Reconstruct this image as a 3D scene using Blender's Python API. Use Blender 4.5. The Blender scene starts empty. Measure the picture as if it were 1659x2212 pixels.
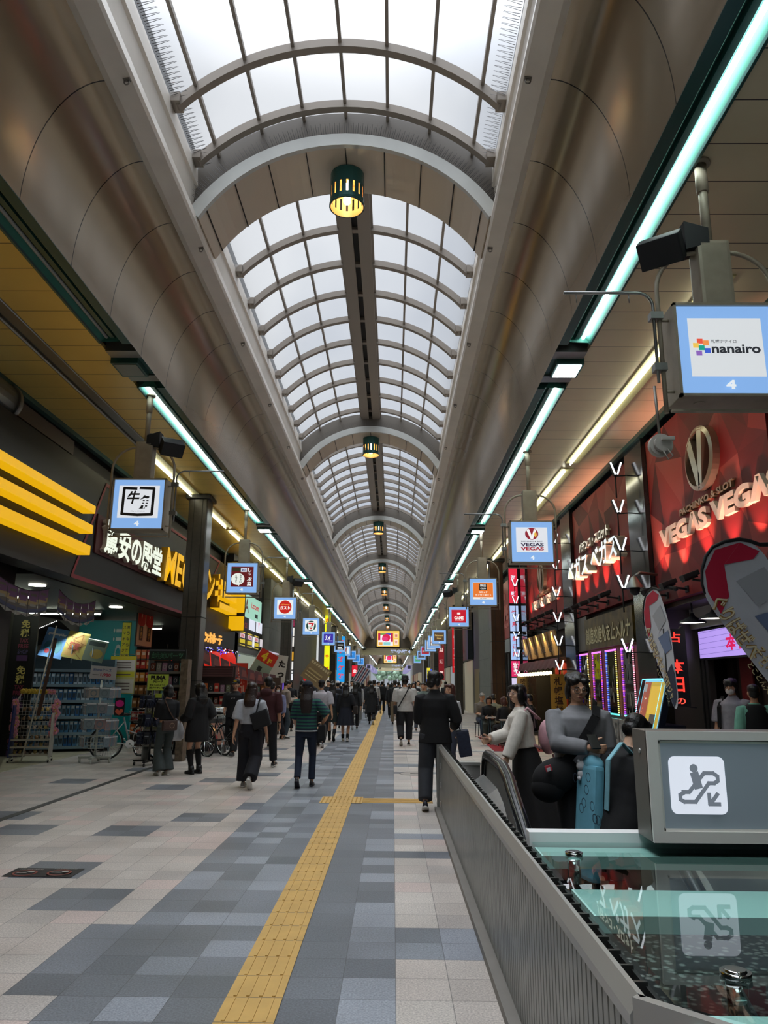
import bpy, bmesh, math, random
from math import sin, cos, pi, radians, sqrt, atan2
from mathutils import Vector, Matrix
import numpy as np
random.seed(7)
SC = bpy.context.scene
COL = SC.collection
# ---------------------------------------------------------------- camera
cd = bpy.data.cameras.new('camera'); cam = bpy.data.objects.new('camera', cd); COL.objects.link(cam)
cd.sensor_fit = 'VERTICAL'; cd.sensor_height = 36.0; cd.lens = 36.0*1600/2212
cd.clip_start = 0.05; cd.clip_end = 900
M3 = Matrix(((0.99989919, 0.01187004, 0.0077921), (-0.00490219, -0.22644382, 0.97401189), (0.01332603, -0.9739519, -0.2263628)))
cam.matrix_world = Matrix.Translation((0, 0, 1.57)) @ M3.transposed().to_4x4()
SC.camera = cam
# ---------------------------------------------------------------- view, world, light
SC.view_settings.view_transform = 'Standard'; SC.view_settings.look = 'None'
SC.view_settings.exposure = 0.0; SC.view_settings.gamma = 1.0; SC.view_settings.use_curve_mapping = False
try:
    SC.cycles.use_denoising = True; SC.cycles.denoiser = 'OPENIMAGEDENOISE'
    SC.cycles.max_bounces = 8; SC.cycles.diffuse_bounces = 4; SC.cycles.glossy_bounces = 4
    SC.cycles.transmission_bounces = 6; SC.cycles.transparent_max_bounces = 12
    SC.cycles.caustics_reflective = False; SC.cycles.caustics_refractive = False
    SC.cycles.sample_clamp_indirect = 6.0; SC.cycles.use_light_tree = True
    SC.cycles.use_adaptive_sampling = True; SC.cycles.adaptive_threshold = 0.03
except Exception: pass
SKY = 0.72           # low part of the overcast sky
ZENITH = 10.6         # unseen sky overhead, made extra bright to light the floor
TUBE = 24.0          # fluorescent tubes
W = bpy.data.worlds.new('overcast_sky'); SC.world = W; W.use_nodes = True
nt = W.node_tree; nt.nodes.clear()
def N(t, typ, **k):
    n = t.nodes.new(typ)
    for a, v in k.items(): setattr(n, a, v)
    return n
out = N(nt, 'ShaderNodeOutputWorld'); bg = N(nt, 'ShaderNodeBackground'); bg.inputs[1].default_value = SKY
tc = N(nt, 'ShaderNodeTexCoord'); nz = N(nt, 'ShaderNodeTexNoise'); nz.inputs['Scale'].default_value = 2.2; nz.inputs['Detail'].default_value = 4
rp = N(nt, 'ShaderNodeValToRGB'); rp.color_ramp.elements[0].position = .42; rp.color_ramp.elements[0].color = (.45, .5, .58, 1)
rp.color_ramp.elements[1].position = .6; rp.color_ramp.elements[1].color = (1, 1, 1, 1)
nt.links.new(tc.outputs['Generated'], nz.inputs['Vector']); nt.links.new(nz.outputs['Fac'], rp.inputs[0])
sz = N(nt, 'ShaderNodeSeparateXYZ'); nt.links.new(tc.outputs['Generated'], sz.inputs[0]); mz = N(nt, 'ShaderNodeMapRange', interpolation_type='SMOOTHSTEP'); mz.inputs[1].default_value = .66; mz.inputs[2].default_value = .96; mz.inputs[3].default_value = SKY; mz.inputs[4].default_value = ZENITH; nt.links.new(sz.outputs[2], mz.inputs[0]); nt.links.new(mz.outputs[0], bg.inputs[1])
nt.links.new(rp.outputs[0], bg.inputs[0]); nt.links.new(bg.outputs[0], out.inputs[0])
def area(name, loc, sx, sy, power, portal=False, rot=(0, 0, 0), color=(1, 1, 1)):
    l = bpy.data.lights.new(name, 'AREA'); l.shape = 'RECTANGLE'; l.size = sx; l.size_y = sy; l.energy = power; l.color = color
    if portal: l.cycles.is_portal = True
    o = bpy.data.objects.new(name, l); o.location = loc; o.rotation_euler = rot; COL.objects.link(o); return o
XC = -0.67
BAY = 11.4
area('skylight_portal', (XC, -11.2, 9.35), 3.9, 17.5, 1, portal=True)
for k in range(9):
    area('skylight_portal', (XC, -3 + BAY*k + BAY/2 + 0.4, 9.35), 3.9, 10.6, 1, portal=True)
# ---------------------------------------------------------------- helpers
def lin(c):
    def f(v): return v/12.92 if v <= .04045 else ((v+.055)/1.055)**2.4
    return tuple(f(v) for v in c)
def hx(h):
    h = h.lstrip('#'); return lin(tuple(int(h[i:i+2], 16)/255 for i in (0, 2, 4)))
MATS = {}
def bsdf(m): return m.node_tree.nodes.get('Principled BSDF')
def mat(name, col, rough=.6, metal=0., emit=0., var=0., scale=8., bump=0., spec=.5, trans=0., alpha=1., coat=0.):
    """col: '#rrggbb' albedo; var: brightness mottling of the stuff itself; emit: emission strength of col"""
    if name in MATS: return MATS[name]
    m = bpy.data.materials.new(name); m.use_nodes = True; t = m.node_tree; b = bsdf(m)
    c = hx(col) if isinstance(col, str) else col
    b.inputs['Base Color'].default_value = (*c, 1); b.inputs['Roughness'].default_value = rough; b.inputs['Metallic'].default_value = metal
    b.inputs['Specular IOR Level'].default_value = spec; b.inputs['Transmission Weight'].default_value = trans; b.inputs['Alpha'].default_value = alpha
    b.inputs['Coat Weight'].default_value = coat
    if emit > 0:
        b.inputs['Emission Color'].default_value = (*c, 1); b.inputs['Emission Strength'].default_value = emit
        b.inputs['Base Color'].default_value = (*[v*.3 for v in c], 1)
    if var > 0 or bump > 0:
        co = N(t, 'ShaderNodeTexCoord'); n = N(t, 'ShaderNodeTexNoise'); n.inputs['Scale'].default_value = scale; n.inputs['Detail'].default_value = 5
        t.links.new(co.outputs['Object'], n.inputs['Vector'])
        if var > 0:
            mr = N(t, 'ShaderNodeMapRange'); mr.inputs[1].default_value = .3; mr.inputs[2].default_value = .7
            mr.inputs[3].default_value = 1-var; mr.inputs[4].default_value = 1+var*.6
            mx = N(t, 'ShaderNodeVectorMath', operation='SCALE'); mx.inputs[0].default_value = c
            t.links.new(n.outputs['Fac'], mr.inputs[0]); t.links.new(mr.outputs[0], mx.inputs['Scale']); t.links.new(mx.outputs[0], b.inputs['Base Color'])
        if bump > 0:
            bp = N(t, 'ShaderNodeBump'); bp.inputs['Strength'].default_value = bump; bp.inputs['Distance'].default_value = .01
            t.links.new(n.outputs['Fac'], bp.inputs['Height']); t.links.new(bp.outputs[0], b.inputs['Normal'])
    MATS[name] = m; return m
def glow(name, col, strength=1.): return mat(name, col, .5, emit=strength)
def vmul(t, a, b):
    n = N(t, 'ShaderNodeMath', operation='MULTIPLY'); t.links.new(a, n.inputs[0])
    if isinstance(b, float): n.inputs[1].default_value = b
    else: t.links.new(b, n.inputs[1])
    return n.outputs[0]
def seam_lines(m, axis, period, offset, width, dark=.45):
    """thin dark joints between sheets, every `period` metres along one axis of the object"""
    t = m.node_tree; b = bsdf(m); co = N(t, 'ShaderNodeTexCoord'); sp = N(t, 'ShaderNodeSeparateXYZ'); t.links.new(co.outputs['Object'], sp.inputs[0])
    a = N(t, 'ShaderNodeMath', operation='ADD'); a.inputs[1].default_value = -offset; t.links.new(sp.outputs[axis], a.inputs[0])
    d = N(t, 'ShaderNodeMath', operation='DIVIDE'); d.inputs[1].default_value = period; t.links.new(a.outputs[0], d.inputs[0])
    f = N(t, 'ShaderNodeMath', operation='FRACT'); t.links.new(d.outputs[0], f.inputs[0])
    l = N(t, 'ShaderNodeMath', operation='LESS_THAN'); l.inputs[1].default_value = width/period; t.links.new(f.outputs[0], l.inputs[0])
    mx = N(t, 'ShaderNodeMix', data_type='RGBA'); src = b.inputs['Base Color']
    if src.is_linked: t.links.new(src.links[0].from_socket, mx.inputs[6])
    else: mx.inputs[6].default_value = src.default_value
    c = b.inputs['Base Color'].default_value if not src.is_linked else (.1, .1, .1, 1)
    mx.inputs[7].default_value = (c[0]*dark, c[1]*dark, c[2]*dark, 1)
    t.links.new(l.outputs[0], mx.inputs[0]); t.links.new(mx.outputs[2], src); return m
class MB:
    """collects shapes into one mesh"""
    def __init__(s): s.v = []; s.f = []; s.mi = []; s.sm = []
    def add(s, vs, fs, mi=0, smooth=False):
        o = len(s.v); s.v += [tuple(p) for p in vs]
        for f in fs: s.f.append([o+i for i in f]); s.mi.append(mi); s.sm.append(smooth)
        return s
    def box(s, x0, x1, y0, y1, z0, z1, mi=0):
        v = [(x0, y0, z0), (x1, y0, z0), (x1, y1, z0), (x0, y1, z0), (x0, y0, z1), (x1, y0, z1), (x1, y1, z1), (x0, y1, z1)]
        return s.add(v, [(3, 2, 1, 0), (4, 5, 6, 7), (0, 1, 5, 4), (1, 2, 6, 5), (2, 3, 7, 6), (3, 0, 4, 7)], mi)
    def bbox(s, c, d, rot=None, mi=0, bev=0.):
        """box centred on c with size d, optional rotation matrix and bevelled edges"""
        bm = bmesh.new(); bmesh.ops.create_cube(bm, size=1)
        for v in bm.verts: v.co = Vector((v.co.x*d[0], v.co.y*d[1], v.co.z*d[2]))
        if bev > 0: bmesh.ops.bevel(bm, geom=list(bm.edges), offset=bev, segments=2, affect='EDGES', profile=.7)
        R = rot if rot is not None else Matrix.Identity(3)
        bm.verts.index_update()
        s.add([R @ v.co + Vector(c) for v in bm.verts], [[v.index for v in f.verts] for f in bm.faces], mi); bm.free(); return s
    def tube(s, pts, r, n=8, mi=0, cap=True, smooth=True, closed=False):
        """r: number or list of radii"""
        P = [Vector(p) for p in pts]; m = len(P); rr = r if isinstance(r, (list, tuple)) else [r]*m
        rings = []; prev = None
        for i in range(m):
            if closed: t = (P[(i+1) % m]-P[i-1])
            else: t = (P[min(i+1, m-1)]-P[max(i-1, 0)])
            t = t.normalized() if t.length > 1e-9 else Vector((0, 0, 1))
            if prev is None:
                a = Vector((0, 0, 1)) if abs(t.z) < .9 else Vector((1, 0, 0)); u = t.cross(a).normalized()
            else: u = (prev - t*prev.dot(t)); u = u.normalized() if u.length > 1e-6 else t.orthogonal().normalized()
            prev = u; w = t.cross(u)
            rings.append([P[i] + u*rr[i]*cos(2*pi*k/n) + w*rr[i]*sin(2*pi*k/n) for k in range(n)])
        vs = [q for g in rings for q in g]; fs = []
        for i in range(m if closed else m-1):
            j = (i+1) % m
            for k in range(n): fs.append((i*n+k, i*n+(k+1) % n, j*n+(k+1) % n, j*n+k))
        s.add(vs, fs, mi, smooth)
        if cap and not closed: s.add([], []); o = len(s.v)-m*n; s.f += [[o+k for k in range(n)][::-1], [o+(m-1)*n+k for k in range(n)]]; s.mi += [mi, mi]; s.sm += [False, False]
        return s
    def cyl(s, a, b, r, n=16, mi=0, r2=None): return s.tube([a, b], [r, r if r2 is None else r2], n, mi)
    def prism(s, poly, axis, a0, a1, mi=0, cap=True):
        """2D polygon pushed along an axis: 'x' -> poly is (y,z); 'y' -> (x,z); 'z' -> (x,y)"""
        def P(p, a): return {'x': (a, p[0], p[1]), 'y': (p[0], a, p[1]), 'z': (p[0], p[1], a)}[axis]
        n = len(poly); vs = [P(p, a0) for p in poly]+[P(p, a1) for p in poly]
        fs = [(i, (i+1) % n, n+(i+1) % n, n+i) for i in range(n)]
        if cap: fs += [tuple(range(n))[::-1], tuple(range(n, 2*n))]
        return s.add(vs, fs, mi)
    def strip(s, line, axis, a0, a1, mi=0, smooth=True, segs=1):
        """open profile pushed along an axis (a sheet)"""
        def P(p, a): return {'x': (a, p[0], p[1]), 'y': (p[0], a, p[1]), 'z': (p[0], p[1], a)}[axis]
        n = len(line); A = [a0+(a1-a0)*i/segs for i in range(segs+1)]
        return s.add([P(p, a) for a in A for p in line], [(j*n+i, j*n+i+1, (j+1)*n+i+1, (j+1)*n+i) for j in range(segs) for i in range(n-1)], mi, smooth)
    def quad(s, a, b, c, d, mi=0): return s.add([a, b, c, d], [(0, 1, 2, 3)], mi)
    def ball(s, c, r, n=12, m=8, mi=0, rot=None):
        r = r if isinstance(r, (tuple, list)) else (r, r, r); vs = []; fs = []; R = rot if rot is not None else Matrix.Identity(3)
        for i in range(m+1):
            th = pi*i/m
            for k in range(n):
                ph = 2*pi*k/n; vs.append(R @ Vector((r[0]*sin(th)*cos(ph), r[1]*sin(th)*sin(ph), r[2]*cos(th))) + Vector(c))
        for i in range(m):
            for k in range(n): fs.append((i*n+k, (i+1)*n+k, (i+1)*n+(k+1) % n, i*n+(k+1) % n))
        return s.add(vs, fs, mi, True)
    def lathe(s, prof, c=(0, 0, 0), n=20, mi=0):
        vs = [(c[0]+r*cos(2*pi*k/n), c[1]+r*sin(2*pi*k/n), c[2]+z) for r, z in prof for k in range(n)]; m = len(prof)
        return s.add(vs, [(i*n+k, i*n+(k+1) % n, (i+1)*n+(k+1) % n, (i+1)*n+k) for i in range(m-1) for k in range(n)], mi, True)
    def xf(s, M):
        s.v = [tuple(M @ Vector(p)) for p in s.v]; return s
    def mesh(s, name, mats):
        me = bpy.data.meshes.new(name); me.from_pydata(s.v, [], s.f)
        for m in (mats if isinstance(mats, (list, tuple)) else [mats]): me.materials.append(m)
        me.polygons.foreach_set('material_index', s.mi); me.polygons.foreach_set('use_smooth', s.sm); me.update(); return me
    def build(s, name, mats, parent=None):
        o = bpy.data.objects.new(name, s.mesh(name, mats)); COL.objects.link(o)
        if parent: o.parent = parent
        return o
def link(name, me, parent=None, m=None):
    o = bpy.data.objects.new(name, me); COL.objects.link(o)
    if parent: o.parent = parent
    if m is not None: me.materials.clear(); me.materials.append(m)
    return o
def tag(o, label=None, cat=None, group=None, kind=None):
    if label: o['label'] = label
    if cat: o['category'] = cat
    if group: o['group'] = group
    if kind: o['kind'] = kind
    return o
def thing(name, label, cat, loc=(0, 0, 0), rz=0., group=None):
    o = bpy.data.objects.new(name, None); COL.objects.link(o); o.location = loc; o.rotation_euler = (0, 0, rz); o.empty_display_size = .1
    return tag(o, label, cat, group)
def struct(o, label=None): return tag(o, label, None, None, 'structure')
def copy_tree(o, parent=None):
    c = o.copy(); COL.objects.link(c)
    if parent: c.parent = parent
    for ch in list(o.children): copy_tree(ch, c)
    return c
ORD = ['nearest', 'second', 'third', 'fourth', 'fifth', 'sixth', 'seventh', 'eighth', 'ninth', 'tenth', 'eleventh', 'twelfth']
TXT = {}
def text_data(s, bold=0., ext=0., shear=0.):
    key = (s, bold, ext, shear)
    if key not in TXT:
        c = bpy.data.curves.new('lettering', 'FONT'); c.body = s; c.size = 1; c.extrude = ext; c.offset = bold; c.shear = shear; c.resolution_u = 3
        c.align_x = 'LEFT'; c.space_line = 1.05
        o = bpy.data.objects.new('lettering', c); COL.objects.link(o)
        dg = bpy.context.evaluated_depsgraph_get(); me = bpy.data.meshes.new_from_object(o.evaluated_get(dg))
        vs = [v.co.copy() for v in me.vertices]; fs = [list(p.vertices) for p in me.polygons]
        bpy.data.objects.remove(o); bpy.data.curves.remove(c); bpy.data.meshes.remove(me)
        TXT[key] = (vs, fs)
    return TXT[key]
def text(mb, s, org, ux, uz, w, h, mi=0, bold=.02, ext=0., shear=0., lift=0., keep=False):
    """letters in the rectangle that starts at org (lower left) and runs w along ux, h along uz; ext is depth in metres towards the reader"""
    vs, fs = text_data(s, bold, .5 if ext > 0 else 0., shear)
    if not vs: return mb
    x0 = min(v.x for v in vs); x1 = max(v.x for v in vs); y0 = min(v.y for v in vs); y1 = max(v.y for v in vs)
    ux = Vector(ux).normalized(); uz = Vector(uz).normalized(); n = ux.cross(uz)
    sx = w/max(x1-x0, 1e-6); sy = h/max(y1-y0, 1e-6); ox = oy = 0.
    if keep:
        k = min(sx, sy); ox = (w-(x1-x0)*k)/2; oy = (h-(y1-y0)*k)/2; sx = sy = k
    O = Vector(org)
    mb.add([O + ux*((v.x-x0)*sx+ox) + uz*((v.y-y0)*sy+oy) + n*(lift + (v.z+.5)*ext if ext > 0 else lift) for v in vs], fs, mi); return mb
def vtext(mb, s, org, ux, uz, w, h, mi=0, bold=.02, lift=0., ext=0.):
    """characters stacked from the top down inside a w x h rectangle"""
    n = len(s); ch = h/n; uzv = Vector(uz).normalized()
    for i, c in enumerate(s):
        if c != ' ': text(mb, c, Vector(org)+uzv*(h-(i+1)*ch+ch*.06), ux, uz, w, ch*.88, mi, bold, ext, 0., lift, keep=True)
    return mb
def rect(mb, org, ux, uz, w, h, mi=0, lift=0.):
    O = Vector(org); ux = Vector(ux).normalized(); uz = Vector(uz).normalized(); n = ux.cross(uz); O = O+n*lift
    return mb.quad(O, O+ux*w, O+ux*w+uz*h, O+uz*h, mi)
def disc(mb, c, ux, uz, rx, rz, mi=0, lift=0., n=28, a0=0, a1=2*pi):
    c = Vector(c); ux = Vector(ux).normalized(); uz = Vector(uz).normalized(); nn = ux.cross(uz)
    vs = [c+nn*lift+ux*rx*cos(a0+(a1-a0)*k/n)+uz*rz*sin(a0+(a1-a0)*k/n) for k in range(n)]
    return mb.add(vs, [tuple(range(n))], mi)
def ring(mb, c, ux, uz, rx, rz, t, mi=0, lift=0., n=32):
    c = Vector(c); ux = Vector(ux).normalized(); uz = Vector(uz).normalized(); nn = ux.cross(uz); vs = []
    for q in (1, 0):
        for k in range(n):
            a = 2*pi*k/n; vs.append(c+nn*lift+ux*(rx-t*(1-q))*cos(a)+uz*(rz-t*(1-q))*sin(a))
    return mb.add(vs, [(k, (k+1) % n, n+(k+1) % n, n+k) for k in range(n)], mi)
# ================================================================ STRUCTURE
Y0, Y1 = -20.0, 97.0
A0 = 8.4                                  # front of the first arch
# ---- floor: 29 cm granite tiles, each with its own stone colour
T = .2887; FX, FY = .02, 4.82 - 17*.2887
LIGHT = [hx(c) for c in ('#bcb4ac', '#b4aca4', '#c0b8b0', '#b8aea6', '#c2b1aa', '#b0a9a3', '#bdb5ad')]
DARK = [hx(c) for c in ('#6a6e74', '#70747b', '#63676d', '#7d8289', '#8c9199', '#6c7076', '#74787f')]
PATCH = [(-1, 0), (-2, 1.5), (-3, 3), (-3, 6), (-2, 7.5), (-1, 9), (-5, 6), (-6, 7.5), (-4, 12), (-3, 13.5), (-2, 15), (-1, 17), (-7, 13), (-6, 16)]
def tile_colour(i, j, rnd):
    x = i; dark = -6 <= i < -1 or i == -1
    if -5.3 <= i*1.0 <= -1: dark = True
    if not dark:
        jj = (j-17) % 36
        if i < -5:
            p = (-6 - i)//2; 
            for a, b in PATCH:
                if p == -a-1 and int(b*2)//1 in (jj, jj-1) : return rnd.choice(DARK[:3]+DARK[5:])
        elif 0 <= i < 12:
            if jj in (0, 1) and i < 4: return rnd.choice(DARK[3:6])
            if jj in (12, 24): return rnd.choice([DARK[3], DARK[4]])
            if (jj + i//4*7) % 23 in (9,): return rnd.choice(DARK[:3])
        c = rnd.choice(LIGHT); k = rnd.uniform(.93, 1.05)
        if jj == 13 and i >= 0: c = hx('#c2bfba')
        return tuple(v*k for v in c)
    c = rnd.choice(DARK if rnd.random() < .75 else DARK[3:5]); k = rnd.uniform(.92, 1.06)
    if i in (-2, -3): c = DARK[rnd.choice((0, 2, 5, 5))]
    return tuple(v*k for v in c)
def floor_mesh():
    rnd = random.Random(3); vs = []; fs = []; cols = []
    for j in range(-8, 330):
        y0 = FY+j*T
        for i in range(-24, 17):
            x0 = FX+i*T
            if 2 <= i < 8 and y0 < 6.6: continue          # escalator opening
            o = len(vs); vs += [(x0, y0, 0), (x0+T, y0, 0), (x0+T, y0+T, 0), (x0, y0+T, 0)]; fs.append((o, o+1, o+2, o+3))
            cols.append(tile_colour(i, j, rnd))
    me = bpy.data.meshes.new('floor'); me.from_pydata(vs, [], fs)
    at = me.color_attributes.new('stone', 'FLOAT_COLOR', 'CORNER')
    at.data.foreach_set('color', np.repeat(np.array([(*c, 1) for c in cols], 'f'), 4, axis=0).ravel())
    return me
fm = mat('granite_tiles', '#a09890', .42); t = fm.node_tree; b = bsdf(fm)
at = N(t, 'ShaderNodeVertexColor', layer_name='stone'); co = N(t, 'ShaderNodeTexCoord'); sp = N(t, 'ShaderNodeSeparateXYZ'); t.links.new(co.outputs['Object'], sp.inputs[0])
ls = []
for ax, off in ((0, FX), (1, FY)):
    a = N(t, 'ShaderNodeMath', operation='ADD'); a.inputs[1].default_value = -off+T*200; t.links.new(sp.outputs[ax], a.inputs[0])
    d = N(t, 'ShaderNodeMath', operation='DIVIDE'); d.inputs[1].default_value = T; t.links.new(a.outputs[0], d.inputs[0])
    f = N(t, 'ShaderNodeMath', operation='FRACT'); t.links.new(d.outputs[0], f.inputs[0])
    l = N(t, 'ShaderNodeMath', operation='LESS_THAN'); l.inputs[1].default_value = .014; t.links.new(f.outputs[0], l.inputs[0]); ls.append(l.outputs[0])
mxm = N(t, 'ShaderNodeMath', operation='MAXIMUM'); t.links.new(ls[0], mxm.inputs[0]); t.links.new(ls[1], mxm.inputs[1])
n1 = N(t, 'ShaderNodeTexNoise'); n1.inputs['Scale'].default_value = 95; n1.inputs['Detail'].default_value = 3; t.links.new(co.outputs['Object'], n1.inputs['Vector'])
n2 = N(t, 'ShaderNodeTexNoise'); n2.inputs['Scale'].default_value = 1.6; n2.inputs['Detail'].default_value = 6; t.links.new(co.outputs['Object'], n2.inputs['Vector'])
r1 = N(t, 'ShaderNodeMapRange'); r1.inputs[1].default_value = .3; r1.inputs[2].default_value = .7; r1.inputs[3].default_value = .68; r1.inputs[4].default_value = 1.32; t.links.new(n1.outputs['Fac'], r1.inputs[0])
r2 = N(t, 'ShaderNodeMapRange'); r2.inputs[1].default_value = .3; r2.inputs[2].default_value = .7; r2.inputs[3].default_value = .86; r2.inputs[4].default_value = 1.1; t.links.new(n2.outputs['Fac'], r2.inputs[0])
sc1 = N(t, 'ShaderNodeVectorMath', operation='SCALE'); t.links.new(at.outputs['Color'], sc1.inputs[0]); t.links.new(vmul(t, r1.outputs[0], r2.outputs[0]), sc1.inputs['Scale'])
mx = N(t, 'ShaderNodeMix', data_type='RGBA'); t.links.new(sc1.outputs[0], mx.inputs[6]); mx.inputs[7].default_value = (.05, .05, .05, 1); t.links.new(vmul(t, mxm.outputs[0], .75), mx.inputs[0]); t.links.new(mx.outputs[2], b.inputs['Base Color'])
rr = N(t, 'ShaderNodeMapRange'); rr.inputs[3].default_value = .3; rr.inputs[4].default_value = .55; t.links.new(n2.outputs['Fac'], rr.inputs[0]); t.links.new(rr.outputs[0], b.inputs['Roughness'])
fl = link('floor', floor_mesh(), None, fm); struct(fl)
M_road = mat('far_paving', '#8f8a84', .6, var=.15, scale=1.)
mb = MB(); mb.box(-6.92, .6, -22, -2.25, -.02, -.004); mb.box(2.36, 4.9, -22, -2.25, -.02, -.004); mb.quad((-14, 99.2, -.01), (14, 99.2, -.01), (14, 420, -.01), (-14, 420, -.01)); mb.quad((-14, -22, -.012), (-6.9, -22, -.012), (-6.9, 99.2, -.012), (-14, 99.2, -.012)); mb.quad((4.9, -22, -.012), (14, -22, -.012), (14, 99.2, -.012), (4.9, 99.2, -.012))
struct(mb.build('floor_outer', M_road))
# ---- tactile paving
M_tac = mat('tactile_yellow', '#c9a25a', .55, var=.12, scale=5); seam_lines(M_tac, 1, T, FY, .006, .5)
mb = MB(); xa = FX-3*T; mb.box(xa, xa+T, -2, 95, .0, .004)
for j in range(-6, 200):
    y0 = FY+j*T
    for q in range(4): mb.box(xa+.035+q*.066, xa+.052+q*.066, y0+.012, y0+T-.012, .004, .009)
mb.box(xa-T*.5, xa+T*1.5, 10.6, 11.2, 0, .0045)
for a in range(10):
    for c in range(10): mb.cyl((xa-T*.5+.03+a*.0577, 10.63+c*.0577, .004), (xa-T*.5+.03+a*.0577, 10.63+c*.0577, .009), .011, 6)
mb.box(xa+T*1.5, .55, 10.68, 11.07, 0, .0045)
for q in range(4): mb.box(xa+T*1.5, .55, 10.73+q*.09, 10.755+q*.09, .004, .009)
mb.box(1.35, 2.05, 8.1, 8.75, 0, .0045)
for a in range(12):
    for c in range(11): mb.cyl((1.38+a*.058, 8.13+c*.058, .004), (1.38+a*.058, 8.13+c*.058, .009), .011, 6)
tag(mb.build('tactile_paving', M_tac), 'yellow ribbed tactile paving strip running down the street with a side branch', 'paving', kind='structure')
M_tac2 = mat('tactile_brown', '#9c7257', .6, var=.1, scale=6)
mb = MB(); mb.box(1.35, 2.05, 7.1, 7.75, 0, .0045)
for a in range(12):
    for c in range(11): mb.cyl((1.38+a*.058, 7.13+c*.058, .004), (1.38+a*.058, 7.13+c*.058, .009), .011, 6)
tag(mb.build('dotted_paving', M_tac2), 'brown dotted paving slab in front of the escalator', 'paving', kind='structure')
M_dk = mat('drain_steel', '#4a4b4a', .5, .6)
mb = MB(); mb.box(-4.6, -4.5, -2, 95, 0, .004); tag(mb.build('floor_drain', M_dk), 'narrow dark drain channel along the left shops', 'drain', kind='structure')
# ---- roof: coves, beams, soffits
M_cove = mat('cove_enamel', '#a99b85', .21, .55, var=.06, scale=1.2, spec=.6, bump=.12); seam_lines(M_cove, 1, BAY/10, .33, .014, .3)
M_beam = mat('beam_cream', '#ebe4d8', .35, .05, var=.08, scale=2.)
M_sof = mat('soffit_boards', '#dcd2b4', .3, .0, var=.06, scale=1.5); seam_lines(M_sof, 1, .479, .1, .012, .35)
M_rib = mat('rib_grey', '#978e84', .5, .2)
def cove(sx):
    pts = []
    for k in range(17):
        a = pi/2*k/16; u = 2.14+.70*cos(a); pts.append((XC+sx*(u if sx > 0 else u), 5.96+1.31*sin(a)))
    return pts
for sx, nm in ((-1, 'left'), (1, 'right')):
    mb = MB(); pr = cove(sx); mb.strip(pr, 'y', Y0, 91.5, segs=24)
    struct(mb.build('ceiling_cove_'+nm, M_cove))
    mb = MB()
    pl = [(2.17, 7.55), (2.17, 7.27), (2.09, 7.24), (1.9, 7.27), (1.88, 7.31), (1.9, 7.45), (1.99, 7.5), (1.96, 7.9), (1.93, 7.93), (1.95, 8.2), (2.05, 8.2), (2.2, 7.9)]
    mb.prism([(XC+sx*u, z) for u, z in (pl if sx > 0 else pl[::-1])], 'y', Y0, Y1)
    struct(mb.build('ceiling_beam_'+nm, M_beam))
    k = 0
mb = MB(); mb.box(2.62, 4.42, Y0, Y1, 6.0, 6.06); struct(mb.build('ceiling_soffit_right', M_sof))
M_sof_glow = mat('soffit_boards_sign_glow', '#d2b868', .33, .1, var=.08, scale=1.2); seam_lines(M_sof_glow, 1, .479, .1, .012, .35)  # yellow glow of the fascia sign is put into the board colour
mb = MB(); mb.box(-5.85, -3.96, Y0, Y1, 6.0, 6.06); struct(mb.build('ceiling_soffit_left', M_sof_glow))
M_teal = mat('teal_paint', '#2a5553', .35, .2); M_tealp = mat('teal_reflector', (.05, .2, .16), .45, spec=.15); M_alu = mat('dull_aluminium', '#8a8d8c', .35, .8)
# soffit outer lip
mb = MB(); mb.box(4.36, 4.46, Y0, Y1, 5.92, 6.07); mb.box(-5.9, -5.8, Y0, Y1, 5.92, 6.07); struct(mb.build('trim_soffit', M_teal))
# roof deck above everything so that only the glazing lets daylight in
M_deck = mat('roof_deck', '#3c3c3c', .9)
mb = MB()
for sx in (-1, 1):
    a, c = (XC+sx*2.0, XC+sx*9)
    mb.box(min(a, c), max(a, c), Y0-1, Y1, 8.3, 8.5)
mb.box(-10, 9, Y0-1.1, Y0-1, 0, 8.5); mb.box(-10, -9.9, Y0-1, Y1, 6.0, 8.5); mb.box(7, 7.1, Y0-1, Y1, 6.0, 8.5)
struct(mb.build('ceiling_deck', M_deck))
# ---- arches and vaulted glazing
RA_I, RA_O, ZA = 2.16, 2.33, 6.33
RG, ZG = 2.62, 6.44
def arcpts(r, zc, half, n):
    a = math.asin(half/r); return [(XC+r*sin(-a+2*a*i/n), zc+r*cos(-a+2*a*i/n)) for i in range(n+1)]
M_arch = mat('arch_white', '#cfd2ce', .4, .1, var=.06, scale=3); M_archin = mat('arch_panels', '#d6cab8', .38, .1); M_glz = bpy.data.materials.new('frosted_glazing')
M_glz.use_nodes = True; t = M_glz.node_tree; t.nodes.clear(); o = N(t, 'ShaderNodeOutputMaterial'); ms = N(t, 'ShaderNodeMixShader'); ms.inputs[0].default_value = .12
tr = N(t, 'ShaderNodeBsdfTransparent'); tr.inputs[0].default_value = (.78, .8, .83, 1); tl = N(t, 'ShaderNodeBsdfTranslucent'); tl.inputs[0].default_value = (.85, .87, .9, 1)
t.links.new(tr.outputs[0], ms.inputs[1]); t.links.new(tl.outputs[0], ms.inputs[2]); t.links.new(ms.outputs[0], o.inputs[0])
M_slot = mat('gutter_dark', '#15130f', .6); M_spike = mat('spike_steel', '#5c5c5c', .4, .6)
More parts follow.
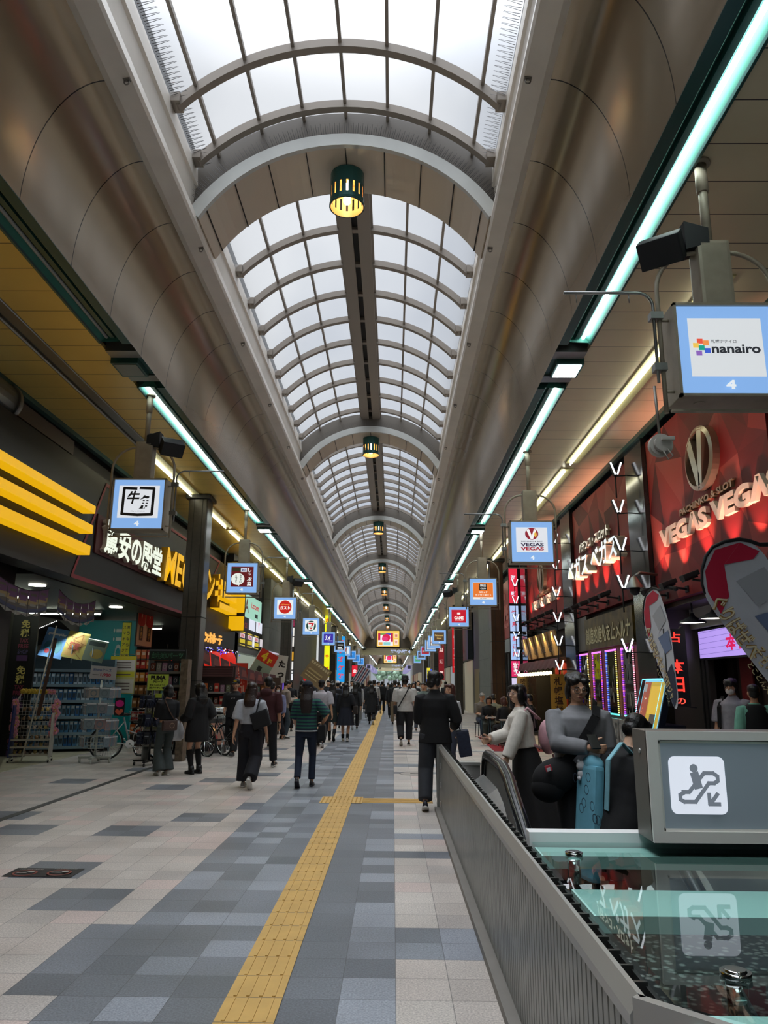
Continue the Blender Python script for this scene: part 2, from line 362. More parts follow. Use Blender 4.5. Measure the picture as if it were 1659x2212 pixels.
def solid_arc(mb, ri, ro, zc, half, y0, y1, n=28, mi=0, mi_in=None):
    ai = arcpts(ri, zc, half, n); ao = arcpts(ro, zc, half*ro/ri, n); m = n+1; mi_in = mi if mi_in is None else mi_in
    vs = [(x, y0, z) for x, z in ai]+[(x, y0, z) for x, z in ao]+[(x, y1, z) for x, z in ai]+[(x, y1, z) for x, z in ao]
    for i in range(n):
        mb.add([], [])
    o = len(mb.v); mb.v += vs
    def F(f, q): mb.f.append([o+a for a in f]); mb.mi.append(q); mb.sm.append(False)
    for i in range(n):
        F((i, i+1, m+i+1, m+i), mi); F((2*m+i, 3*m+i, 3*m+i+1, 2*m+i+1), mi); F((i, 2*m+i, 2*m+i+1, i+1), mi_in); F((m+i, m+i+1, 3*m+i+1, 3*m+i), mi)
    for i in (0, n): F((i, m+i, 3*m+i, 2*m+i), mi)
def build_bay(y_arch, idx, first=False, detail=True, n_ribs=9):
    """arch at y_arch, glazing behind it up to the next arch"""
    o = MB(); solid_arc(o, RA_I, RA_O, ZA, 1.87, y_arch, y_arch+.07, 28); arch = o.build('trim_arch', M_arch); struct(arch)
    o = MB(); solid_arc(o, RA_I+.012, RA_O, ZA, 1.875, y_arch+.07, y_arch+1.0, 28, 0)
    for k in range(-4, 5):
        a = k*.242; r = RA_I+.006; x = XC+r*sin(a); z = ZA+r*cos(a); R = Matrix.Rotation(a, 3, 'Y')
        o.bbox((x, y_arch+.54, z), (.012, .92, .012), R, 1)
    struct(o.build('arch_lining', [M_archin, M_slot], arch))
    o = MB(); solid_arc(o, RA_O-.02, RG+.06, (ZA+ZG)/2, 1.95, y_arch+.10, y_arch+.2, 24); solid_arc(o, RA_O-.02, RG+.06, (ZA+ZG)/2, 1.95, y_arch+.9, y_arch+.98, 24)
    struct(o.build('arch_wall', mat('arch_dark_panel', '#6e6860', .5), arch))  # plain darker brown-grey panel between arch and glazing
    if idx < 3:
        o = MB()
        for k in range(150):
            a = -.95+1.9*k/149; r = RA_O; x = XC+r*sin(a); z = ZA+r*cos(a)
            o.tube([(x, y_arch+.04, z), (x+.16*sin(a), y_arch-.02+.05*(k % 2), z+.15*cos(a))], [.004, .002], 3, cap=False)
        struct(o.build('bird_spikes', M_spike, arch))
def build_glazing(y0, y1, ribs, spine, n):
    win = bpy.data.objects.new('window_%d' % n, None); COL.objects.link(win); win.location = (XC, y0, 8.2); struct(win)
    def place(ob): ob.location = (-XC, -y0, -8.2); return ob
    g = MB(); pts = arcpts(RG, ZG, 1.95, 24); g.strip(pts, 'y', y0, y1); place(g.build('glazing', M_glz, win))
    for ry in ribs:
        o = MB(); solid_arc(o, RG-.12, RG-.01, ZG, 1.86, ry-.05, ry+.05, 24)
        for s in (-1, 1): o.box(XC+s*1.9-.06, XC+s*1.9+.06, ry-.1, ry+.1, 8.14, 8.26)
        place(o.build('rib', M_rib, win))
    offs = (.28, .86, 1.43) if spine else (0, .56, 1.12, 1.68)
    for u in offs:
        for s in ((-1, 1) if u else (1,)):
            x = XC+s*u; z = ZG+sqrt(RG**2-u*u); o = MB(); o.box(x-.02, x+.02, y0, y1, z-.07, z-.005); place(o.build('mullion', M_rib, win))
    if spine:
        o = MB(); z = ZG+RG; o.box(XC-.26, XC-.05, y0, y1, z-.16, z-.02); o.box(XC+.05, XC+.26, y0, y1, z-.16, z-.02); o.box(XC-.05, XC+.05, y0, y1, z-.06, z-.02, 1)
        place(o.build('spine_gutter', [M_rib, M_slot], win))
build_glazing(Y0, A0+.1, [-18+1.95*q for q in range(10)]+[1.6, 3.5, 5.45, 7.35, 8.3], False, 1)
for k in range(8):
    ya = A0+BAY*k; build_bay(ya, k)
    build_glazing(ya+.95, ya+BAY+.1, [ya+1.55+1.047*q for q in range(10)], True, k+2)
build_bay(A0+BAY*8, 8)
mb = MB()                                           # spikes along the beams of the first bay
for sx in (-1, 1):
    for k in range(150):
        y = 3.4+k*.034; x = XC+sx*1.93; mb.tube([(x, y, 8.2), (x-sx*.17, y, 8.24+.03*(k % 2))], [.004, .002], 3, cap=False)
struct(mb.build('trim_bird_spikes', M_spike))
M_bolt = mat('eye_bolt', '#8f8a82', .5, .6)
for k in range(14):
    for sx in (-1, 1):
        y = 6.02+2.85*k; x = XC+sx*1.94; mb = MB(); mb.bbox((0, 0, .0), (.07, .05, .012)); mb.tube([(.025*cos(a), 0, -.03+.025*sin(a)) for a in [q*pi/5 for q in range(10)]], .007, 6, closed=True)
        e = mb.build('eye_bolt', M_bolt); e.location = (x, y, 7.262); tag(e, '%s eye bolt from the camera under the %s roof beam' % (('number %d' % (k+1)) if k > 11 else ORD[k], 'left' if sx < 0 else 'right'), 'eye bolt', 'eye bolts under the roof beams')
# ---- strip lights
def strip_light(x, sx, y0, y1, lit, label, group):
    o = thing('strip_light', label, 'strip light', (x, y0, 5.95), 0, group); L = y1-y0
    m = MB(); prof = [(0, 0), (.115, 0), (.125, .03), (.19, .13), (.32, .13), (.4, .0), (.425, 0), (.425, .16), (0, .16)]
    m.prism([(sx*a, z) for a, z in (prof if sx > 0 else prof[::-1])], 'y', 0, L); m.build('housing', M_teal, o)
    m = MB(); m.strip([(sx*.127, .026), (sx*.19, .125)], 'y', .02, L-.02); m.strip([(sx*.32, .125), (sx*.398, .004)], 'y', .02, L-.02)
    for yy in (.02, L-.02): m.quad((sx*.13, yy, .03), (sx*.19, yy, .125), (sx*.32, yy, .125), (sx*.39, yy, .02))
    m.build('reflector', M_tealp, o)
    m = MB(); m.box(min(sx*.2, sx*.26), max(sx*.2, sx*.26), .04, L-.04, .06, .125); m.build('ballast_cover', M_teal, o)
    m = MB(); m.cyl((sx*.305, .06, .07), (sx*.305, L-.06, .07), .022, 10); m.build('tube', glow('fluorescent_white', '#f4fffb', TUBE) if lit else mat('tube_off', '#9fa5a2', .3), o)
def square_light(x, sx, y, lit, label):
    o = thing('square_downlight', label, 'downlight', (x, y, 5.93), 0, 'square downlights between the strip lights')
    m = MB(); m.box(min(0, sx*.43), max(0, sx*.43), -.52, -.3, .03, .2); m.box(min(0, sx*.43), max(0, sx*.43), .3, .52, .03, .2); m.box(min(0, sx*.43), max(0, sx*.43), -.3, .3, .06, .2, 1); m.build('bridge', [M_alu, M_teal], o)
    m = MB(); a, c = sorted((sx*.08, sx*.46)); m.prism([(a, -.24), (c, -.24), (c, .24), (a, .24)], 'z', -.02, .1); m.build('bezel', M_teal, o)
    m = MB(); m.box(a+.03, c-.03, -.2, .2, -.03, -.021); m.build('lens', glow('led_panel', '#f5fbff', 14.) if lit else mat('lens_off', '#6d7470', .3), o)
for s, x, nm in ((1, 2.17, 'right'), (-1, -3.51, 'left')):
    for k in range(9):
        ya, yb = (Y0, 9.05) if k == 0 else (10.55+BAY*(k-1), 20.45+BAY*(k-1))
        strip_light(x, s, ya, min(yb, Y1-1), not (s < 0 and k == 0), '%s long teal strip light under the %s cove' % ('unlit' if (s < 0 and k == 0) else ORD[k]+' lit', nm), 'strip lights along the coves')
    square_light(x, s, -1.6, True, 'square downlight behind the viewpoint under the %s cove' % nm)
    for k in range(8): square_light(x, s, 9.8+BAY*k, not (s < 0 and k == 0), '%s square downlight between strip lights under the %s cove%s' % (ORD[k], nm, ', switched off' if (s < 0 and k == 0) else ''))
M_cream = mat('cream_reflector', '#d9d6a4', .4)
def soffit_strip(x, y0, y1, lit, label):
    o = thing('soffit_light', label, 'strip light', (x, y0, 5.99), 0, 'cream strip lights above the columns'); L = y1-y0
    m = MB(); m.prism([(-.14, -.004), (-.13, -.012), (-.02, -.018), (.13, -.012), (.14, -.004), (.14, .008), (-.14, .008)], 'y', 0, L); m.build('reflector', M_cream if lit else M_alu, o)
    m = MB(); m.cyl((-.05, .05, -.055), (-.05, L-.05, -.055), .016, 8); m.build('tube', glow('soffit_tube', '#fffbe0', 11.) if lit else MATS['tube_off'], o)
for k in range(12):
    soffit_strip(3.62, 7.4+7.5*k, 7.4+7.5*k+(7.1), True, '%s cream strip light on the right soffit' % ORD[k])
    soffit_strip(-4.82, 6.4+7.5*k, 6.4+7.5*k+7.1, k > 0, '%s cream strip light on the left soffit%s' % (ORD[k], '' if k else ', unlit'))
# ---- arch lamps
M_lampin = mat('lamp_lining', '#e8b878', .4); M_bulb = glow('warm_bulb', '#fff0c8', 14.); M_tealg = mat('teal_gloss', '#2f6361', .25, .35)
def arch_lamp():
    o = thing('arch_lamp', '', 'lamp', (XC, 0, 8.52), 0, 'round lamps under the roof arches')
    for r, m_, nm in ((.235, M_tealg, 'shade'), (.225, M_lampin, 'lining')):
        m = MB(); n = 48; zs = [0, -.22, -.4, -.5]
        for i in range(3):
            for k in range(n):
                if i == 1 and k % 3 == 0: continue
                a, c = 2*pi*k/n, 2*pi*(k+1)/n
                m.quad((r*cos(a), r*sin(a), zs[i]), (r*cos(c), r*sin(c), zs[i]), (r*cos(c), r*sin(c), zs[i+1]), (r*cos(a), r*sin(a), zs[i+1]))
        if nm == 'shade':
            m.add([(r*cos(2*pi*k/n), r*sin(2*pi*k/n), 0) for k in range(n)], [tuple(range(n))])
            m.lathe([(.235, -.5), (.245, -.5), (.245, -.47), (.235, -.47)], n=32)
        else: m.add([(r*cos(2*pi*k/n), r*sin(2*pi*k/n), -.02) for k in range(n)], [tuple(range(n))])
        m.build(nm, m_, o)
    m = MB()
    for q in range(4):
        a = q*pi/2+.4; m.cyl((.035*cos(a), .035*sin(a), -.1), (.035*cos(a), .035*sin(a), -.42), .016, 8)
    m.ball((0, 0, -.42), (.05, .05, .03)); m.build('bulb', M_bulb, o)
    return o
l0 = arch_lamp()
for k in range(9):
    l = l0 if k == 0 else copy_tree(l0); l.location = (XC, A0+.62+BAY*k, 8.49); l['label'] = '%s teal slotted lamp hanging under a roof arch' % ORD[k]
# ---- columns
M_stone = mat('column_stone', '#423d38', .3, .0, var=.18, scale=14); M_cap = mat('column_cap', '#1c1c1b', .5)
def column(x, y, label, w=.46, d=.5, m=None):
    o = thing('street_column', label, 'column', (x, y, 0), 0, 'columns along the shop fronts')
    q = MB(); q.bbox((0, 0, 3.0), (w, d, 6.0), bev=.03); q.build('shaft', m or M_stone, o)
    q = MB(); q.box(-w/2-.01, w/2+.01, -d/2-.012, d/2+.01, 3.05, 3.07); q.box(-w/2-.01, w/2+.01, -d/2-.012, d/2+.01, 1.6, 1.62); q.box(-.1, -.085, -d/2-.006, -d/2+.01, 0, 5.9); q.box(.1, .115, -d/2-.006, -d/2+.01, 0, 5.9); q.build('joint', M_cap, o)
    q = MB(); q.bbox((0, 0, 5.93), (w+.14, d+.14, .1), bev=.02); q.build('cap', M_cap, o)
    return o
for i, y in enumerate((17.5, 33.0, 58.8, 76.8, 90.)): column(-4.7, y, '%s dark stone column on the left side of the street' % ORD[i])
M_bronze = mat('bronze_cladding', '#4a382c', .35, .5, var=.12, scale=6)
for i, y in enumerate((26.6, 42.5, 64., 85.)): column(3.68, y, ('bronze clad column behind the pavement tables' if i == 0 else '%s dark column on the right side of the street' % ORD[i]), m=M_bronze if i == 0 else None)
# ================================================================ HANGING SIGNS
def G(c, s=.92): return glow('glow_%s_%s' % (c.lstrip('#'), s), c, s)
def Pn(c, rough=.55, metal=0.): return mat('paint_%s_%s_%s' % (c.lstrip('#'), rough, metal), c, rough, metal)
UX, UZ = (1, 0, 0), (0, 0, 1)
M_box = mat('sign_box_beige', '#a39a88', .5, .1, var=.14, scale=6); M_spk = mat('speaker_black', '#14171c', .6)
BLUE = '#86b2ea'
class Face:
    """artwork on a flat panel: ops in unit coordinates, colours become materials"""
    def __init__(s, org, ux, uz, w, h, str_=.92, glow_=True): s.o = Vector(org); s.ux = Vector(ux).normalized(); s.uz = Vector(uz).normalized(); s.w = w; s.h = h; s.mb = MB(); s.m = []; s.s = str_; s.g = glow_; s.k = 0
    def mi(s, c):
        m = (G(c, s.s) if s.g else Pn(c)) if isinstance(c, str) else c
        if m not in s.m: s.m.append(m)
        return s.m.index(m)
    def P(s, x, y): return s.o+s.ux*(x*s.w)+s.uz*(y*s.h)
    def up(s): s.k += 1; return s.k*.0015
    def r(s, x, y, w, h, c): rect(s.mb, s.P(x, y), s.ux, s.uz, w*s.w, h*s.h, s.mi(c), s.up()); return s
    def d(s, x, y, rx, ry, c): disc(s.mb, s.P(x, y), s.ux, s.uz, rx*s.w, ry*s.h, s.mi(c), s.up()); return s
    def ring(s, x, y, rx, ry, t, c): ring(s.mb, s.P(x, y), s.ux, s.uz, rx*s.w, ry*s.h, t*s.w, s.mi(c), s.up()); return s
    def t(s, tx, x, y, w, h, c, bold=.02, shear=0.): text(s.mb, tx, s.P(x, y), s.ux, s.uz, w*s.w, h*s.h, s.mi(c), bold, 0., shear, s.up()); return s
    def v(s, tx, x, y, w, h, c, bold=.02): vtext(s.mb, tx, s.P(x, y), s.ux, s.uz, w*s.w, h*s.h, s.mi(c), bold, s.up()); return s
    def poly(s, pts, c):
        n = s.ux.cross(s.uz)*s.up(); s.mb.add([s.P(*p)+n for p in pts], [tuple(range(len(pts)))], s.mi(c)); return s
    def stroke(s, pts, t, c):
        for a, b in zip(pts, pts[1:]):
            A = Vector((a[0], a[1])); B = Vector((b[0], b[1])); d = (B-A); q = Vector((-d.y, d.x)).normalized()*t/2; e = d.normalized()*t*.3
            s.poly([A+q-e, A-q-e, B-q+e, B+q+e], c)
        return s
    def build(s, name, parent=None): return s.mb.build(name, s.m or [Pn('#808080')], parent)
def art_nanairo(f):
    f.r(.12, .2, .76, .66, '#d9dde0')
    for x, y, c in ((.2, .57, '#e8573f'), (.26, .55, '#f0934e'), (.155, .52, '#f0c657'), (.27, .46, '#3f5fd0'), (.18, .43, '#8c62b8'), (.21, .49, '#19a08c')): f.r(x, y, .06, .055, c)
    f.t('札幌ナナイロ', .34, .57, .26, .04, '#3b3f44', .012); f.t('nanairo', .34, .455, .5, .1, '#2a2d33', .03)
def art_vegas(f):
    f.r(.12, .24, .76, .62, '#dfe3ea'); f.d(.5, .7, .16, .15, '#8c2030'); f.poly([(.37, .8), (.44, .82), (.5, .65), (.56, .82), (.62, .8), (.53, .57), (.47, .57)], '#f4f4f4'); f.d(.59, .68, .03, .06, '#e8b84a')
    f.t('PACHINKO & SLOT', .24, .49, .52, .035, '#4a4a52'); f.t('VEGAS', .22, .385, .56, .085, '#2a2440', .04); f.t('VEGAS', .22, .285, .56, .085, '#a02034', .04)
def art_club(f):
    f.r(.12, .22, .76, .64, '#f0ece6'); f.r(.13, .3, .74, .55, '#e8792e'); f.r(.36, .57, .28, .24, '#191715'); f.t('快活', .39, .69, .22, .1, '#f4f4f4'); f.t('CLUB', .4, .6, .2, .06, '#f4f4f4')
    f.t('コミック', .34, .45, .32, .08, '#fbf3e8', .03); f.t('インターネット', .2, .34, .6, .085, '#fbf3e8', .03); f.t('24 hours', .38, .24, .26, .04, '#4a3a30')
def art_game(f):
    f.r(.13, .2, .74, .66, '#c4152c'); f.t('GAME', .27, .36, .48, .17, '#fff1ee', .05); f.t('TAITO STATION', .3, .29, .42, .04, '#f7d6d2'); f.r(.42, .62, .16, .1, '#fff1ee')
def art_hotel(f): f.r(.14, .22, .72, .62, '#55402c'); f.t('Richmond', .2, .55, .6, .14, '#d9b56a', .02); f.t('Hotel', .34, .34, .32, .13, '#d9b56a', .02)
def art_gyu(f):
    f.r(.1, .22, .8, .66, '#dfe3e8')
    f.stroke([(.44, .82), (.2, .83), (.19, .3), (.5, .28), (.78, .29), (.79, .82), (.52, .83)], .055, '#0d0d0d')
    f.t('牛', .27, .5, .25, .27, '#0d0d0d', .03, .2); f.t('角', .5, .4, .24, .28, '#0d0d0d', .028, .2); f.t('Gyu-Kaku', .36, .335, .28, .03, '#77797c', 0)
def art_shabu(f):
    f.r(.13, .2, .74, .68, '#5e1218'); f.r(.15, .72, .3, .13, '#2f2a14'); f.d(.36, .46, .22, .2, '#e9eee6'); f.poly([(.34, .3), (.44, .3), (.4, .22)], '#e9eee6'); f.v('なやさい', .4, .32, .11, .3, '#151515', .03); f.v('たっぷり', .25, .33, .11, .26, '#151515', .03)
    f.v('しゃぶ葉', .66, .22, .17, .63, '#eef0ee', .04); f.r(.45, .7, .2, .13, '#d8dcea'); f.t('寿司', .47, .72, .16, .09, '#3a3e74')
def art_gusto(f): f.r(.13, .2, .74, .68, '#e9eff0'); f.d(.5, .55, .3, .31, '#c21f1b'); f.t('ガスト', .26, .43, .48, .17, '#fff4ef', .05); f.t('Café Restaurant', .3, .64, .4, .06, '#f0a04a')
def art_seven(f):
    f.r(.13, .2, .74, .68, '#e9edee'); f.d(.5, .54, .3, .31, '#1d3f34'); f.poly([(.28, .76), (.72, .76), (.65, .3), (.35, .3)], '#eef0ec'); f.poly([(.34, .72), (.66, .72), (.67, .64), (.56, .5), (.55, .34), (.45, .34), (.46, .5), (.56, .63), (.34, .63)], '#c8202c'); f.r(.33, .44, .34, .06, '#eef0ec'); f.t('ELEVEN', .34, .45, .32, .04, '#2c7a4c', .02)
def art_34(f): f.r(.13, .2, .74, .68, '#3a2aa0'); f.t('3.4', .22, .4, .44, .34, '#f2f2fa', .03, .3); f.t('BUSINESS', .46, .3, .36, .07, '#cfd0ee')
def art_e(f): f.r(.1, .2, .8, .7, '#191a1e'); f.r(.3, .62, .5, .07, '#eef1f4'); f.r(.3, .4, .4, .07, '#eef1f4'); f.r(.3, .25, .5, .05, '#eef1f4')
def art_mark(f): f.r(.12, .2, .76, .68, '#dfeaf5'); f.poly([(.3, .3), (.45, .3), (.7, .8), (.55, .8)], '#d24a4a'); f.poly([(.3, .5), (.4, .5), (.6, .7)], '#3a78c8')
def art_blue(f): f.r(.12, .14, .76, .74, '#2f86d8'); f.t('ホテル', .3, .48, .4, .1, '#9cd0f7')
def art_plain(c1, c2, tx):
    def a(f): f.r(.12, .2, .76, .68, c1); f.t(tx, .2, .42, .6, .2, c2, .03)
    return a
def hanging_sign(x, y, art, label, z=4.18, num=True, speaker=0, arm=0, cable=False):
    o = thing('hanging_sign', label, 'sign', (x, y, z), 0, 'blue lightbox signs hanging along the street'); w = .81; h = .8
    m = MB(); m.bbox((0, .16, 0), (w, .26, h), bev=.01)
    for a, b, c, d in ((-w/2, w/2, -h/2, -h/2+.022), (-w/2, w/2, h/2-.022, h/2)): m.box(a, b, .0, .04, c, d)
    for a in (-w/2, w/2-.022): m.box(a, a+.022, .0, .04, -h/2, h/2)
    bx = m.build('box', M_box, o)
    f = Face((-w/2+.02, .028, -h/2+.02), UX, UZ, w-.04, h-.04); f.r(0, 0, 1, 1, BLUE); art(f)
    if num: f.t('4', .45, .055, .1, .1, '#e6edf2', .05)
    f.build('face', bx)
    m = MB(); m.bbox((0, .16, h/2+.3), (.27, .2, .62), bev=.03); m.build('mount_block', M_box, o)
    m = MB(); m.cyl((0, .16, h/2+.55), (0, .16, 6.02-z-.02), .038, 12); m.cyl((0, .16, 6.0-z-.03), (0, .16, 6.0-z-.005), .085, 16); m.cyl((0, .16, 6.0-z-.3), (0, .16, 6.0-z-.02), .05, 12); m.build('mast', M_box, o)
    for s in (-1, 1):
        P = [(s*.13, .12, h/2+.52)]+[(s*(.13+.35*sin(a)), .12, h/2+.17+.35*cos(a)) for a in [pi/2*q/8 for q in range(1, 9)]]+[(s*.48, .12, -h/2-.1)]
        m = MB(); m.tube(P, .019, 8); m.cyl((s*.40, .12, h/2-.1), (s*.48, .12, h/2-.1), .012, 6); m.cyl((s*.40, .12, -h/2+.08), (s*.48, .12, -h/2+.08), .012, 6); m.build('hoop', M_box, o)
    m = MB(); m.box(-.44, .44, .1, .14, -h/2-.09, -h/2-.07); m.cyl((-.2, .16, -h/2-.006), (-.2, .16, -h/2+.01), .045, 12, 0); m.build('lower_rail', M_box, o)
    if arm:
        s = arm; m = MB(); P = [(s*.53, .1, -.25), (s*.53, .1, .42)]+[(s*(.53+.12*(1-cos(a))), .1, .42+.12*sin(a)) for a in [pi/2*q/6 for q in range(1, 7)]]+[(s*1.25, .1, .54)]; m.tube(P, .013, 8)
        for zz in (-.15, .3): m.box(min(s*.46, s*.56), max(s*.46, s*.56), .07, .15, zz, zz+.06)
        for q in (.72, 1.15): m.tube([(s*q, .1, .53), (s*q, .1, .45)], .004, 4)
        m.build('banner_arm', M_alu, o)
    if speaker:
        s = speaker; sp = thing('loudspeaker', ('black loudspeaker box beside the mast of the %s' % label.split(' sign')[0])[:95]+' sign', 'loudspeaker', (x, y+.16, 5.05), 0, 'loudspeakers on the sign masts')
        m = MB(); R = Matrix.Rotation(s*.6, 3, 'Z') @ Matrix.Rotation(.7, 3, 'X'); m.bbox((s*.42, -.06, .06), (.34, .2, .23), R, bev=.015); m.build('cabinet', M_spk, sp)
        m = MB(); m.prism([(-.1, -.07), (.1, -.13), (.1, .13), (-.1, .07)], 'y', -.1, .1); m.xf(Matrix.Translation((s*.13, 0, .18)) @ Matrix.Rotation(0 if s > 0 else pi, 4, 'Z')); m.build('horn', M_spk, sp)
        m = MB(); m.cyl((s*.2, 0, .16), (s*.36, -.03, .16), .02, 8); m.cyl((0, 0, .3), (s*.1, 0, .3), .012, 6); m.cyl((0, 0, .06), (s*.1, 0, .06), .012, 6); m.build('bracket', M_spk, sp)
    return o
hanging_sign(2.64, 5.45, art_nanairo, 'near blue lightbox sign with coloured squares beside lowercase letters', speaker=-1, arm=-1)
hanging_sign(2.58, 13.6, art_vegas, 'blue lightbox sign with a red disc over two stacked words', arm=-1)
hanging_sign(2.58, 21.3, art_club, 'blue lightbox sign with an orange panel and a black square', arm=-1)
hanging_sign(2.58, 29.4, art_game, 'blue lightbox sign with a bright red panel and white block letters', arm=-1, speaker=-1)
hanging_sign(2.58, 42.2, art_hotel, 'blue lightbox sign with a brown panel and gold lettering')
for i, (y, a, d) in enumerate(((47.2, art_plain('#e7ebee', '#c23a3a', 'スギ薬局'), 'white panel with red letters'), (52, art_plain('#cfd8e8', '#33508c', 'ブック'), 'pale panel with dark blue letters'), (60.5, art_plain('#b41e38', '#f6dede', '居酒屋'), 'crimson panel with pale letters'), (69, art_plain('#54525c', '#cfd2da', '牛たん'), 'charcoal panel with grey letters'), (80.5, art_plain('#4fae86', '#eaf4dc', '薬'), 'green panel with one character'))):
    hanging_sign(2.58, y, a, 'distant right-hand blue lightbox sign with a %s' % d, num=False)
hanging_sign(-3.86, 10.8, art_gyu, 'blue lightbox sign with two brush characters in a thick black frame', z=4.19, speaker=1, arm=1)
hanging_sign(-3.86, 18.7, art_shabu, 'blue lightbox sign with a dark red panel and white speech bubble', arm=1)
hanging_sign(-3.86, 26.4, art_gusto, 'blue lightbox sign with a solid red circle on white', arm=1, speaker=1)
hanging_sign(-3.86, 35.0, art_seven, 'blue lightbox sign with a green ring and a red seven', arm=1)
hanging_sign(-3.86, 44.6, art_34, 'blue lightbox sign with white numerals on a purple panel', arm=1)
hanging_sign(-3.86, 54.2, art_e, 'blue lightbox sign with a black panel and white bars', num=False)
hanging_sign(-3.86, 61, art_mark, 'blue lightbox sign with a white panel and slanted red mark', num=False)
for i, (y, n) in enumerate(((70, 'nearest'), (79, 'middle'), (90, 'farthest'))): hanging_sign(-3.86, y, art_blue, 'all blue lightbox sign, %s of the three plain ones far up the left side' % n, num=False)
# ================================================================ RIGHT SIDE SHOPS
DY = (0, -1, 0)                                  # reading direction on the right-hand walls
M_black = mat('black_facade', '#121214', .45); M_marb = mat('dark_marble', '#24282a', .12, .1, var=.5, scale=3., spec=.8); M_steel = mat('brushed_steel', '#8d8f90', .3, .9); M_wood = mat('brown_shutter', '#4a403c', .4, .3)
M_greys = mat('grey_stone_wall', '#6d6f6a', .6, var=.12, scale=4); seam_lines(M_greys, 2, 1.2, .3, .012, .5)
mb = MB(); mb.box(5.9, 6.1, Y0, 26.0, 0, 6.1); mb.box(4.62, 4.8, 26.0, Y1, 0, 6.1); mb.box(4.62, 6.1, 13.0, 13.5, 0, 6.05); mb.box(4.62, 6.1, 18.35, 19.2, 0, 6.05); mb.box(4.62, 6.1, 25.6, 26.2, 0, 6.05); mb.box(4.62, 6.1, 6.2, 8.4, 0, 6.05)
mb.box(4.66, 6.1, Y0, 26, 3.1, 6.05); struct(mb.build('wall_right', M_black))
def facet_panel(y0, y1, z0, z1, seed):
    rnd = random.Random(seed); nx, nz = 6, 4; P = {}
    for i in range(nx+1):
        for j in range(nz+1):
            u = i/nx+(rnd.uniform(-.07, .07) if 0 < i < nx else 0); v = j/nz+(rnd.uniform(-.11, .11) if 0 < j < nz else 0); P[i, j] = (4.5, y0+(y1-y0)*u, z0+(z1-z0)*v)
    vs = []; fs = []; cols = []; reds = [hx(c) for c in ('#701519', '#5e1115', '#7a1c1f', '#66151a', '#8a2c2a', '#520d10', '#94403a')]
    for i in range(nx):
        for j in range(nz):
            q = [P[i, j], P[i, j+1], P[i+1, j+1], P[i+1, j]]
            for tri in (((0, 1, 2), (0, 2, 3)) if rnd.random() < .5 else ((0, 1, 3), (1, 2, 3))):
                o = len(vs); vs += [q[a] for a in tri]; fs.append((o, o+1, o+2)); cols.append(rnd.choice(reds))
    o = len(vs); vs += [(4.5, y0, z0), (4.5, y1, z0), (4.5, y1, z1), (4.5, y0, z1), (4.64, y0, z0), (4.64, y1, z0), (4.64, y1, z1), (4.64, y0, z1)]
    for f in ((0, 4, 7, 3), (1, 2, 6, 5), (0, 1, 5, 4), (3, 7, 6, 2)): fs.append(tuple(o+a for a in f)); cols.append(hx('#6a1a1c'))
    me = bpy.data.meshes.new('panel'); me.from_pydata(vs, [], fs); at = me.color_attributes.new('tint', 'FLOAT_COLOR', 'CORNER')
    arr = []
    for f, c in zip(fs, cols): arr += [(*c, 1)]*len(f)
    at.data.foreach_set('color', np.array(arr, 'f').ravel()); return me
M_fac = mat('red_facets', '#a03034', .55, .0, spec=.25); t = M_fac.node_tree; a_ = N(t, 'ShaderNodeVertexColor', layer_name='tint'); t.links.new(a_.outputs['Color'], bsdf(M_fac).inputs['Base Color'])
M_cream_l = mat('cream_letters', '#cfc8b8', .4, .2); M_gold = mat('bronze_letters', '#8f7c62', .35, .6); M_brush = mat('brushed_champagne', '#a39c8c', .28, .8)
def emblem(parent, y, z, r, m=None):
    e = MB(); n = 40
    for q in range(n):
        a0, a1 = 2*pi*q/n, 2*pi*(q+1)/n
        for (ra, rb, d0, d1) in ((r, r*.86, 0, 0),):
            A = [(4.40, y-ra*1.05*cos(a), z+ra*sin(a)) for a in (a0, a1)]; B = [(4.38, y-rb*1.05*cos(a), z+rb*sin(a)) for a in (a0, a1)]; Cc = [(4.5, y-ra*1.05*cos(a), z+ra*sin(a)) for a in (a0, a1)]; D = [(4.5, y-rb*1.05*cos(a), z+rb*sin(a)) for a in (a0, a1)]
            e.quad(A[0], A[1], B[1], B[0]); e.quad(A[0], Cc[0], Cc[1], A[1]); e.quad(B[0], B[1], D[1], D[0])
    def vp(p): return (y-p[0]*r*1.05, z+p[1]*r)
    for poly in ([(-.72, .62), (-.44, .84), (.02, -.5), (.02, -.93), (-.16, -.93)], [(.1, .93), (.42, .84), (.14, -.93), (-.1, -.93)]):
        e.prism([vp(p) for p in poly], 'x', 4.385, 4.5)
    return put(parent, e.build('emblem', m or M_brush, parent))
def uplights(parent_label, ys, z, energy):
    for k, y in enumerate(ys):
        o = thing('uplight', '%s black uplight below %s' % (ORD[k], parent_label), 'spotlight', (4.5, y, z), 0, 'black uplights under '+parent_label)
        m = MB(); R = Matrix.Rotation(-.35, 3, 'Y'); m.bbox((-.3, 0, .09), (.24, .17, .07), R, bev=.015); m.bbox((-.3, 0, .05), (.2, .12, .05), R); m.build('head', M_spk, o)
        m = MB(); m.cyl((0, 0, 0), (-.26, 0, .03), .018, 8); m.bbox((-.01, 0, 0), (.03, .1, .1)); m.build('arm', M_spk, o)
        l = bpy.data.lights.new('uplight_beam', 'SPOT'); l.energy = energy; l.color = (1, .42, .3); l.spot_size = radians(62); l.spot_blend = .7; l.shadow_soft_size = .04
        lo = bpy.data.objects.new('uplight_beam', l); COL.objects.link(lo); lo.parent = o; lo.location = (-.28, 0, .15); lo.rotation_euler = Vector((.26, 0, .75)).to_track_quat('-Z', 'Y').to_euler()
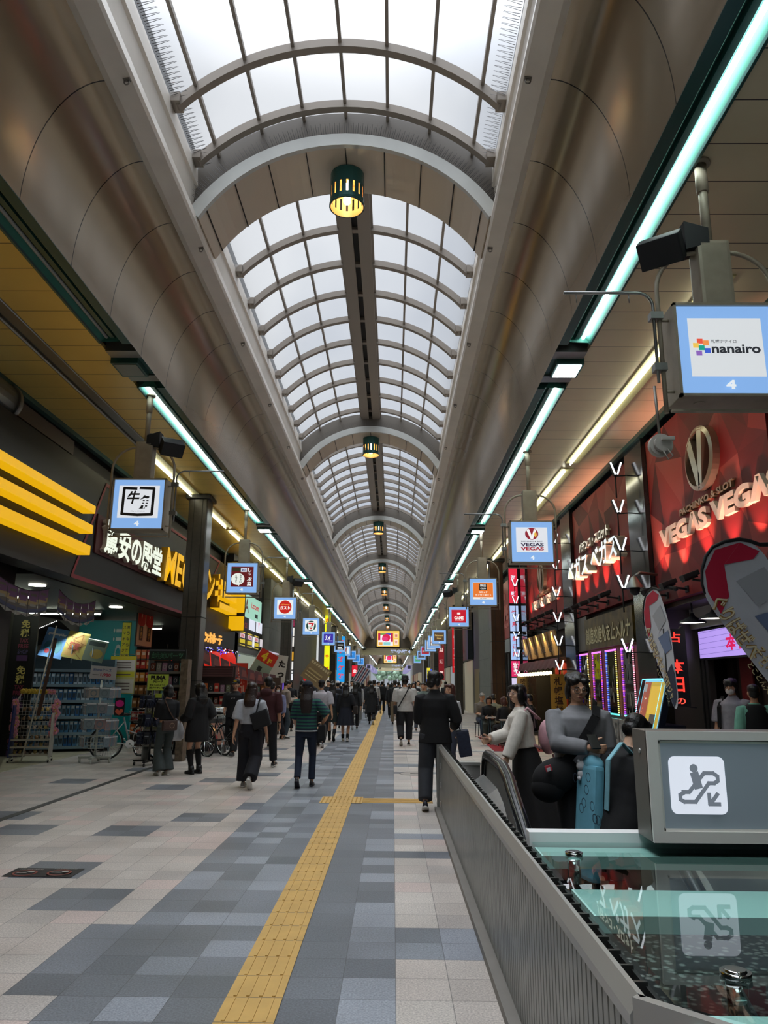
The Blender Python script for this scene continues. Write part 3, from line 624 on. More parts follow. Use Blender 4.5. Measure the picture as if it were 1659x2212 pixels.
def sign_panel(y0, y1, z0, z1, seed, label):
    o = thing('wall_sign', label, 'sign', (4.55, (y0+y1)/2, z0)); p = link('panel', facet_panel(y0, y1, z0, z1, seed), o, M_fac); p.location = (-4.55, -(y0+y1)/2, -z0); return o
def put(o, ch): ch.location = (-o.location.x, -o.location.y, -o.location.z); return ch
def letters(o, tx, y_left, z0, w, h, m, bold=.03, ext=.06, shear=0., name='lettering', x=4.5):
    q = MB(); text(q, tx, (x, y_left, z0), DY, UZ, w, h, 0, bold, ext, shear); return put(o, q.build(name, m, o))
A = sign_panel(8.55, 12.72, 2.93, 5.82, 1, 'faceted red wall sign with large metal V emblem above the shop entrance')
emb = emblem
emb(A, 10.32, 4.79, .47); letters(A, 'VEGΛS VEGΛS', 12.22, 3.8, 3.95, .31, M_cream_l, .05); letters(A, 'PACHINKO & SLOT', 11.3, 4.15, 1.85, .1, M_gold, .03, .05, name='small_lettering')
uplights('the emblem sign', (12.2, 11.35, 10.5, 9.65, 8.9), 3.02, 150)
Bs = sign_panel(13.72, 18.28, 3.18, 5.82, 2, 'faceted red wall sign with tall white katakana letters')
M_litw = glow('lit_letter_white', '#e8f2f6', .95)
letters(Bs, 'ベガス ベガス', 18.22, 4.0, 4.1, .5, M_cream_l, .022, .2, name='letter_body'); q = MB(); text(q, 'ベガス ベガス', (4.295, 18.22, 4.0), DY, UZ, 4.1, .5, 0, .022); put(Bs, q.build('letter_face', M_litw, Bs))
letters(Bs, 'パチンコ・スロット', 17.52, 4.63, 2.45, .23, M_cream_l, .022, .07, name='small_letter_body'); q = MB(); text(q, 'パチンコ・スロット', (4.425, 17.52, 4.63), DY, UZ, 2.45, .23, 0, .022); put(Bs, q.build('small_letter_face', glow('lit_letter_cream', '#efe9d8', .9), Bs))
uplights('the katakana sign', (18.0, 17.2, 16.4, 15.6, 14.8), 3.27, 150)
Cs = sign_panel(19.35, 24.8, 3.33, 5.82, 5, 'faceted red wall sign behind the lightbox signs, above the lantern boards')
emb(Cs, 22.15, 4.72, .47); letters(Cs, 'VEGΛS VEGΛS', 23.95, 3.88, 3.7, .27, M_cream_l, .05); letters(Cs, 'PACHINKO & SLOT', 23.0, 4.2, 1.7, .09, M_gold, .03, .05, name='small_lettering')
uplights('the far faceted sign', (24.3, 23.3, 22.3, 21.3, 20.2), 3.42, 150)
# marble piers with V shaped light bars
for i, (ya, yb, zs) in enumerate(((12.74, 13.7, (5.45, 4.72, 4.0, 3.3, 2.15)), (18.3, 19.33, (5.2, 4.5, 3.8, 3.15, 2.55, 1.95)), (24.82, 25.75, (4.9, 4.3, 3.7, 3.1, 2.5, 1.9)))):
    m = MB(); m.box(4.42, 4.66, ya, yb, 0, 5.98); tag(m.build('marble_pier', M_marb), ('%s polished dark marble pier between the red wall signs' % ORD[i]), 'pier', 'marble piers between the red signs')
    for k, z in enumerate(zs):
        yy = (ya+yb)/2+.35; o = thing('chevron_light', '%s white V-shaped light from the top of the %s marble pier' % (('top', 'second', 'third', 'fourth', 'fifth', 'sixth')[k], ORD[i]), 'light', (4.2, yy, z), 0, 'V-shaped lights on the marble piers')
        for s in (-1, 1):
            R = Matrix.Rotation(s*.33, 3, 'Y'); c = Vector((s*.06, 0, .13)); m = MB(); m.bbox(c, (.026, .1, .26), R); m.build('light_bar', M_spk, o)
            m = MB(); m.bbox(c+Vector((-.0, -.058, 0)), (.03, .014, .25), R); m.build('tube', glow('v_white', '#f6f8ff', 1.6), o)
        m = MB(); m.cyl((0, .03, 0), (.29, .03, .02), .012, 6); m.cyl((0, .03, -.42 if k < len(zs)-1 else -.1), (0, .03, .02), .014, 6); m.build('stem', M_spk, o)
# lower shop front under the emblem sign
m = MB(); m.box(4.66, 5.9, 8.4, 13.0, 2.86, 3.1); struct(m.build('ceiling_entrance', M_wood))
m = MB(); m.box(4.66, 5.3, 12.9, 13.05, 0, 2.9); struct(m.build('wall_entrance', mat('warm_grey_panel', '#77706c', .35, .3)))
o = thing('door_track', 'steel door jambs beside the entrance of the red shop', 'door frame', (5.25, 12.6, 0))
for k in range(3): m = MB(); m.box(-.05, .05, -.05+k*.16, .05+k*.16, 0, 2.55); m.build('jamb', M_steel, o)
m = MB()
for k in range(22): m.box(5.5+.05*(k % 2), 5.6+.05*(k % 2), 8.5+k*.19, 8.5+k*.19+.17, 0, 2.1)
tag(m.build('entrance_shutter', M_wood), 'dark ribbed shutter panels inside the red shop entrance', 'shutter')
m = MB(); m.box(5.44, 5.47, 11.55, 11.95, .2, 2.1); tag(m.build('entrance_banner', Pn('#7a1f20')), 'narrow dark red banner hanging on the ribbed shutter', 'banner')
f = Face((5.43, 10.75, .15), DY, UZ, .95, 2.1, glow_=False); f.r(0, 0, 1, 1, '#3d1d14')
rnd = random.Random(4)
for k in range(40): f.poly([(rnd.random(), rnd.random()) for _ in range(3)], rnd.choice(('#7a2c1a', '#8a5a20', '#5a1a14', '#a0742e')))
tag(f.build('entrance_poster'), 'orange and red patterned poster sheets inside the shop entrance', 'poster')
m = MB(); m.box(5.1, 5.2, 9.4, 13.0, 2.52, 2.86); o = m.build('entrance_board', mat('white_board', '#cfcfc8', .35)); tag(o, 'white header board over the entrance with a small red V', 'signboard')
f = Face((5.095, 11.5, 2.55), DY, UZ, .3, .28, glow_=False); f.ring(.5, .5, .45, .48, .08, '#8a8a86'); f.poly([(.2, .85), (.35, .9), (.5, .4), (.65, .9), (.8, .85), (.55, .08), (.45, .08)], '#9a3a3a'); f.build('emblem', o)
o = thing('wall_screen', 'lilac lit screen with red characters over the entrance', 'screen', (5.15, 11.6, 2.0))
m = MB(); m.box(0, .1, -1.4, 1.15, 0, .5); m.build('frame', M_spk, o)
f = Face((-.006, 1.1, .03), DY, UZ, 2.45, .44, .95); f.r(0, 0, 1, 1, '#b79cf2')
for k in range(5): f.poly([(0, .12+.2*k), (.6, .12+.2*k+.06), (.6, .12+.2*k+.075), (0, .12+.2*k+.015)], '#7d6ab0')
f.t('本日', .42, .2, .3, .55, '#d8145a', .04); f.build('picture', o)
for k, y in enumerate((11.9, 11.1)):
    o = thing('pendant_lamp', '%s black dish lamp shining on the white header board' % ('left', 'right')[k], 'lamp', (4.75, y, 2.55), 0, 'dish lamps over the shop entrance')
    m = MB(); m.lathe([(.02, .16), (.05, .1), (.2, .03), (.21, 0)]); m.cyl((0, 0, .14), (0, 0, .32), .015, 6); m.build('shade', M_spk, o); m = MB(); disc(m, (0, 0, .012), (1, 0, 0), (0, -1, 0), .19, .19, 0); m.build('diffuser', glow('dish_white', '#fffbe8', 3.), o)
o = thing('dot_matrix_display', 'narrow black upright display with red dot-matrix characters', 'display', (4.3, 11.5, 1.28))
m = MB(); m.box(-.16, .16, 0, .09, 0, 1.15); m.prism([(-.16, 1.15), (-.12, 1.2), (-.08, 1.15)], 'y', 0, .09); m.prism([(.08, 1.15), (.12, 1.2), (.16, 1.15)], 'y', 0, .09); m.cyl((.1, .05, 0), (.26, .05, -.02), .01, 6); m.build('case', M_spk, o)
f = Face((-.14, -.004, .02), UX, UZ, .28, 1.1, 1.4); f.t('占', .2, .84, .6, .14, '#ff3b30', .02); f.t('本', .12, .42, .76, .19, '#ff3b30', .02); f.t('日', .25, .17, .55, .2, '#ff3b30', .02); f.t('の', .3, .01, .5, .08, '#ff5040', .02); f.build('characters', o)
# lower shop front under the katakana sign
m = MB(); m.box(4.5, 4.64, 13.75, 18.3, .0, .98); m.box(4.5, 4.64, 17.45, 18.3, 2.32, 3.15); tag(m.build('grey_apron', mat('grey_apron', '#55524e', .45)), 'grey panel strip framing the lit shop windows', 'panel')
o = thing('gold_banner', 'wide gold and black banner of bold characters above the lit windows', 'banner', (4.42, 15.6, 2.36)); m = MB(); m.box(0, .1, -1.75, 1.75, 0, .68); put2 = m.build('board', mat('gold_black_print', '#5a4a1a', .45, .2, var=.7, scale=3.5), o)
f = Face((-.008, 1.7, .1), DY, UZ, 3.4, .42, glow_=False); f.t('創造的進化を止メルナ', .02, .05, .96, .85, '#8f8558', .025); f.t('創造的進化を止メルナ', .028, .02, .95, .85, '#c9c29a', .01); f.build('lettering', o)
m = MB(); m.box(4.5, 4.62, 13.8, 18.28, .98, 2.36); tag(m.build('red_window_wall', Pn('#7a0f16', .4)), 'deep red wall around the tall lit shop windows', 'wall panel', kind='structure')
for k, (ya, yb) in enumerate(((18.2, 17.42), (17.05, 16.32), (15.98, 15.22), (14.88, 14.12))):
    o = thing('lit_window', '%s tall dark shop window outlined with coloured light dots' % ('far left', 'second', 'third', 'near right')[k], 'window', (4.49, (ya+yb)/2, 1.0), 0, 'shop windows outlined with lights'); h = 1.3; w = ya-yb
    m = MB(); m.box(0, .012, -w/2, w/2, 0, h); m.build('pane', mat('dark_reflective_glass', '#14130f', .06, .2, spec=1.), o)
    rr_ = random.Random(k); cs = [('#6a4cf0', '#c04ce0', '#e8d070', '#f0f0c0'), ('#c04ce0', '#f06ab0', '#b04ce8', '#e85a90'), ('#4a6cf0', '#8aa0ff', '#f0e070', '#f8f0b0'), ('#b04cf0', '#f07ac0', '#f09ab0', '#f0c0d0')][k]
    for side, yy in ((0, w/2-.03), (2, -w/2+.03)):
        q = MB(); n = 34
        for j in range(n): z = h*(j+.5)/n; q.box(-.02, 0, yy-.018, yy+.018, z-.011, z+.011, 0 if (j*7+k) % 3 else 1)
        q.build('light_strip', [G(cs[side], 1.3), G(cs[side+1], 1.5)], o)
    q = MB(); q.box(-.02, 0, -w/2, w/2, h-.035, h); q.build('light_strip', G('#e07af0', 1.4), o); q = MB(); q.box(-.02, 0, -w/2, w/2, 0, .03); q.build('light_strip', G(('#5ae0f0', '#d060f0', '#60f0e8', '#70e0f0')[k], 1.4), o)
    f = Face((-.004, w/2-.08, .05), DY, UZ, w-.16, h-.1, glow_=False)
    for j in range(16): a, b_ = rr_.random()*.85, rr_.random()*.9; f.r(a, b_, rr_.uniform(.02, .12), rr_.uniform(.02, .2), rr_.choice(('#4a4038', '#6a5a48', '#38424a', '#5a2a28', '#8a8478')))
    f.build('display', o)
M_clear = mat('clear_plastic', '#a9a8a4', .12, .3, var=.5, scale=9)
for k in range(6):
    y = 17.6-k*.6; m = MB(); m.bbox((4.4, y, .7), (.1, .5, .5), bev=.02); m.bbox((4.34, y, .72), (.03, .34, .3), bev=.01); tag(m.build('plastic_crate', M_clear), '%s clear plastic prize box on the ledge below the lit windows' % ORD[k], 'box', 'plastic boxes under the lit windows')
m = MB(); m.box(4.33, 4.5, 14.0, 18.2, .38, .45); tag(m.build('window_ledge', M_steel), 'steel ledge carrying the plastic boxes below the lit windows', 'ledge')
# slanted kiosk screen
o = thing('kiosk_screen', 'slanted kiosk screen with neon blue edge beside the lit windows', 'screen', (3.9, 12.1, 0))
R = Matrix.Rotation(.27, 3, 'Y'); m = MB(); m.bbox((.16, 0, 1.07), (.1, 1.0, 1.28), R, bev=.01); m.bbox((.34, 0, .5), (.36, .9, 1.0), bev=.02); m.build('cabinet', mat('navy_cabinet', '#10152a', .3), o)
ux = Vector((0, -1, 0)); uzv = R @ Vector((0, 0, 1)); org = Vector((.16, 0, 1.07))+R @ Vector((-.055, .48, -.61))
f = Face(org, ux, uzv, .96, 1.22, .8); f.r(0, 0, 1, 1, '#8fd8f5'); f.r(.03, .02, .94, .95, '#c8a838'); f.r(.03, .02, .32, .95, '#a0503c'); f.r(.4, .55, .5, .36, '#e0b840'); f.r(.55, .3, .3, .25, '#4a443c'); f.r(.06, .84, .14, .1, '#9a9a98')
rnd = random.Random(9)
for j in range(30): f.r(.05+rnd.random()*.25, .05+rnd.random()*.75, .05, .02, rnd.choice(('#d86a4a', '#b03a34', '#e0a060', '#e8e0d0')))
f.build('picture', o)
q = MB()
for a, b_, c, d in ((0, .02, 0, 1), (.98, 1, 0, 1), (0, 1, 0, .015), (0, 1, .985, 1)):
    rect(q, f.P(a, c), ux, uzv, (b_-a)*.96, (d-c)*1.22, 0, .1*.1+.05)
q.build('neon_edge', G('#6fe6ff', 1.6), o)
# restaurant front
m = MB(); m.box(4.75, 5.9, 19.3, 25.7, 2.3, 3.3); struct(m.build('wall_restaurant', Pn('#3a2a20')))
m = MB(); m.box(5.4, 5.5, 19.3, 25.7, 0, 2.3); struct(m.build('wall_restaurant_inner', mat('warm_wood_wall', '#a88444', .55, var=.2, scale=2)))
l = bpy.data.lights.new('restaurant_light', 'AREA'); l.energy = 40; l.color = (1, .78, .4); l.shape = 'RECTANGLE'; l.size = .5; l.size_y = 5; lo = bpy.data.objects.new('restaurant_light', l); lo.location = (5.0, 22.5, 2.25); COL.objects.link(lo)
M_lan = mat('lantern_board', '#b08c58', .4, .0, var=.3, scale=5)
for k in range(5):
    y = 24.9-k*1.08; o = thing('lantern_board', '%s tilted lit board of brush characters above the restaurant awning' % ORD[4-k], 'signboard', (4.4, y, 2.35), 0, 'lit boards above the restaurant')
    R = Matrix.Rotation(-.22, 3, 'Y'); m = MB(); m.bbox((0, 0, .36), (.04, .88, .68), R); m.build('board', M_lan, o)
    f = Face(Vector((-.06, .4, .03))+R @ Vector((-.0, 0, 0)), DY, R @ Vector((0, 0, 1)), .8, .66, glow_=False); f.t(('味噌', '札幌', '山頭', '火拉', '塩麺')[k], .12, .12, .76, .32, '#2a1a12', .03); f.build('lettering', o)
    m = MB(); m.cyl((.1, 0, .78), (-.22, 0, .84), .015, 6); m.bbox((-.24, 0, .82), (.1, .12, .07), bev=.01); m.build('lamp_arm', M_spk, o)
    l = bpy.data.lights.new('board_lamp', 'SPOT'); l.energy = 60; l.color = (1, .85, .5); l.spot_size = radians(60); l.spot_blend = .6; l.shadow_soft_size = .03; lo = bpy.data.objects.new('board_lamp', l); COL.objects.link(lo); lo.parent = o; lo.location = (-.25, 0, .765); lo.rotation_euler = Vector((.26, 0, -.4)).to_track_quat('-Z', 'Y').to_euler()
m = MB(); N_ = 40
for k in range(N_):
    a, b_ = 19.5+6.1*k/N_, 19.5+6.1*(k+1)/N_; za = .05*abs(sin(k*.7)); zb = .05*abs(sin((k+1)*.7))
    m.quad((4.3, a, 2.28), (4.3, b_, 2.28), (4.18, b_, 1.98+zb), (4.18, a, 1.98+za)); m.quad((4.3, a, 2.28), (4.6, a, 2.3), (4.6, b_, 2.3), (4.3, b_, 2.28))
tag(m.build('awning', mat('maroon_awning', '#5a2426', .6, var=.2, scale=4)), 'maroon cloth awning over the row of bulbs', 'awning')
for k in range(13):
    m = MB(); m.ball((0, 0, 0), .055, 12, 8, 0); m.cyl((0, 0, .05), (0, 0, .12), .02, 8, 1); ob = m.build('bulb', [glow('bulb_warm', '#ffedc0', 3.), M_spk]); ob.location = (4.25, 25.6-k*.42, 1.9); tag(ob, 'round warm bulb in the row under the maroon awning', 'bulb', 'bulbs under the maroon awning')
for k, (y, c, t_) in enumerate(((25.2, '#b99a5c', '味噌ラーメン'), (19.85, '#c8963c', '札幌塩醤油'))):
    o = thing('hanging_banner', '%s cloth banner of brush writing beside the restaurant door' % ('pale tan', 'golden')[k], 'banner', (4.3, y, .55)); m = MB(); m.box(-.2, .2, 0, .012, 0, 1.3); m.cyl((-.22, .006, 1.3), (.22, .006, 1.3), .01, 6); m.cyl((.2, .006, 1.3), (.36, .006, 1.3), .01, 6); m.build('cloth', Pn(c), o); f = Face((-.18, -.004, .05), UX, UZ, .36, 1.2, glow_=False); f.v(t_, .1, 0, .8, 1, '#4a2c18', .02); f.build('writing', o)
m = MB()
for y in (20.6, 21.4, 23.2, 24.3): m.box(5.2, 5.36, y-.07, y+.07, 0, 2.3)
tag(m.build('red_posts', Pn('#8a1f1c')), 'red painted timber posts of the restaurant front', 'post', kind='structure')
m = MB(); m.bbox((4.9, 22.3, .75), (.05, 1.1, 1.5), bev=.01); m.ball((4.86, 22.3, 1.25), .02); tag(m.build('wood_screen', mat('plywood', '#b08c64', .55, var=.1, scale=4)), 'plain plywood screen standing in the restaurant doorway', 'screen')
# game centre panels and further shops
o = thing('wall_sign', 'flat red wall sign with tall pale block letters beyond the lantern boards', 'sign', (4.5, 30, 3.36)); m = MB(); m.box(0, .14, -1.55, 1.55, 0, 2.25); m.build('panel', Pn('#a83436', .4), o); q = MB(); text(q, 'GAME', (-.0, 1.0, .7), DY, UZ, 1.9, .62, 0, .05, .03); text(q, 'TAITO STATION', (0, 1.0, .42), DY, UZ, 1.9, .16, 0, .03, .03); q.box(-.03, 0, -.2, .3, 1.55, 1.8); q.build('lettering', Pn('#d68a86'), o)
o = thing('wall_sign', 'flat charcoal wall sign with thin white brush marks', 'sign', (4.5, 27.6, 3.36)); m = MB(); m.box(0, .14, -.8, .8, 0, 2.35); m.build('panel', Pn('#34363a', .4), o); q = MB(); text(q, 'あ米', (0, .5, 1.0), DY, UZ, .9, .5, 0, -.005, .01); text(q, 'ノ', (0, .2, .3), DY, UZ, .3, .25, 0, 0, .01); q.build('lettering', Pn('#a8aaac'), o)
o = thing('lit_sign_column', 'tall projecting lit sign in white, red and pale blue sections', 'sign', (4.2, 26.35, 1.35)); m = MB(); m.box(-.1, .3, 0, .12, 0, 4.5); m.build('case', M_spk, o)
f = Face((-.09, -.005, .02), UX, UZ, .3, 4.45); 
for z, h_, c, tx, tc_ in ((.0, .1, '#d8d0f0', '', ''), (.11, .12, '#e0306a', '営業', '#fff0f4'), (.24, .2, '#a8c8f8', '居酒屋', '#d04a50'), (.46, .2, '#b4ccf6', '焼鳥', '#c83a50'), (.68, .28, '#e8304a', '海鮮', '#eef0ff')):
    f.r(0, z, 1, h_, c)
    if tx: f.v(tx, .2, z+.01, .6, h_-.02, tc_, .03)
f.build('face', o)
m = MB(); m.box(4.4, 4.62, 26.2, 31.6, 2.86, 3.3); m.box(4.3, 4.62, 26.2, 31.6, 2.78, 2.86); tag(m.build('steel_canopy', M_alu), 'dull metal canopy below the red and charcoal wall signs', 'canopy')
m = MB()
for y in (26.6, 27.9, 29.2, 30.5): m.box(4.45, 4.62, y, y+.08, 0, 2.8)
m.box(4.56, 4.6, 26.4, 31.5, 0, 2.8, 1); tag(m.build('glazed_front', [M_steel, MATS['dark_reflective_glass']]), 'dark glazed shop front with steel mullions under the metal canopy', 'shop front', kind='structure')
m = MB(); m.box(4.15, 4.62, 31.7, 36.4, 0, 6.0); tag(m.build('grey_stone_block', M_greys), 'grey stone clad building face beyond the bronze column', 'building', kind='structure')
q = MB(); text(q, 'る', (4.2, 31.69, 2.25), UX, UZ, .38, .34, 0, .04, .02); q.box(4.16, 4.6, 31.66, 31.7, 2.1, 2.12); tag(q.build('character_sign', M_black), 'single black character mounted on the grey stone wall', 'sign')
m = MB(); m.box(4.5, 4.62, 36.5, 42, 0, 2.4, 0); m.box(4.5, 4.62, 36.5, 42, 2.4, 6., 1); m.box(4.4, 4.62, 37.6, 38.8, 0, 2.2, 2); tag(m.build('tan_doorway', [mat('tan_wall', '#8a7a54', .6), Pn('#4a443a'), Pn('#1b1a19')]), 'tan recessed doorway between the stone wall and dark column', 'doorway', kind='structure')
def blade_sign(x, y, z, w, h, col, tx, tcol, label, glow_=.95, d=.12):
    o = thing('blade_sign', label, 'sign', (x, y, z)); m = MB(); m.box(-w/2, w/2, 0, d, 0, h); m.build('case', M_spk, o); f = Face((-w/2+.01, -.005, .01), UX, UZ, w-.02, h-.02, glow_); f.r(0, 0, 1, 1, col)
    if tx: f.v(tx, .14, .03, .72, .94, tcol, .04)
    f.build('face', o); return o
blade_sign(3.95, 47, 2.3, .55, 3.2, '#c8151e', '金券メガネ', '#fff0e8', 'tall red blade sign with white katakana beyond the dark column')
blade_sign(3.9, 44.4, 2.2, .35, 3.6, '#8f9af5', 'ドラッグストア', '#f4f6ff', 'tall lavender blue blade sign nearest the dark column')
blade_sign(3.7, 58, 1.9, .45, 2.8, '#7c1620', '居酒屋', '#f0c8c0', 'dark red blade sign far up the right side')
blade_sign(3.6, 76, 1.5, .6, 1.6, '#3a56c8', '薬局', '#e8ecff', 'small blue blade sign far up the right side')
blade_sign(2.9, 62, 1.3, .3, 1.6, '#e6d83a', '営業中', '#4a4210', 'yellow standing sign far up the right side')
rnd = random.Random(12)
for k in range(9):
    y = 43.5+k*5.8; m = MB(); w = 4.9; m.box(4.3, 4.6, y, y+w, 3.0, 5.7)
    tag(m.build('shop_fascia', Pn(rnd.choice(('#3a3634', '#5a2a2a', '#4a4640', '#2f3a44', '#6a5a48')))), '%s plain shop fascia beyond the dark right-hand column' % ORD[k], 'shop front', 'far right-hand shop fronts')
    m = MB(); m.box(4.55, 4.61, y+.25, y+w-.1, 0, 2.95); tag(m.build('shop_window', G(rnd.choice(('#c8b898', '#d8d0c0', '#b0a890', '#c0c8d0')), .35)), '%s lit shop window beyond the dark right-hand column' % ORD[k], 'shop window', 'far right-hand shop windows')
# ================================================================ LEFT SIDE SHOPS
UY = (0, 1, 0)
M_fasc = mat('black_fascia', '#0b0b0d', .5, var=.1, scale=2); M_red = Pn('#6a1622', .45); M_yel = glow('donki_yellow', '#f2b70e', .85); M_yel2 = mat('yellow_sides', '#c8920e', .45)
mb = MB(); mb.box(-9.9, -9.7, Y0, Y1, 0, 6.1); mb.box(-9.7, -6.05, 12.2, 26.9, 3.46, 6.0); struct(mb.build('wall_left', Pn('#2a2826')))
mb = MB(); mb.box(-9.7, -6.0, 12.2, 26.9, 3.32, 3.46); struct(mb.build('ceiling_shop', Pn('#0d0d0d')))
mb = MB(); mb.box(-9.7, -6.3, Y0, 12.2, 0, 6.0); struct(mb.build('wall_left_near', M_fasc))
o = thing('shop_fascia', 'black shop fascia with a red outlined panel and yellow bars', 'fascia', (-5.6, 17, 3.34))
m = MB(); m.box(-.4, 0, -17+Y0, 8.4, 0, 2.06); m.build('board', M_fasc, o)
f = Face((-5.59, 0, 0), UY, UZ, 1, 1, glow_=False)
f.stroke([(13.85, 5.3), (12.72, 3.37), (21.0, 3.37), (23.5, 5.35), (13.85, 5.3)], .07, '#8a2434'); put(o, f.build('red_outline', o))
for k, (ya, za, zb, yb) in enumerate(((6.0, 4.52, 4.65, 12.93), (6.0, 4.145, 4.29, 12.9), (6.0, 3.755, 3.915, 12.87))):
    m = MB(); m.box(-5.6, -5.38, ya, yb, za, zb); m.box(-5.38, -5.375, ya, yb, za, zb, 1); m.box(-5.6, -5.38, ya, yb, za-.004, za, 1); put(o, m.build('yellow_bar', [M_yel2, M_yel], o))
m = MB(); m.box(-5.6, -5.57, 13.55, 17.45, 3.92, 4.66); put(o, m.build('maroon_backing', Pn('#4a0f16'), o))
m = MB(); text(m, '驚安の殿堂', (-5.57, 13.75, 3.97), UY, UZ, 3.55, .66, 0, .03, .08); text(m, '驚安の殿堂', (-5.488, 13.75, 3.97), UY, UZ, 3.55, .66, 1, .03, 0.); put(o, m.build('white_lettering', [M_cream_l, glow('lit_mint_white', '#eef6e4', .95)], o))
m = MB(); text(m, 'MEGA', (-5.57, 17.3, 3.9), UY, UZ, 3.0, .85, 0, .025, .16, .18); text(m, 'MEGA', (-5.408, 17.3, 3.9), UY, UZ, 3.0, .85, 1, .025, 0., .18); put(o, m.build('yellow_lettering', [M_yel2, M_yel], o))
m = MB(); text(m, 'ドンキ', (-5.57, 20.2, 3.85), UY, UZ, 2.9, 1.0, 0, .03, .2, .18); text(m, 'ドンキ', (-5.368, 20.2, 3.85), UY, UZ, 2.9, 1.0, 1, .03, 0., .18); put(o, m.build('yellow_lettering', [M_yel2, M_yel], o))
for k, (za, zb, y1_) in enumerate(((4.5, 4.68, 24.9), (4.18, 4.36, 25.0), (3.8, 3.98, 25.1))):
    m = MB(); m.box(-5.6, -5.3, 22.6, y1_, za, zb); m.box(-5.3, -5.295, 22.6, y1_, za, zb, 1); m.box(-5.6, -5.3, 22.6, y1_, za-.004, za, 1); put(o, m.build('yellow_bar', [M_yel2, M_yel], o))
o = thing('blade_sign', 'tall yellow projecting sign at the end of the black fascia', 'sign', (-5.3, 25.3, 3.3))
for z0, h_ in ((.0, .48), (.6, .75), (1.4, .95)): m = MB(); m.box(-.3, .22, 0, .15, z0, z0+h_, 0); m.box(-.3, .22, -.004, 0, z0, z0+h_, 1); m.build('yellow_panel', [M_yel2, M_yel], o)
m = MB(); m.box(-.3, .22, .03, .13, -.02, 2.4); m.build('frame', M_black, o)
m = MB(); text(m, 'MEGAドン.キホーテ', (-5.49, 20.1, 2.72), UY, UZ, 3.75, .32, 0, .03, .04); tag(m.build('lit_lettering', glow('amber_letters', '#f7b254', 1.0)), 'row of small amber lit letters below the yellow lettering', 'lettering')
m = MB(); m.box(-6.0, -5.5, 20.9, 26.5, 2.55, 3.34); m.box(-5.85, -5.5, 26.0, 26.6, 0, 3.3); tag(m.build('dark_lintel', M_fasc), 'dark lintel behind the small amber letters', 'lintel', kind='structure')
for k, (x, y) in enumerate(((-6.6, 13.6), (-6.6, 17.6))):
    m = MB(); m.cyl((x, y, 3.295), (x, y, 3.318), .15, 20); tag(m.build('recessed_light', glow('downlight_white', '#fffbe8', 8.)), '%s round recessed light under the black fascia' % ('nearer', 'farther')[k], 'downlight')
# daylight-white ceiling lights inside the open shop
for k, (y, e) in enumerate(((14.8, 75), (18.5, 60), (23.5, 60))):
    o = thing('shop_batten', '%s white batten light inside the open left-hand shop' % ORD[k], 'ceiling light', (-8.2, y, 3.23)); m = MB(); m.box(-.9, .9, -.06, .06, 0, .08); m.build('casing', Pn('#c8c8c4'), o); m = MB(); m.box(-.88, .88, -.04, .04, -.03, 0); m.build('tube', glow('batten_white', '#f6ffe8', 15.), o)
M_shopfl = mat('shop_floor', '#b5ae94', .35, var=.08, scale=2); seam_lines(M_shopfl, 1, .45, 0, .012, .6)
mb = MB(); mb.box(-9.7, -6.92, 12.9, 26.9, -.01, .004); struct(mb.build('floor_shop', M_shopfl))
# upper dark clutter on the near left
o = thing('wall_duct', 'grey rounded duct end high on the near left wall', 'duct', (-5.95, 9.6, 5.4)); m = MB(); m.tube([(0, -6, .3), (0, .9, .3)], .28, 20); m.build('pipe', M_alu, o); m = MB(); m.tube([(0, .85, .3), (0, .95, .3)], .31, 20); m.build('collar', M_alu, o)
m = MB(); m.box(-6.3, -5.92, Y0, 13.0, 5.64, 5.9); tag(m.build('wall_cladding', Pn('#5a5148', .5)), 'brown cladding band above the yellow bars', 'cladding', kind='structure')
# pillar with duty free strips
M_dpil = mat('shop_pillar', '#3f3d38', .35, .4)
m = MB(); m.box(-9.3, -8.55, 16.4, 16.9, 0, 3.3); m.box(-8.52, -8.4, 16.4, 16.9, 0, 3.3); tag(m.build('shop_pillar', M_dpil), 'grey metal pillar at the far left edge of the open shop', 'pillar', kind='structure')
o = thing('tax_free_panel', 'tall black strip panel of purple and yellow duty free writing', 'sign', (-8.05, 16.3, .02)); m = MB(); m.box(-.3, .26, 0, .06, 0, 3.0); m.build('board', M_black, o)
f = Face((-.2, -.005, .0), UX, UZ, .4, 3.0, glow_=False)
for q in range(3):
    z = q*.33; f.t('免', .25, z+.235, .5, .06, '#c8b86a', .03); f.t('税', .25, z+.17, .5, .06, '#c8b86a', .03); f.t('TAX', .25, z+.13, .5, .03, '#8a3a50', .02); f.t('FREE', .22, z+.09, .56, .03, '#8a3a50', .02); f.t('SHOP', .22, z+.05, .56, .03, '#55507a', .02); f.r(.2, z+.0, .6, .04, '#4a2f5a')
f.build('writing', o)
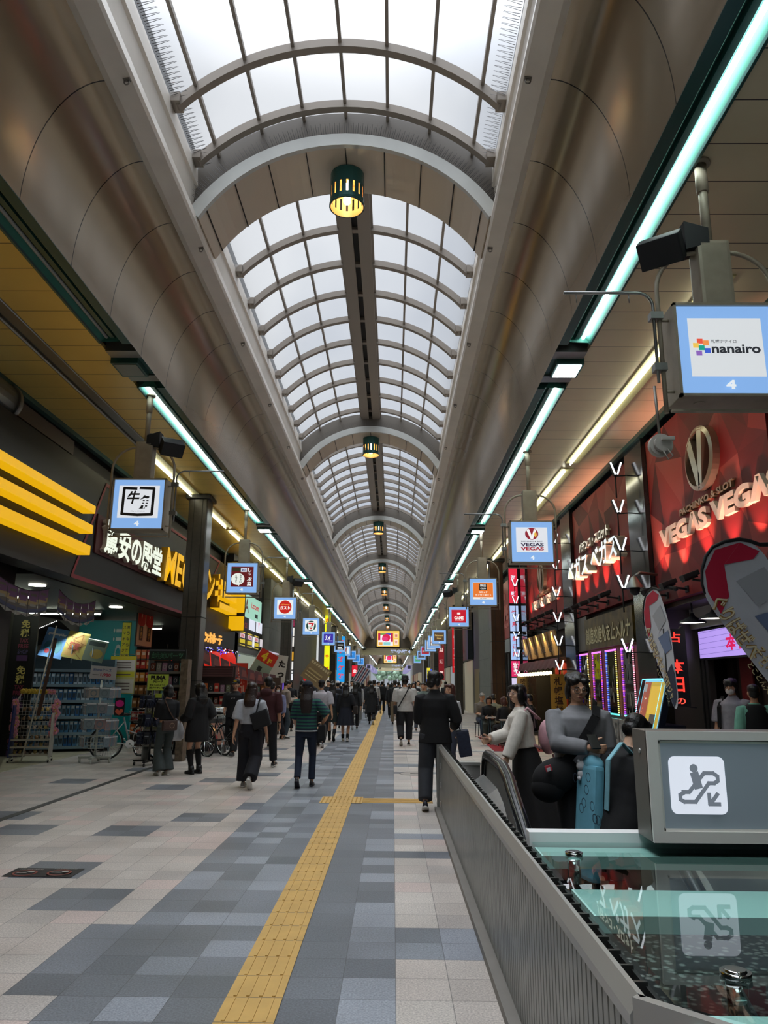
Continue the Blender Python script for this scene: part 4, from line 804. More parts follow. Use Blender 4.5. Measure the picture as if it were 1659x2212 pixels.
# bunting
def bunting(name, y0, y1, x, z, n, label, sag):
    o = thing('bunting', label, 'bunting', (x, (y0+y1)/2, z)); L = (y1-y0); w = L/n
    for k in range(n):
        a = -L/2+w*k; b_ = a+w*.94; sa = lambda y: -sag*(1-(2*y/L)**2); hh = .42; m = MB(); cols = [Pn('#5a2f5c'), Pn('#8a7448'), Pn('#4a4038'), Pn('#2a2f50'), Pn('#7a7670')]
        lv = [(0, .35, 0), (.35, .55, 1), (.55, .72, 2), (.72, .86, 3)]
        for t0, t1, mi in lv: m.quad((0, a, sa(a)-hh*t1), (0, b_, sa(b_)-hh*t1), (0, b_, sa(b_)-hh*t0), (0, a, sa(a)-hh*t0), mi)
        c = (a+b_)/2; m.add([(0, a, sa(a)-hh*.86), (0, c, sa(c)-hh*.9), (0, b_, sa(b_)-hh*.86), (0, b_, sa(b_)-hh*1.02), (0, c, sa(c)-hh*.93), (0, a, sa(a)-hh*1.02)], [(0, 5, 4, 1), (1, 4, 3, 2)], 4)
        for q in range(3): m.quad((.002, a+w*.15, sa(c)-hh*(.12+.2*q+.1)), (.002, b_-w*.15, sa(c)-hh*(.12+.2*q+.1)), (.002, b_-w*.2, sa(c)-hh*(.12+.2*q)), (.002, a+w*.2, sa(c)-hh*(.12+.2*q)), (2, 0, 4)[q])
        m.build('pennant', cols, o)
    m = MB(); m.tube([(.003, -L/2+L*i/12, -sag*(1-(2*i/12-1)**2)) for i in range(13)], .006, 5); m.build('cord', M_black, o)
bunting('b', 10.9, 12.6, -5.9, 3.12, 5, 'string of purple and gold pennants nearest the camera on the left', .12)
bunting('b', 13.2, 14.9, -6.0, 3.18, 5, 'string of purple and gold pennants above the phone accessories', .16)
# teal wall with white lettering
o = thing('teal_wall', 'turquoise display wall with upright white lettering', 'display wall', (-7.55, 20.5, 0)); m = MB(); m.box(-1.1, .5, 0, .12, 0, 3.22); m.build('board', mat('turquoise_board', '#17a3ae', .45), o)
m = MB()
text(m, 'isoji', (.2, -.002, 1.5), (0, 0, 1), (-1, 0, 0), 1.5, .34, 0, .0, .0, 0, .002); text(m, '公式コーナー', (-.3, -.004, 1.52), UX, UZ, .4, .08, 0); m.build('lettering', mat('white_print', '#c9e2e2', .5), o)
o = thing('hanging_poster', 'narrow yellow strip poster hanging in front of the turquoise wall', 'poster', (-6.95, 19.4, 2.1)); f = Face((-.1, 0, 0), UX, UZ, .22, .98, glow_=False); f.r(0, 0, 1, 1, '#c9c21e'); f.v('スマホアクセ', .08, .05, .35, .9, '#3a3a20', .02); f.v('買うなら驚安', .55, .05, .35, .9, '#3a3a20', .02); f.build('sheet', o); m = MB(); m.box(-.11, .12, .0015, .02, -.005, .985); m.build('backing', Pn('#6a6820'), o)
o = thing('notice_board', 'yellow and white written notice sheet hanging low by the turquoise wall', 'poster', (-6.55, 18.3, 1.3)); f = Face((-.32, 0, 0), UX, UZ, .62, .88, glow_=False); f.r(0, 0, 1, 1, '#c6c07c'); f.r(.03, .62, .94, .3, '#d8d0c8'); f.r(0, .9, 1, .1, '#c8b820'); f.r(.03, .44, .94, .14, '#d0c832'); f.r(.03, .02, .94, .36, '#c9c4b4')
for z in (.68, .75, .82, .5, .1, .18, .26): f.r(.12, z, .7, .025, '#6a5a54')
f.build('sheet', o); m = MB(); m.box(-.33, .31, .002, .02, -.01, .89); m.cyl((-.3, .01, .93), (.3, .01, .93), .01, 6); m.build('backing', Pn('#7a765a'), o)
# blue accessory shelf: packets are one of a kind and copied
o = thing('accessory_shelf', 'white shelving unit for blue phone accessories left of the turquoise wall', 'shelf', (-7.55, 17.6, 0)); M_shw = mat('shelf_white', '#6f858f', .45); M_shb = mat('shelf_back', '#33464f', .5)
SA = .38                                            # the unit stands at a slight angle
o.rotation_euler = (0, 0, SA)
m = MB(); m.box(-1.0, 1.0, .35, .4, 0, 2.1); m.build('back_panel', M_shb, o)
for s in (-1, 1): m = MB(); m.box(s*1.0-.02, s*1.0+.02, 0, .4, 0, 2.1); m.build('side_panel', M_shw, o)
rows = (.12, .42, .78, 1.14, 1.5, 1.84)
for z in rows: m = MB(); m.box(-1, 1, .0, .36, z-.03, z); m.box(-1, 1, -.012, 0, z-.05, z+.015); m.build('shelf', M_shw, o)
rnd = random.Random(21); pk = []
for c, hexc in enumerate(('#7fa4bc', '#b5c6d0', '#4f86b0', '#93a6b0', '#2f6aa8')):
    m = MB(); m.bbox((0, 0, .14), (.085, .014, .27), bev=.003); m.box(-.03, .03, -.0085, -.007, .06, .18, 1); m.box(-.03, .03, -.0085, -.007, .2, .25, 2); pk.append(m.mesh('packet', [Pn(hexc), Pn('#3f4f5a'), Pn('#c9d3d8')]))
Rz = Matrix.Rotation(SA, 3, 'Z'); cnt = 0
for r_, z in enumerate(rows[:-1]):
    for k in range(20):
        p = link('accessory_packet', pk[rnd.choice((0, 0, 1, 2, 3, 4) if r_ != 2 else (0, 2, 4))]); q = Rz @ Vector((-.93+k*.098, .08+.02*(k % 2), 0)); p.location = (-7.55+q.x, 17.6+q.y, z+.003); p.rotation_euler = (0, 0, SA+rnd.uniform(-.5, .1)); p.scale = (1, 1, .95)
        tag(p, 'phone accessory packet on the %s shelf of the white unit' % ('bottom', 'second', 'third', 'fourth', 'top')[r_], 'packet', 'phone accessory packets on the %s shelf' % ('bottom', 'second', 'third', 'fourth', 'top')[r_])
l = bpy.data.lights.new('shelf_light', 'AREA'); l.energy = 10; l.size = .1; l.shape = 'RECTANGLE'; l.size_y = 2; l.color = (.85, .95, 1); lo = bpy.data.objects.new('shelf_light', l); lo.location = (-7.3, 16.9, 2.6); lo.rotation_euler = (-.5, 0, SA+pi/2); COL.objects.link(lo)
# posters standing above the shelf
for k, (x, y, z, w, h, c1, c2, lab, tx) in enumerate(((-7.75, 16.9, 2.1, .52, .68, '#5f93c8', '#d8dcdc', 'light blue tilted poster above the phone accessories', 'goldenspider'), (-7.25, 16.9, 2.08, .48, .62, '#a89a48', '#c8b84a', 'mustard tilted poster above the phone accessories', ''), (-6.78, 16.9, 2.02, .46, .5, '#7a8a78', '#a89a54', 'grey green tilted poster with a lit edge above the accessories', ''))):
    o = thing('tilted_poster', lab, 'poster', (x, y, z), .1); R = Matrix.Rotation(.18, 3, 'Y') @ Matrix.Rotation(-.25, 3, 'X'); ux_ = R @ Vector((1, 0, 0)); uz_ = R @ Vector((0, 0, 1))
    f = Face(ux_*(-w/2), ux_, uz_, w, h, glow_=False); f.r(0, 0, 1, 1, c1); rn = random.Random(k)
    if k == 0: f.t(tx, .1, .74, .8, .12, '#e8e8e4', .05); f.d(.25, .35, .14, .2, '#3f7fa0'); f.d(.7, .38, .16, .22, '#4f8a90'); f.r(.42, .3, .14, .36, '#2a2f48'); f.d(.3, .2, .1, .08, '#b83a44')
    elif k == 1:
        f.poly([(.05, .1), (.5, .05), (.95, .6), (.7, .95), (.3, .7)], '#b8924a')
        for q in range(10): f.stroke([(rn.random(), rn.random()), (rn.random(), rn.random())], .02, rn.choice(('#6a3a20', '#8a5a24', '#c8a84a')))
        f.t('驚安', .2, .3, .5, .3, '#9a3a2a', .04)
    else: f.r(.1, .7, .8, .2, '#3a4a44'); f.d(.6, .35, .3, .22, '#b8a050'); f.r(0, .97, 1, .03, G('#e8f4e8', 1.5))
    f.build('sheet', o); m = MB(); a = ux_*(-w/2); nrm = ux_.cross(uz_); m.quad(a-nrm*.008, a-nrm*.008+uz_*h, a-nrm*.008+uz_*h+ux_*w, a-nrm*.008+ux_*w); m.build('backing', Pn('#55585a'), o)
    m = MB(); m.cyl((0, .03, -.1), (0, .03, .3), .012, 6); m.build('stem', M_shw, o)
o = thing('string_light_bar', 'slanted row of white light dots beneath a dark canopy in the shop', 'light', (-8.6, 17, 2.55)); m = MB()
for k in range(24): m.ball((.05+k*.036, 0, k*.016), .012, 6, 4)
m.build('dots', G('#ffffff', 2.)  , o); m = MB(); m.add([(0, .02, -.02), (.95, .02, .38), (1.2, .3, .1), (.3, .3, -.2)], [(0, 1, 2, 3)]); m.build('canopy', M_black, o)
# flower decked wire rack
M_wire = mat('white_wire', '#c8c4b8', .4, .2); M_pink = mat('pink_petals', '#dd8f9e', .6, var=.2, scale=20); M_yf = mat('yellow_petals', '#c8a83a', .6)
o = thing('wire_rack', 'white wire display rack on wheels trimmed with pink flowers', 'display rack', (-7.25, 15.45, 0), .25); W_, H_ = .74, 1.34
m = MB()
for x in (-W_/2, W_/2): m.tube([(x, .15, .08), (x, .15, H_-.12), (x*.85, .15, H_), (0, .15, H_+.02)], .014, 8)
for x in (-W_/2, W_/2): m.tube([(x, -.22, .06), (x, .22, .06)], .016, 8)
m.build('frame', M_wire, o); m = MB()
for k in range(11): m.cyl((-W_/2+.04+k*.066, .13, .5), (-W_/2+.04+k*.066, .13, H_-.03), .0035, 4)
for k in range(11): m.cyl((-W_/2, .13, .5+k*.068), (W_/2, .13, .5+k*.068), .0035, 4)
m.build('grid', M_wire, o)
for s in (-1, 1): m = MB(); m.box(s*W_/2-.012, s*W_/2+.012, -.2, .14, .1, .95 if s > 0 else 1.1); m.build('side_panel', M_wire if s > 0 else mat('navy_star_print', '#27306a', .5, var=.6, scale=20), o)
for z in (.16, .3, .44): m = MB(); m.box(-W_/2+.02, W_/2-.02, -.2, .12, z-.012, z); m.box(-W_/2+.02, W_/2-.02, -.21, -.2, z-.02, z+.015); m.build('tray', mat('tray_cream', '#a39c8a', .5), o)
for s in (-1, 1): 
    for q in (-.18, .2): m = MB(); m.cyl((s*W_/2-.012, q, .03), (s*W_/2+.012, q, .03), .03, 12); m.build('castor', M_black, o)
rnd = random.Random(5)
def flower(parent, p, r, m_):
    m = MB(); n = 5; R = Matrix.Rotation(rnd.uniform(-.6, .6), 3, 'X') @ Matrix.Rotation(rnd.uniform(-.6, .6), 3, 'Z')
    for k in range(n): a = 2*pi*k/n; m.ball(R @ Vector((r*.6*cos(a), -.005, r*.6*sin(a)))+Vector(p), (r*.55, r*.2, r*.55), 7, 4)
    m.ball(R @ Vector((0, -.015, 0))+Vector(p), r*.25, 6, 4, 1); m.build('flower', [m_, M_yf], parent)
for k in range(16):
    for s in (-1, 1): flower(o, (s*W_/2+rnd.uniform(-.04, .04), .08-.04*rnd.random(), .5+.68*k/16+.03*rnd.random()), rnd.uniform(.05, .07), M_pink)
for k in range(12): flower(o, (-W_/2*.8+k*W_*.8/11, .12, H_+.02+.02*rnd.random()), .05, M_yf if k < 9 else M_pink)
tr = []
for c in ('#a89878', '#8a6a4a', '#b8a898', '#6a5a4a', '#c8b070'):
    m = MB(); m.ball((0, 0, .03), (.035, .03, .03), 8, 6); m.ball((.02, -.01, .06), .02, 7, 5); m.ball((-.02, -.01, .06), .016, 7, 5); tr.append(m.mesh('trinket', Pn(c)))
Rf = Matrix.Rotation(.25, 3, 'Z')
for r_, z in enumerate((.16, .3, .44, .62, .8, .98)):
    for k in range(7 if r_ < 3 else 5):
        t_ = link('trinket', rnd.choice(tr)); q = Rf @ Vector((-.28+k*.095 if r_ < 3 else -.22+k*.11, -.08 if r_ < 3 else .085, 0)); t_.location = (-7.25+q.x, 15.45+q.y, z+.002); t_.rotation_euler = (0, 0, rnd.random()*6)
        tag(t_, 'small brown and cream soft trinket on the flower trimmed rack', 'trinket', 'trinkets on the flower trimmed rack')
o = thing('feather_pole', 'white pole with a dark sash leaning beside the flower trimmed rack', 'pole', (-7.3, 15.2, 1.2)); m = MB(); m.cyl((0, 0, -1.15), (.28, .3, 1.5), .016, 8); m.build('pole', M_wire, o); m = MB(); m.add([(.15, .1, -.3), (.23, .1, -.3), (.33, .28, 1.2), (.27, .27, 1.2)], [(0, 1, 2, 3)]); m.build('sash', Pn('#4a3024'), o)
# phone case spinner
o = thing('case_spinner', 'pale revolving stand hung with packed phone cases', 'display rack', (-5.95, 15.45, 0), .1); M_pale = mat('pale_metal', '#b9bdb4', .4, .2)
m = MB(); m.bbox((0, 0, .1), (.62, .07, .04)); m.bbox((0, 0, .1), (.07, .62, .04)); m.build('base', M_pale, o)
for a in range(4): m = MB(); m.cyl((.29*cos(a*pi/2)-.015, .29*sin(a*pi/2), .04), (.29*cos(a*pi/2)+.015, .29*sin(a*pi/2), .04), .04, 12); m.build('castor', M_pale, o)
m = MB(); m.cyl((0, 0, .1), (0, 0, 1.6), .022, 10); m.build('pole', M_pale, o)
m = MB()
for zz in (.45, .78, 1.08, 1.38):
    for s in (-1, 1): m.cyl((-.26, s*.14, zz+.06), (.26, s*.14, zz+.06), .006, 5); m.cyl((s*.26, -.14, zz+.06), (s*.26, .14, zz+.06), .006, 5)
for k in range(7): m.cyl((-.2+k*.066, -.14, .28), (-.2+k*.066, -.14, .52), .004, 4)
for k in range(5): m.cyl((-.2, -.14, .28+k*.06), (.2, -.14, .28+k*.06), .004, 4)
m.build('hook_frame', M_pale, o)
f = Face((-.32, -.1, 1.62), UX, UZ, .52, .26, glow_=False); f.r(0, 0, 1, 1, '#b8b4b4'); f.t('iPhoneケース', .1, .6, .7, .22, '#33508a', .02); f.t('1,980', .4, .2, .4, .26, '#b01c3c', .03); f.r(.1, .3, .25, .05, '#6a6a6a'); q = f.build('header_card', o); q.rotation_euler = (0, .06, 0)
cs = []
for c in ('#9fb0b8', '#b8a0a0', '#8fa8b4', '#a8a8b0', '#c0b8b0'):
    m = MB(); m.bbox((0, 0, 0), (.2, .012, .2), bev=.004); ring(m, (0, -.0068, -.01), (1, 0, 0), (0, 0, 1), .065, .065, .02, 1); m.box(-.09, .09, -.0078, -.0066, .07, .095, 2); m.box(-.03, .03, -.008, -.0066, .1, .125, 0); cs.append(m.mesh('phone_case_pack', [mat('foil_'+c[1:], c, .2, .35), Pn('#6a7880'), Pn('#d5d8da')]))
Rc = Matrix.Rotation(.1, 3, 'Z')
for r_, z in enumerate((.76, 1.06, 1.36)):
    for k in range(2):
        p = link('phone_case_pack', cs[(r_*2+k) % 5]); q = Rc @ Vector((-.105+.21*k+.02*r_, -.24, 0)); p.location = (-5.95+q.x, 15.45+q.y, z); p.rotation_euler = (0, 0, .1); tag(p, '%s shiny square phone case pack on the %s tier of the revolving stand' % (('left', 'right')[k], ('lower', 'middle', 'top')[r_]), 'packet')
for r_, z in enumerate((.42, .74, 1.04, 1.36)):
    for s in (-1, 1):
        for k in range(6):
            p = link('phone_case_pack', cs[(r_+k) % 5]); q = Rc @ Vector((s*(.2+.03*k) if s < 0 else .24+.03*k*.6, -.16+.05*k, 0)); p.location = (-5.95+q.x, 15.45+q.y, z-.01); p.rotation_euler = (0, .05, 1.15*s+.1); p.scale = (.8, 1, 1.0)
            tag(p, 'phone case pack hung edge-on at the side of the revolving stand', 'packet', 'side-hung phone case packs')
o = thing('price_card', 'black card with pink and orange bubbles on the revolving stand', 'card', (-5.55, 15.2, .92)); f = Face((0, 0, 0), UX, UZ, .2, .34, glow_=False); f.r(0, 0, 1, 1, '#15141a'); f.d(.5, .68, .42, .2, '#d8288a'); f.d(.3, .24, .2, .12, '#e0684a'); f.d(.7, .26, .2, .12, '#e0684a'); f.d(.5, .14, .2, .1, '#e0684a'); f.build('print', o); m = MB(); m.box(0, .2, .002, .012, 0, .34); m.build('board', M_black, o)
# glove rack
o = thing('glove_rack', 'black revolving rack hung with dark sports gloves', 'display rack', (-4.72, 15.0, 0)); m = MB(); m.bbox((0, 0, .09), (.6, .05, .03)); m.bbox((0, 0, .09), (.05, .6, .03)); m.build('base', M_black, o)
for a in range(4): m = MB(); m.cyl((.28*cos(a*pi/2)-.012, .28*sin(a*pi/2), .035), (.28*cos(a*pi/2)+.012, .28*sin(a*pi/2), .035), .035, 10); m.build('castor', M_black, o)
m = MB(); m.cyl((0, 0, .09), (0, 0, 1.6), .02, 8); m.build('pole', M_black, o); m = MB()
for zz in (.62, .95, 1.3):
    for a in range(8): m.cyl((0, 0, zz+.02), (.24*cos(a*pi/4), .24*sin(a*pi/4), zz+.02), .006, 5)
m.build('arms', M_black, o)
gl = []
for c in ('#141c34', '#14161c', '#1c2440'):
    m = MB(); m.bbox((0, 0, -.05), (.085, .03, .1), bev=.012)
    for k in range(4): m.tube([(-.033+k*.022, 0, -.09), (-.036+k*.024, -.01, -.17-(.012 if k in (1, 2) else 0))], [.012, .009], 6)
    m.tube([(.04, 0, -.05), (.07, -.01, -.12)], [.013, .009], 6); m.box(-.03, .03, -.019, -.014, -.06, -.05, 1); gl.append(m.mesh('glove', [Pn(c), Pn('#8a9098')]))
for r_, zz in enumerate((.62, .95, 1.3)):
    for a in range(8):
        for q in range(2):
            g = link('glove', gl[(a+q+r_) % 3]); rr_ = .16+.08*q; g.location = (-4.72+rr_*cos(a*pi/4), 15.0+rr_*sin(a*pi/4), zz+.01); g.rotation_euler = (0, 0, a*pi/4+pi/2+.2*q); g.scale = (1.25,)*3
            tag(g, 'dark sports glove on the %s tier of the black revolving rack' % ('lower', 'middle', 'upper')[r_], 'glove', 'gloves on the %s tier' % ('lower', 'middle', 'upper')[r_])
o = thing('price_card', 'lime green handwritten price card above the hanging gloves', 'card', (-4.7, 14.5, 1.42)); f = Face((0, 0, 0), UX, UZ, .4, .3, glow_=False); f.r(0, 0, 1, 1, '#b9cf4e'); f.t('PUMA', .15, .66, .72, .26, '#151515', .07); f.t('グローブ', .24, .46, .5, .16, '#151515', .05); f.t('天然ゴムのような', .1, .27, .76, .11, '#20201a', .02); f.t('脱げやすい手袋', .1, .1, .82, .12, '#20201a', .02); f.build('print', o); m = MB(); m.box(0, .4, .002, .012, 0, .3); m.cyl((.1, .02, -.15), (.1, .02, .1), .006, 5); m.build('board', Pn('#7a8a3a'), o)
for k, (x, z) in enumerate(((-4.58, 1.28), (-4.6, .92))): m = MB(); m.box(x, x+.12, 14.66, 14.67, z, z+.08); tag(m.build('price_tag', Pn('#b8c844')), '%s small lime price tag on the glove rack' % ('upper', 'lower')[k], 'tag')
# bike parts kiosk
o = thing('parts_kiosk', 'goods stand topped by a dark green bicycle parts board', 'display stand', (-4.78, 16.0, 0)); m = MB(); m.box(-.42, .37, 0, .05, 2.03, 2.26); m.build('header_board', Pn('#17241f'), o)
f = Face((-.42, -.004, 2.03), UX, UZ, .79, .23, glow_=False); f.r(.02, .84, .96, .12, '#5a5a62'); f.t('自転車パーツ', .06, .12, .88, .58, '#4f8a68', .05); f.t('自転車パーツ', .06, .12, .88, .58, '#16211c', .005); f.build('lettering', o)
m = MB(); m.box(-.42, .37, .3, .35, .2, 2.03); m.build('back_panel', Pn('#2b2723'), o)
for s in (-.42, .35): m = MB(); m.box(s, s+.03, 0, .35, 0, 2.03); m.build('upright', M_alu, o)
for z in (.3, .6, .9, 1.2, 1.5, 1.78): m = MB(); m.box(-.42, .37, .0, .32, z-.02, z); m.box(-.42, .37, -.01, 0, z-.03, z+.02, 1); m.build('shelf', [Pn('#3a3734'), Pn('#6a665e')], o)
rnd = random.Random(8); gd = []
for c in ('#2a2624', '#5a8a8a', '#a0708a', '#6a6a4a', '#7a3a2a', '#8a8478', '#33384a'):
    m = MB(); m.bbox((0, 0, .1), (.1, .03, .19), bev=.008); ring(m, (0, -.0165, .11), (1, 0, 0), (0, 0, 1), .035, .045, .014, 1); gd.append(m.mesh('boxed_part', [Pn(c), Pn('#a8a49a')]))
for r_, z in enumerate((.3, .6, .9, 1.2, 1.5, 1.78)):
    for k in range(6): p = link('boxed_part', rnd.choice(gd)); p.location = (-5.12+k*.125, 16.08, z+.002); p.rotation_euler = (0, 0, rnd.uniform(-.2, .2)); tag(p, 'packaged bicycle part on the %s shelf of the parts stand' % ('lowest', 'second', 'third', 'fourth', 'fifth', 'top')[r_], 'packet', 'packaged parts on the %s shelf' % ('lowest', 'second', 'third', 'fourth', 'fifth', 'top')[r_])
m = MB(); m.box(-4.45, -4.3, 15.8, 16.1, 0, 2.05); tag(m.build('wrapped_post', mat('patched_wood', '#6a5a48', .6, var=.5, scale=12)), 'patched brown post beside the bicycle parts stand', 'post')
# red poster, red packet wall
o = thing('wall_poster', 'red and cream double poster beside the dark column', 'poster', (-6.6, 19.8, 2.5)); f = Face((0, -.6, 0), UY, UZ, 1.22, .96, glow_=False); f.r(0, 0, 1, 1, '#c9a680')
for s in (0, .5):
    f.r(s+.02, .62, .46, .36, '#b02a22'); f.d(s+.25, .62, .23, .1, '#b02a22'); f.v('免税', s+.15, .72, .2, .22, '#e8c8a8', .03); f.r(s+.14, .14, .22, .38, '#3a2418'); f.v('お菓子', s+.16, .16, .18, .34, '#d8a84a', .03)
f.build('sheet', o); m = MB(); m.box(-.03, -.003, -.63, .65, -.03, 1.0); m.build('frame', M_black, o)
rk = thing('snack_rack', 'wire rack of red and orange snack packets behind the glove rack', 'display rack', (-6.35, 19.3, 0)); m = MB(); m.box(-.3, .6, .16, .2, 0, 2.4); m.build('back_panel', Pn('#3a2a24'), rk)
for z in (.3, .62, .94, 1.26, 1.58, 1.9, 2.15): m = MB(); m.box(-.3, .6, 0, .16, z-.015, z); m.build('shelf', Pn('#5a5048'), rk)
sn = []
for c in ('#b83424', '#c8642a', '#a82a24', '#8a5a30', '#d08a3a'):
    m = MB(); m.bbox((0, 0, .12), (.13, .05, .23), bev=.015); m.box(-.04, .04, -.0265, -.025, .1, .17, 1); sn.append(m.mesh('snack_packet', [mat('snack_'+c[1:], c, .35), Pn('#d8b898')]))
for r_, z in enumerate((.3, .62, .94, 1.26, 1.58, 1.9, 2.15)):
    for k in range(6): p = link('snack_packet', sn[(0, 1, 2, 3, 4)[(r_+rnd.randint(0, 1)) % 5]]); p.location = (-6.57+k*.145, 19.37, z+.002); tag(p, 'snack packet on the %s shelf of the wire rack' % ('lowest', 'second', 'third', 'fourth', 'fifth', 'sixth', 'top')[r_], 'packet', 'snack packets on the %s shelf' % ('lowest', 'second', 'third', 'fourth', 'fifth', 'sixth', 'top')[r_])
# red lantern cluster, red banner, more stalls beyond the column
for k, (x, y, z, r_) in enumerate(((-5.1, 21.3, 2.15, .24), (-4.9, 22.4, 2.2, .22), (-5.2, 23.4, 2.3, .24), (-6.0, 19.9, 2.05, .16))):
    o = thing('red_lantern', '%s glowing red paper lantern under the amber letters' % ORD[k], 'lantern', (x, y, z), 0, 'red paper lanterns'); m = MB()
    m.lathe([(r_*.35, -r_*1.2), (r_*.75, -r_), (r_, -r_*.3), (r_, r_*.3), (r_*.75, r_), (r_*.35, r_*1.2)], n=18); m.build('paper', glow('lantern_red', '#d42a1e', .8), o); m = MB(); m.cyl((0, 0, r_*1.2), (0, 0, r_*1.35), r_*.4, 14); m.cyl((0, 0, -r_*1.35), (0, 0, -r_*1.2), r_*.4, 14); m.cyl((0, 0, r_*1.3), (0, 0, 2.56-z), .006, 4); m.build('cap', M_black, o)
m = MB(); rnd = random.Random(2)
for k in range(90): m.ball((-5.05+rnd.uniform(-.25, .25), 20.6+rnd.random()*3.2, 2.47+rnd.uniform(-.07, .07)), .022, 5, 3, rnd.randint(0, 2))
tag(m.build('garland', [G('#4a4af0', 1.2), G('#dfe4ff', 1.4), Pn('#202050')]), 'sparkling blue garland hanging over the red lanterns', 'garland', kind='stuff')
o = thing('flag_string', 'long dark red string of printed flags sweeping down from the shop', 'bunting', (-4.4, 20.5, 2.1))
for k in range(9):
    a = k/9; b_ = (k+1)/9-.012; P = lambda q: Vector((-.5+1.9*q*.55, -1.5+6*q, .35-.62*q-.12*sin(pi*q))); m = MB(); A_, B_ = P(a), P(b_); m.quad(A_, B_, B_+Vector((.05, 0, -.36)), A_+Vector((.05, 0, -.36))); m.quad(A_+Vector((.012, .06, -.08)), B_+Vector((.012, -.06, -.08)), B_+Vector((.045, -.06, -.28)), A_+Vector((.045, .06, -.28)), 1); m.build('flag', [Pn('#4a1a20'), Pn('#7a3a34')], o)
o = thing('red_banner', 'upright red banner of white characters among the far stalls', 'banner', (-4.55, 22.6, .9)); f = Face((-.2, 0, 0), UX, UZ, .4, 1.25, glow_=False); f.r(0, 0, 1, 1, '#b83a26'); f.v('免税割引', .15, .06, .7, .88, '#e0b8a0', .03); f.build('cloth', o); m = MB(); m.box(-.21, .21, .002, .012, 0, 1.26); m.cyl((-.21, .01, -.9), (-.21, .01, 1.3), .012, 6); m.build('pole', M_wire, o)
o = thing('goods_stall', 'crowded stall of packets with a maroon striped header beyond the column', 'display stand', (-4.75, 19.6, 0)); m = MB(); m.box(-.5, .6, .3, .35, 0, 2.0); m.box(-.5, .6, 0, .04, 1.72, 1.98, 1); m.build('panel', [Pn('#3a2b27'), Pn('#3f1c1c')], o)
for z in (.35, .68, 1.0, 1.32): m = MB(); m.box(-.5, .6, 0, .3, z-.02, z); m.box(-.5, .6, -.01, 0, z-.02, z+.03, 1); m.build('shelf', [Pn('#4a403a'), Pn('#8a8078')], o)
for k in range(4): m = MB(); m.box(-.48, .58, -.004, 0, 1.74+k*.06, 1.76+k*.06); m.build('stripe', Pn('#5a3430'), o)
for r_, z in enumerate((.35, .68, 1.0, 1.32)):
    for k in range(7): p = link('snack_packet', rnd.choice(sn+gd)); p.location = (-5.18+k*.15, 19.72, z+.002); tag(p, 'mixed packet on the %s shelf of the maroon headed stall' % ('lowest', 'second', 'third', 'top')[r_], 'packet', 'packets on the %s shelf of the maroon headed stall' % ('lowest', 'second', 'third', 'top')[r_])
o = thing('goods_stall', 'stall of yellow packets and fans behind the man in the cap', 'display stand', (-4.4, 24.0, 0)); m = MB(); m.box(-.6, .8, .3, .35, 0, 1.75); m.build('panel', Pn('#4a3a30'), o)
for z in (.3, .62, .94, 1.26): m = MB(); m.box(-.6, .8, 0, .3, z-.02, z); m.build('shelf', Pn('#6a5a50'), o)
for r_, z in enumerate((.3, .62, .94, 1.26)):
    for k in range(8): p = link('snack_packet', rnd.choice(sn[3:]+gd[1:4])); p.location = (-4.92+k*.16, 24.1, z+.002); tag(p, 'packet on the %s shelf of the stall behind the capped man' % ('lowest', 'second', 'third', 'top')[r_], 'packet', 'packets on the %s shelf behind the capped man' % ('lowest', 'second', 'third', 'top')[r_])
o = thing('neon_frame', 'square purple neon frame with a white arched top', 'light', (-4.6, 27.5, .9)); m = MB()
for s in (-1, 1): m.box(s*.62-.015, s*.62+.015, 0, .03, 0, 1.15)
m.build('upright', G('#7a5af0', 1.4), o); m = MB(); m.tube([(-.6+1.2*i/10, 0, 1.2-.1*sin(pi*i/10)) for i in range(11)], .018, 6); m.build('arch', G('#eaf0ff', 1.5), o); m = MB(); m.box(-.58, .58, .05, .09, 0, 1.1); m.build('back_panel', mat('stall_posters', '#8a5a58', .6, var=.6, scale=8), o)
o = thing('slanted_flag', 'tilted red and mint flag reading 4F over the far stalls', 'flag', (-4.3, 24.5, 2.0)); ux_ = Vector((cos(.5), 0, -sin(.5))); uz_ = Vector((sin(.5), 0, cos(.5))); f = Face((-.35, 0, 0), ux_, uz_, .62, .8, glow_=False); f.r(0, 0, 1, .5, '#8fa894'); f.r(0, .5, 1, .5, '#c0301f'); f.t('4', .18, .56, .32, .38, '#e0c82a', .06); f.t('F', .6, .56, .2, .2, '#e0c82a', .06); f.r(.3, .12, .22, .2, '#1f2f2a'); f.build('cloth', o); m = MB(); a = Vector((-.36, .01, 0)); m.cyl(a-uz_*.7, a+uz_*.8, .012, 6); m.build('pole', M_wire, o)
m = MB(); m.box(-4.6, -4.2, 26.8, 26.82, 1.1, 2.0); q = Face((-4.6, 26.79, 1.1), UX, UZ, .6, .95, glow_=False); q.r(0, 0, 1, 1, '#cfccc4'); q.v('たっ', .5, .08, .4, .8, '#161616', .06); o = q.build('standing_banner'); tag(o, 'white banner with heavy black brush characters above the crowd', 'banner'); o.rotation_euler = (0, .12, 0)
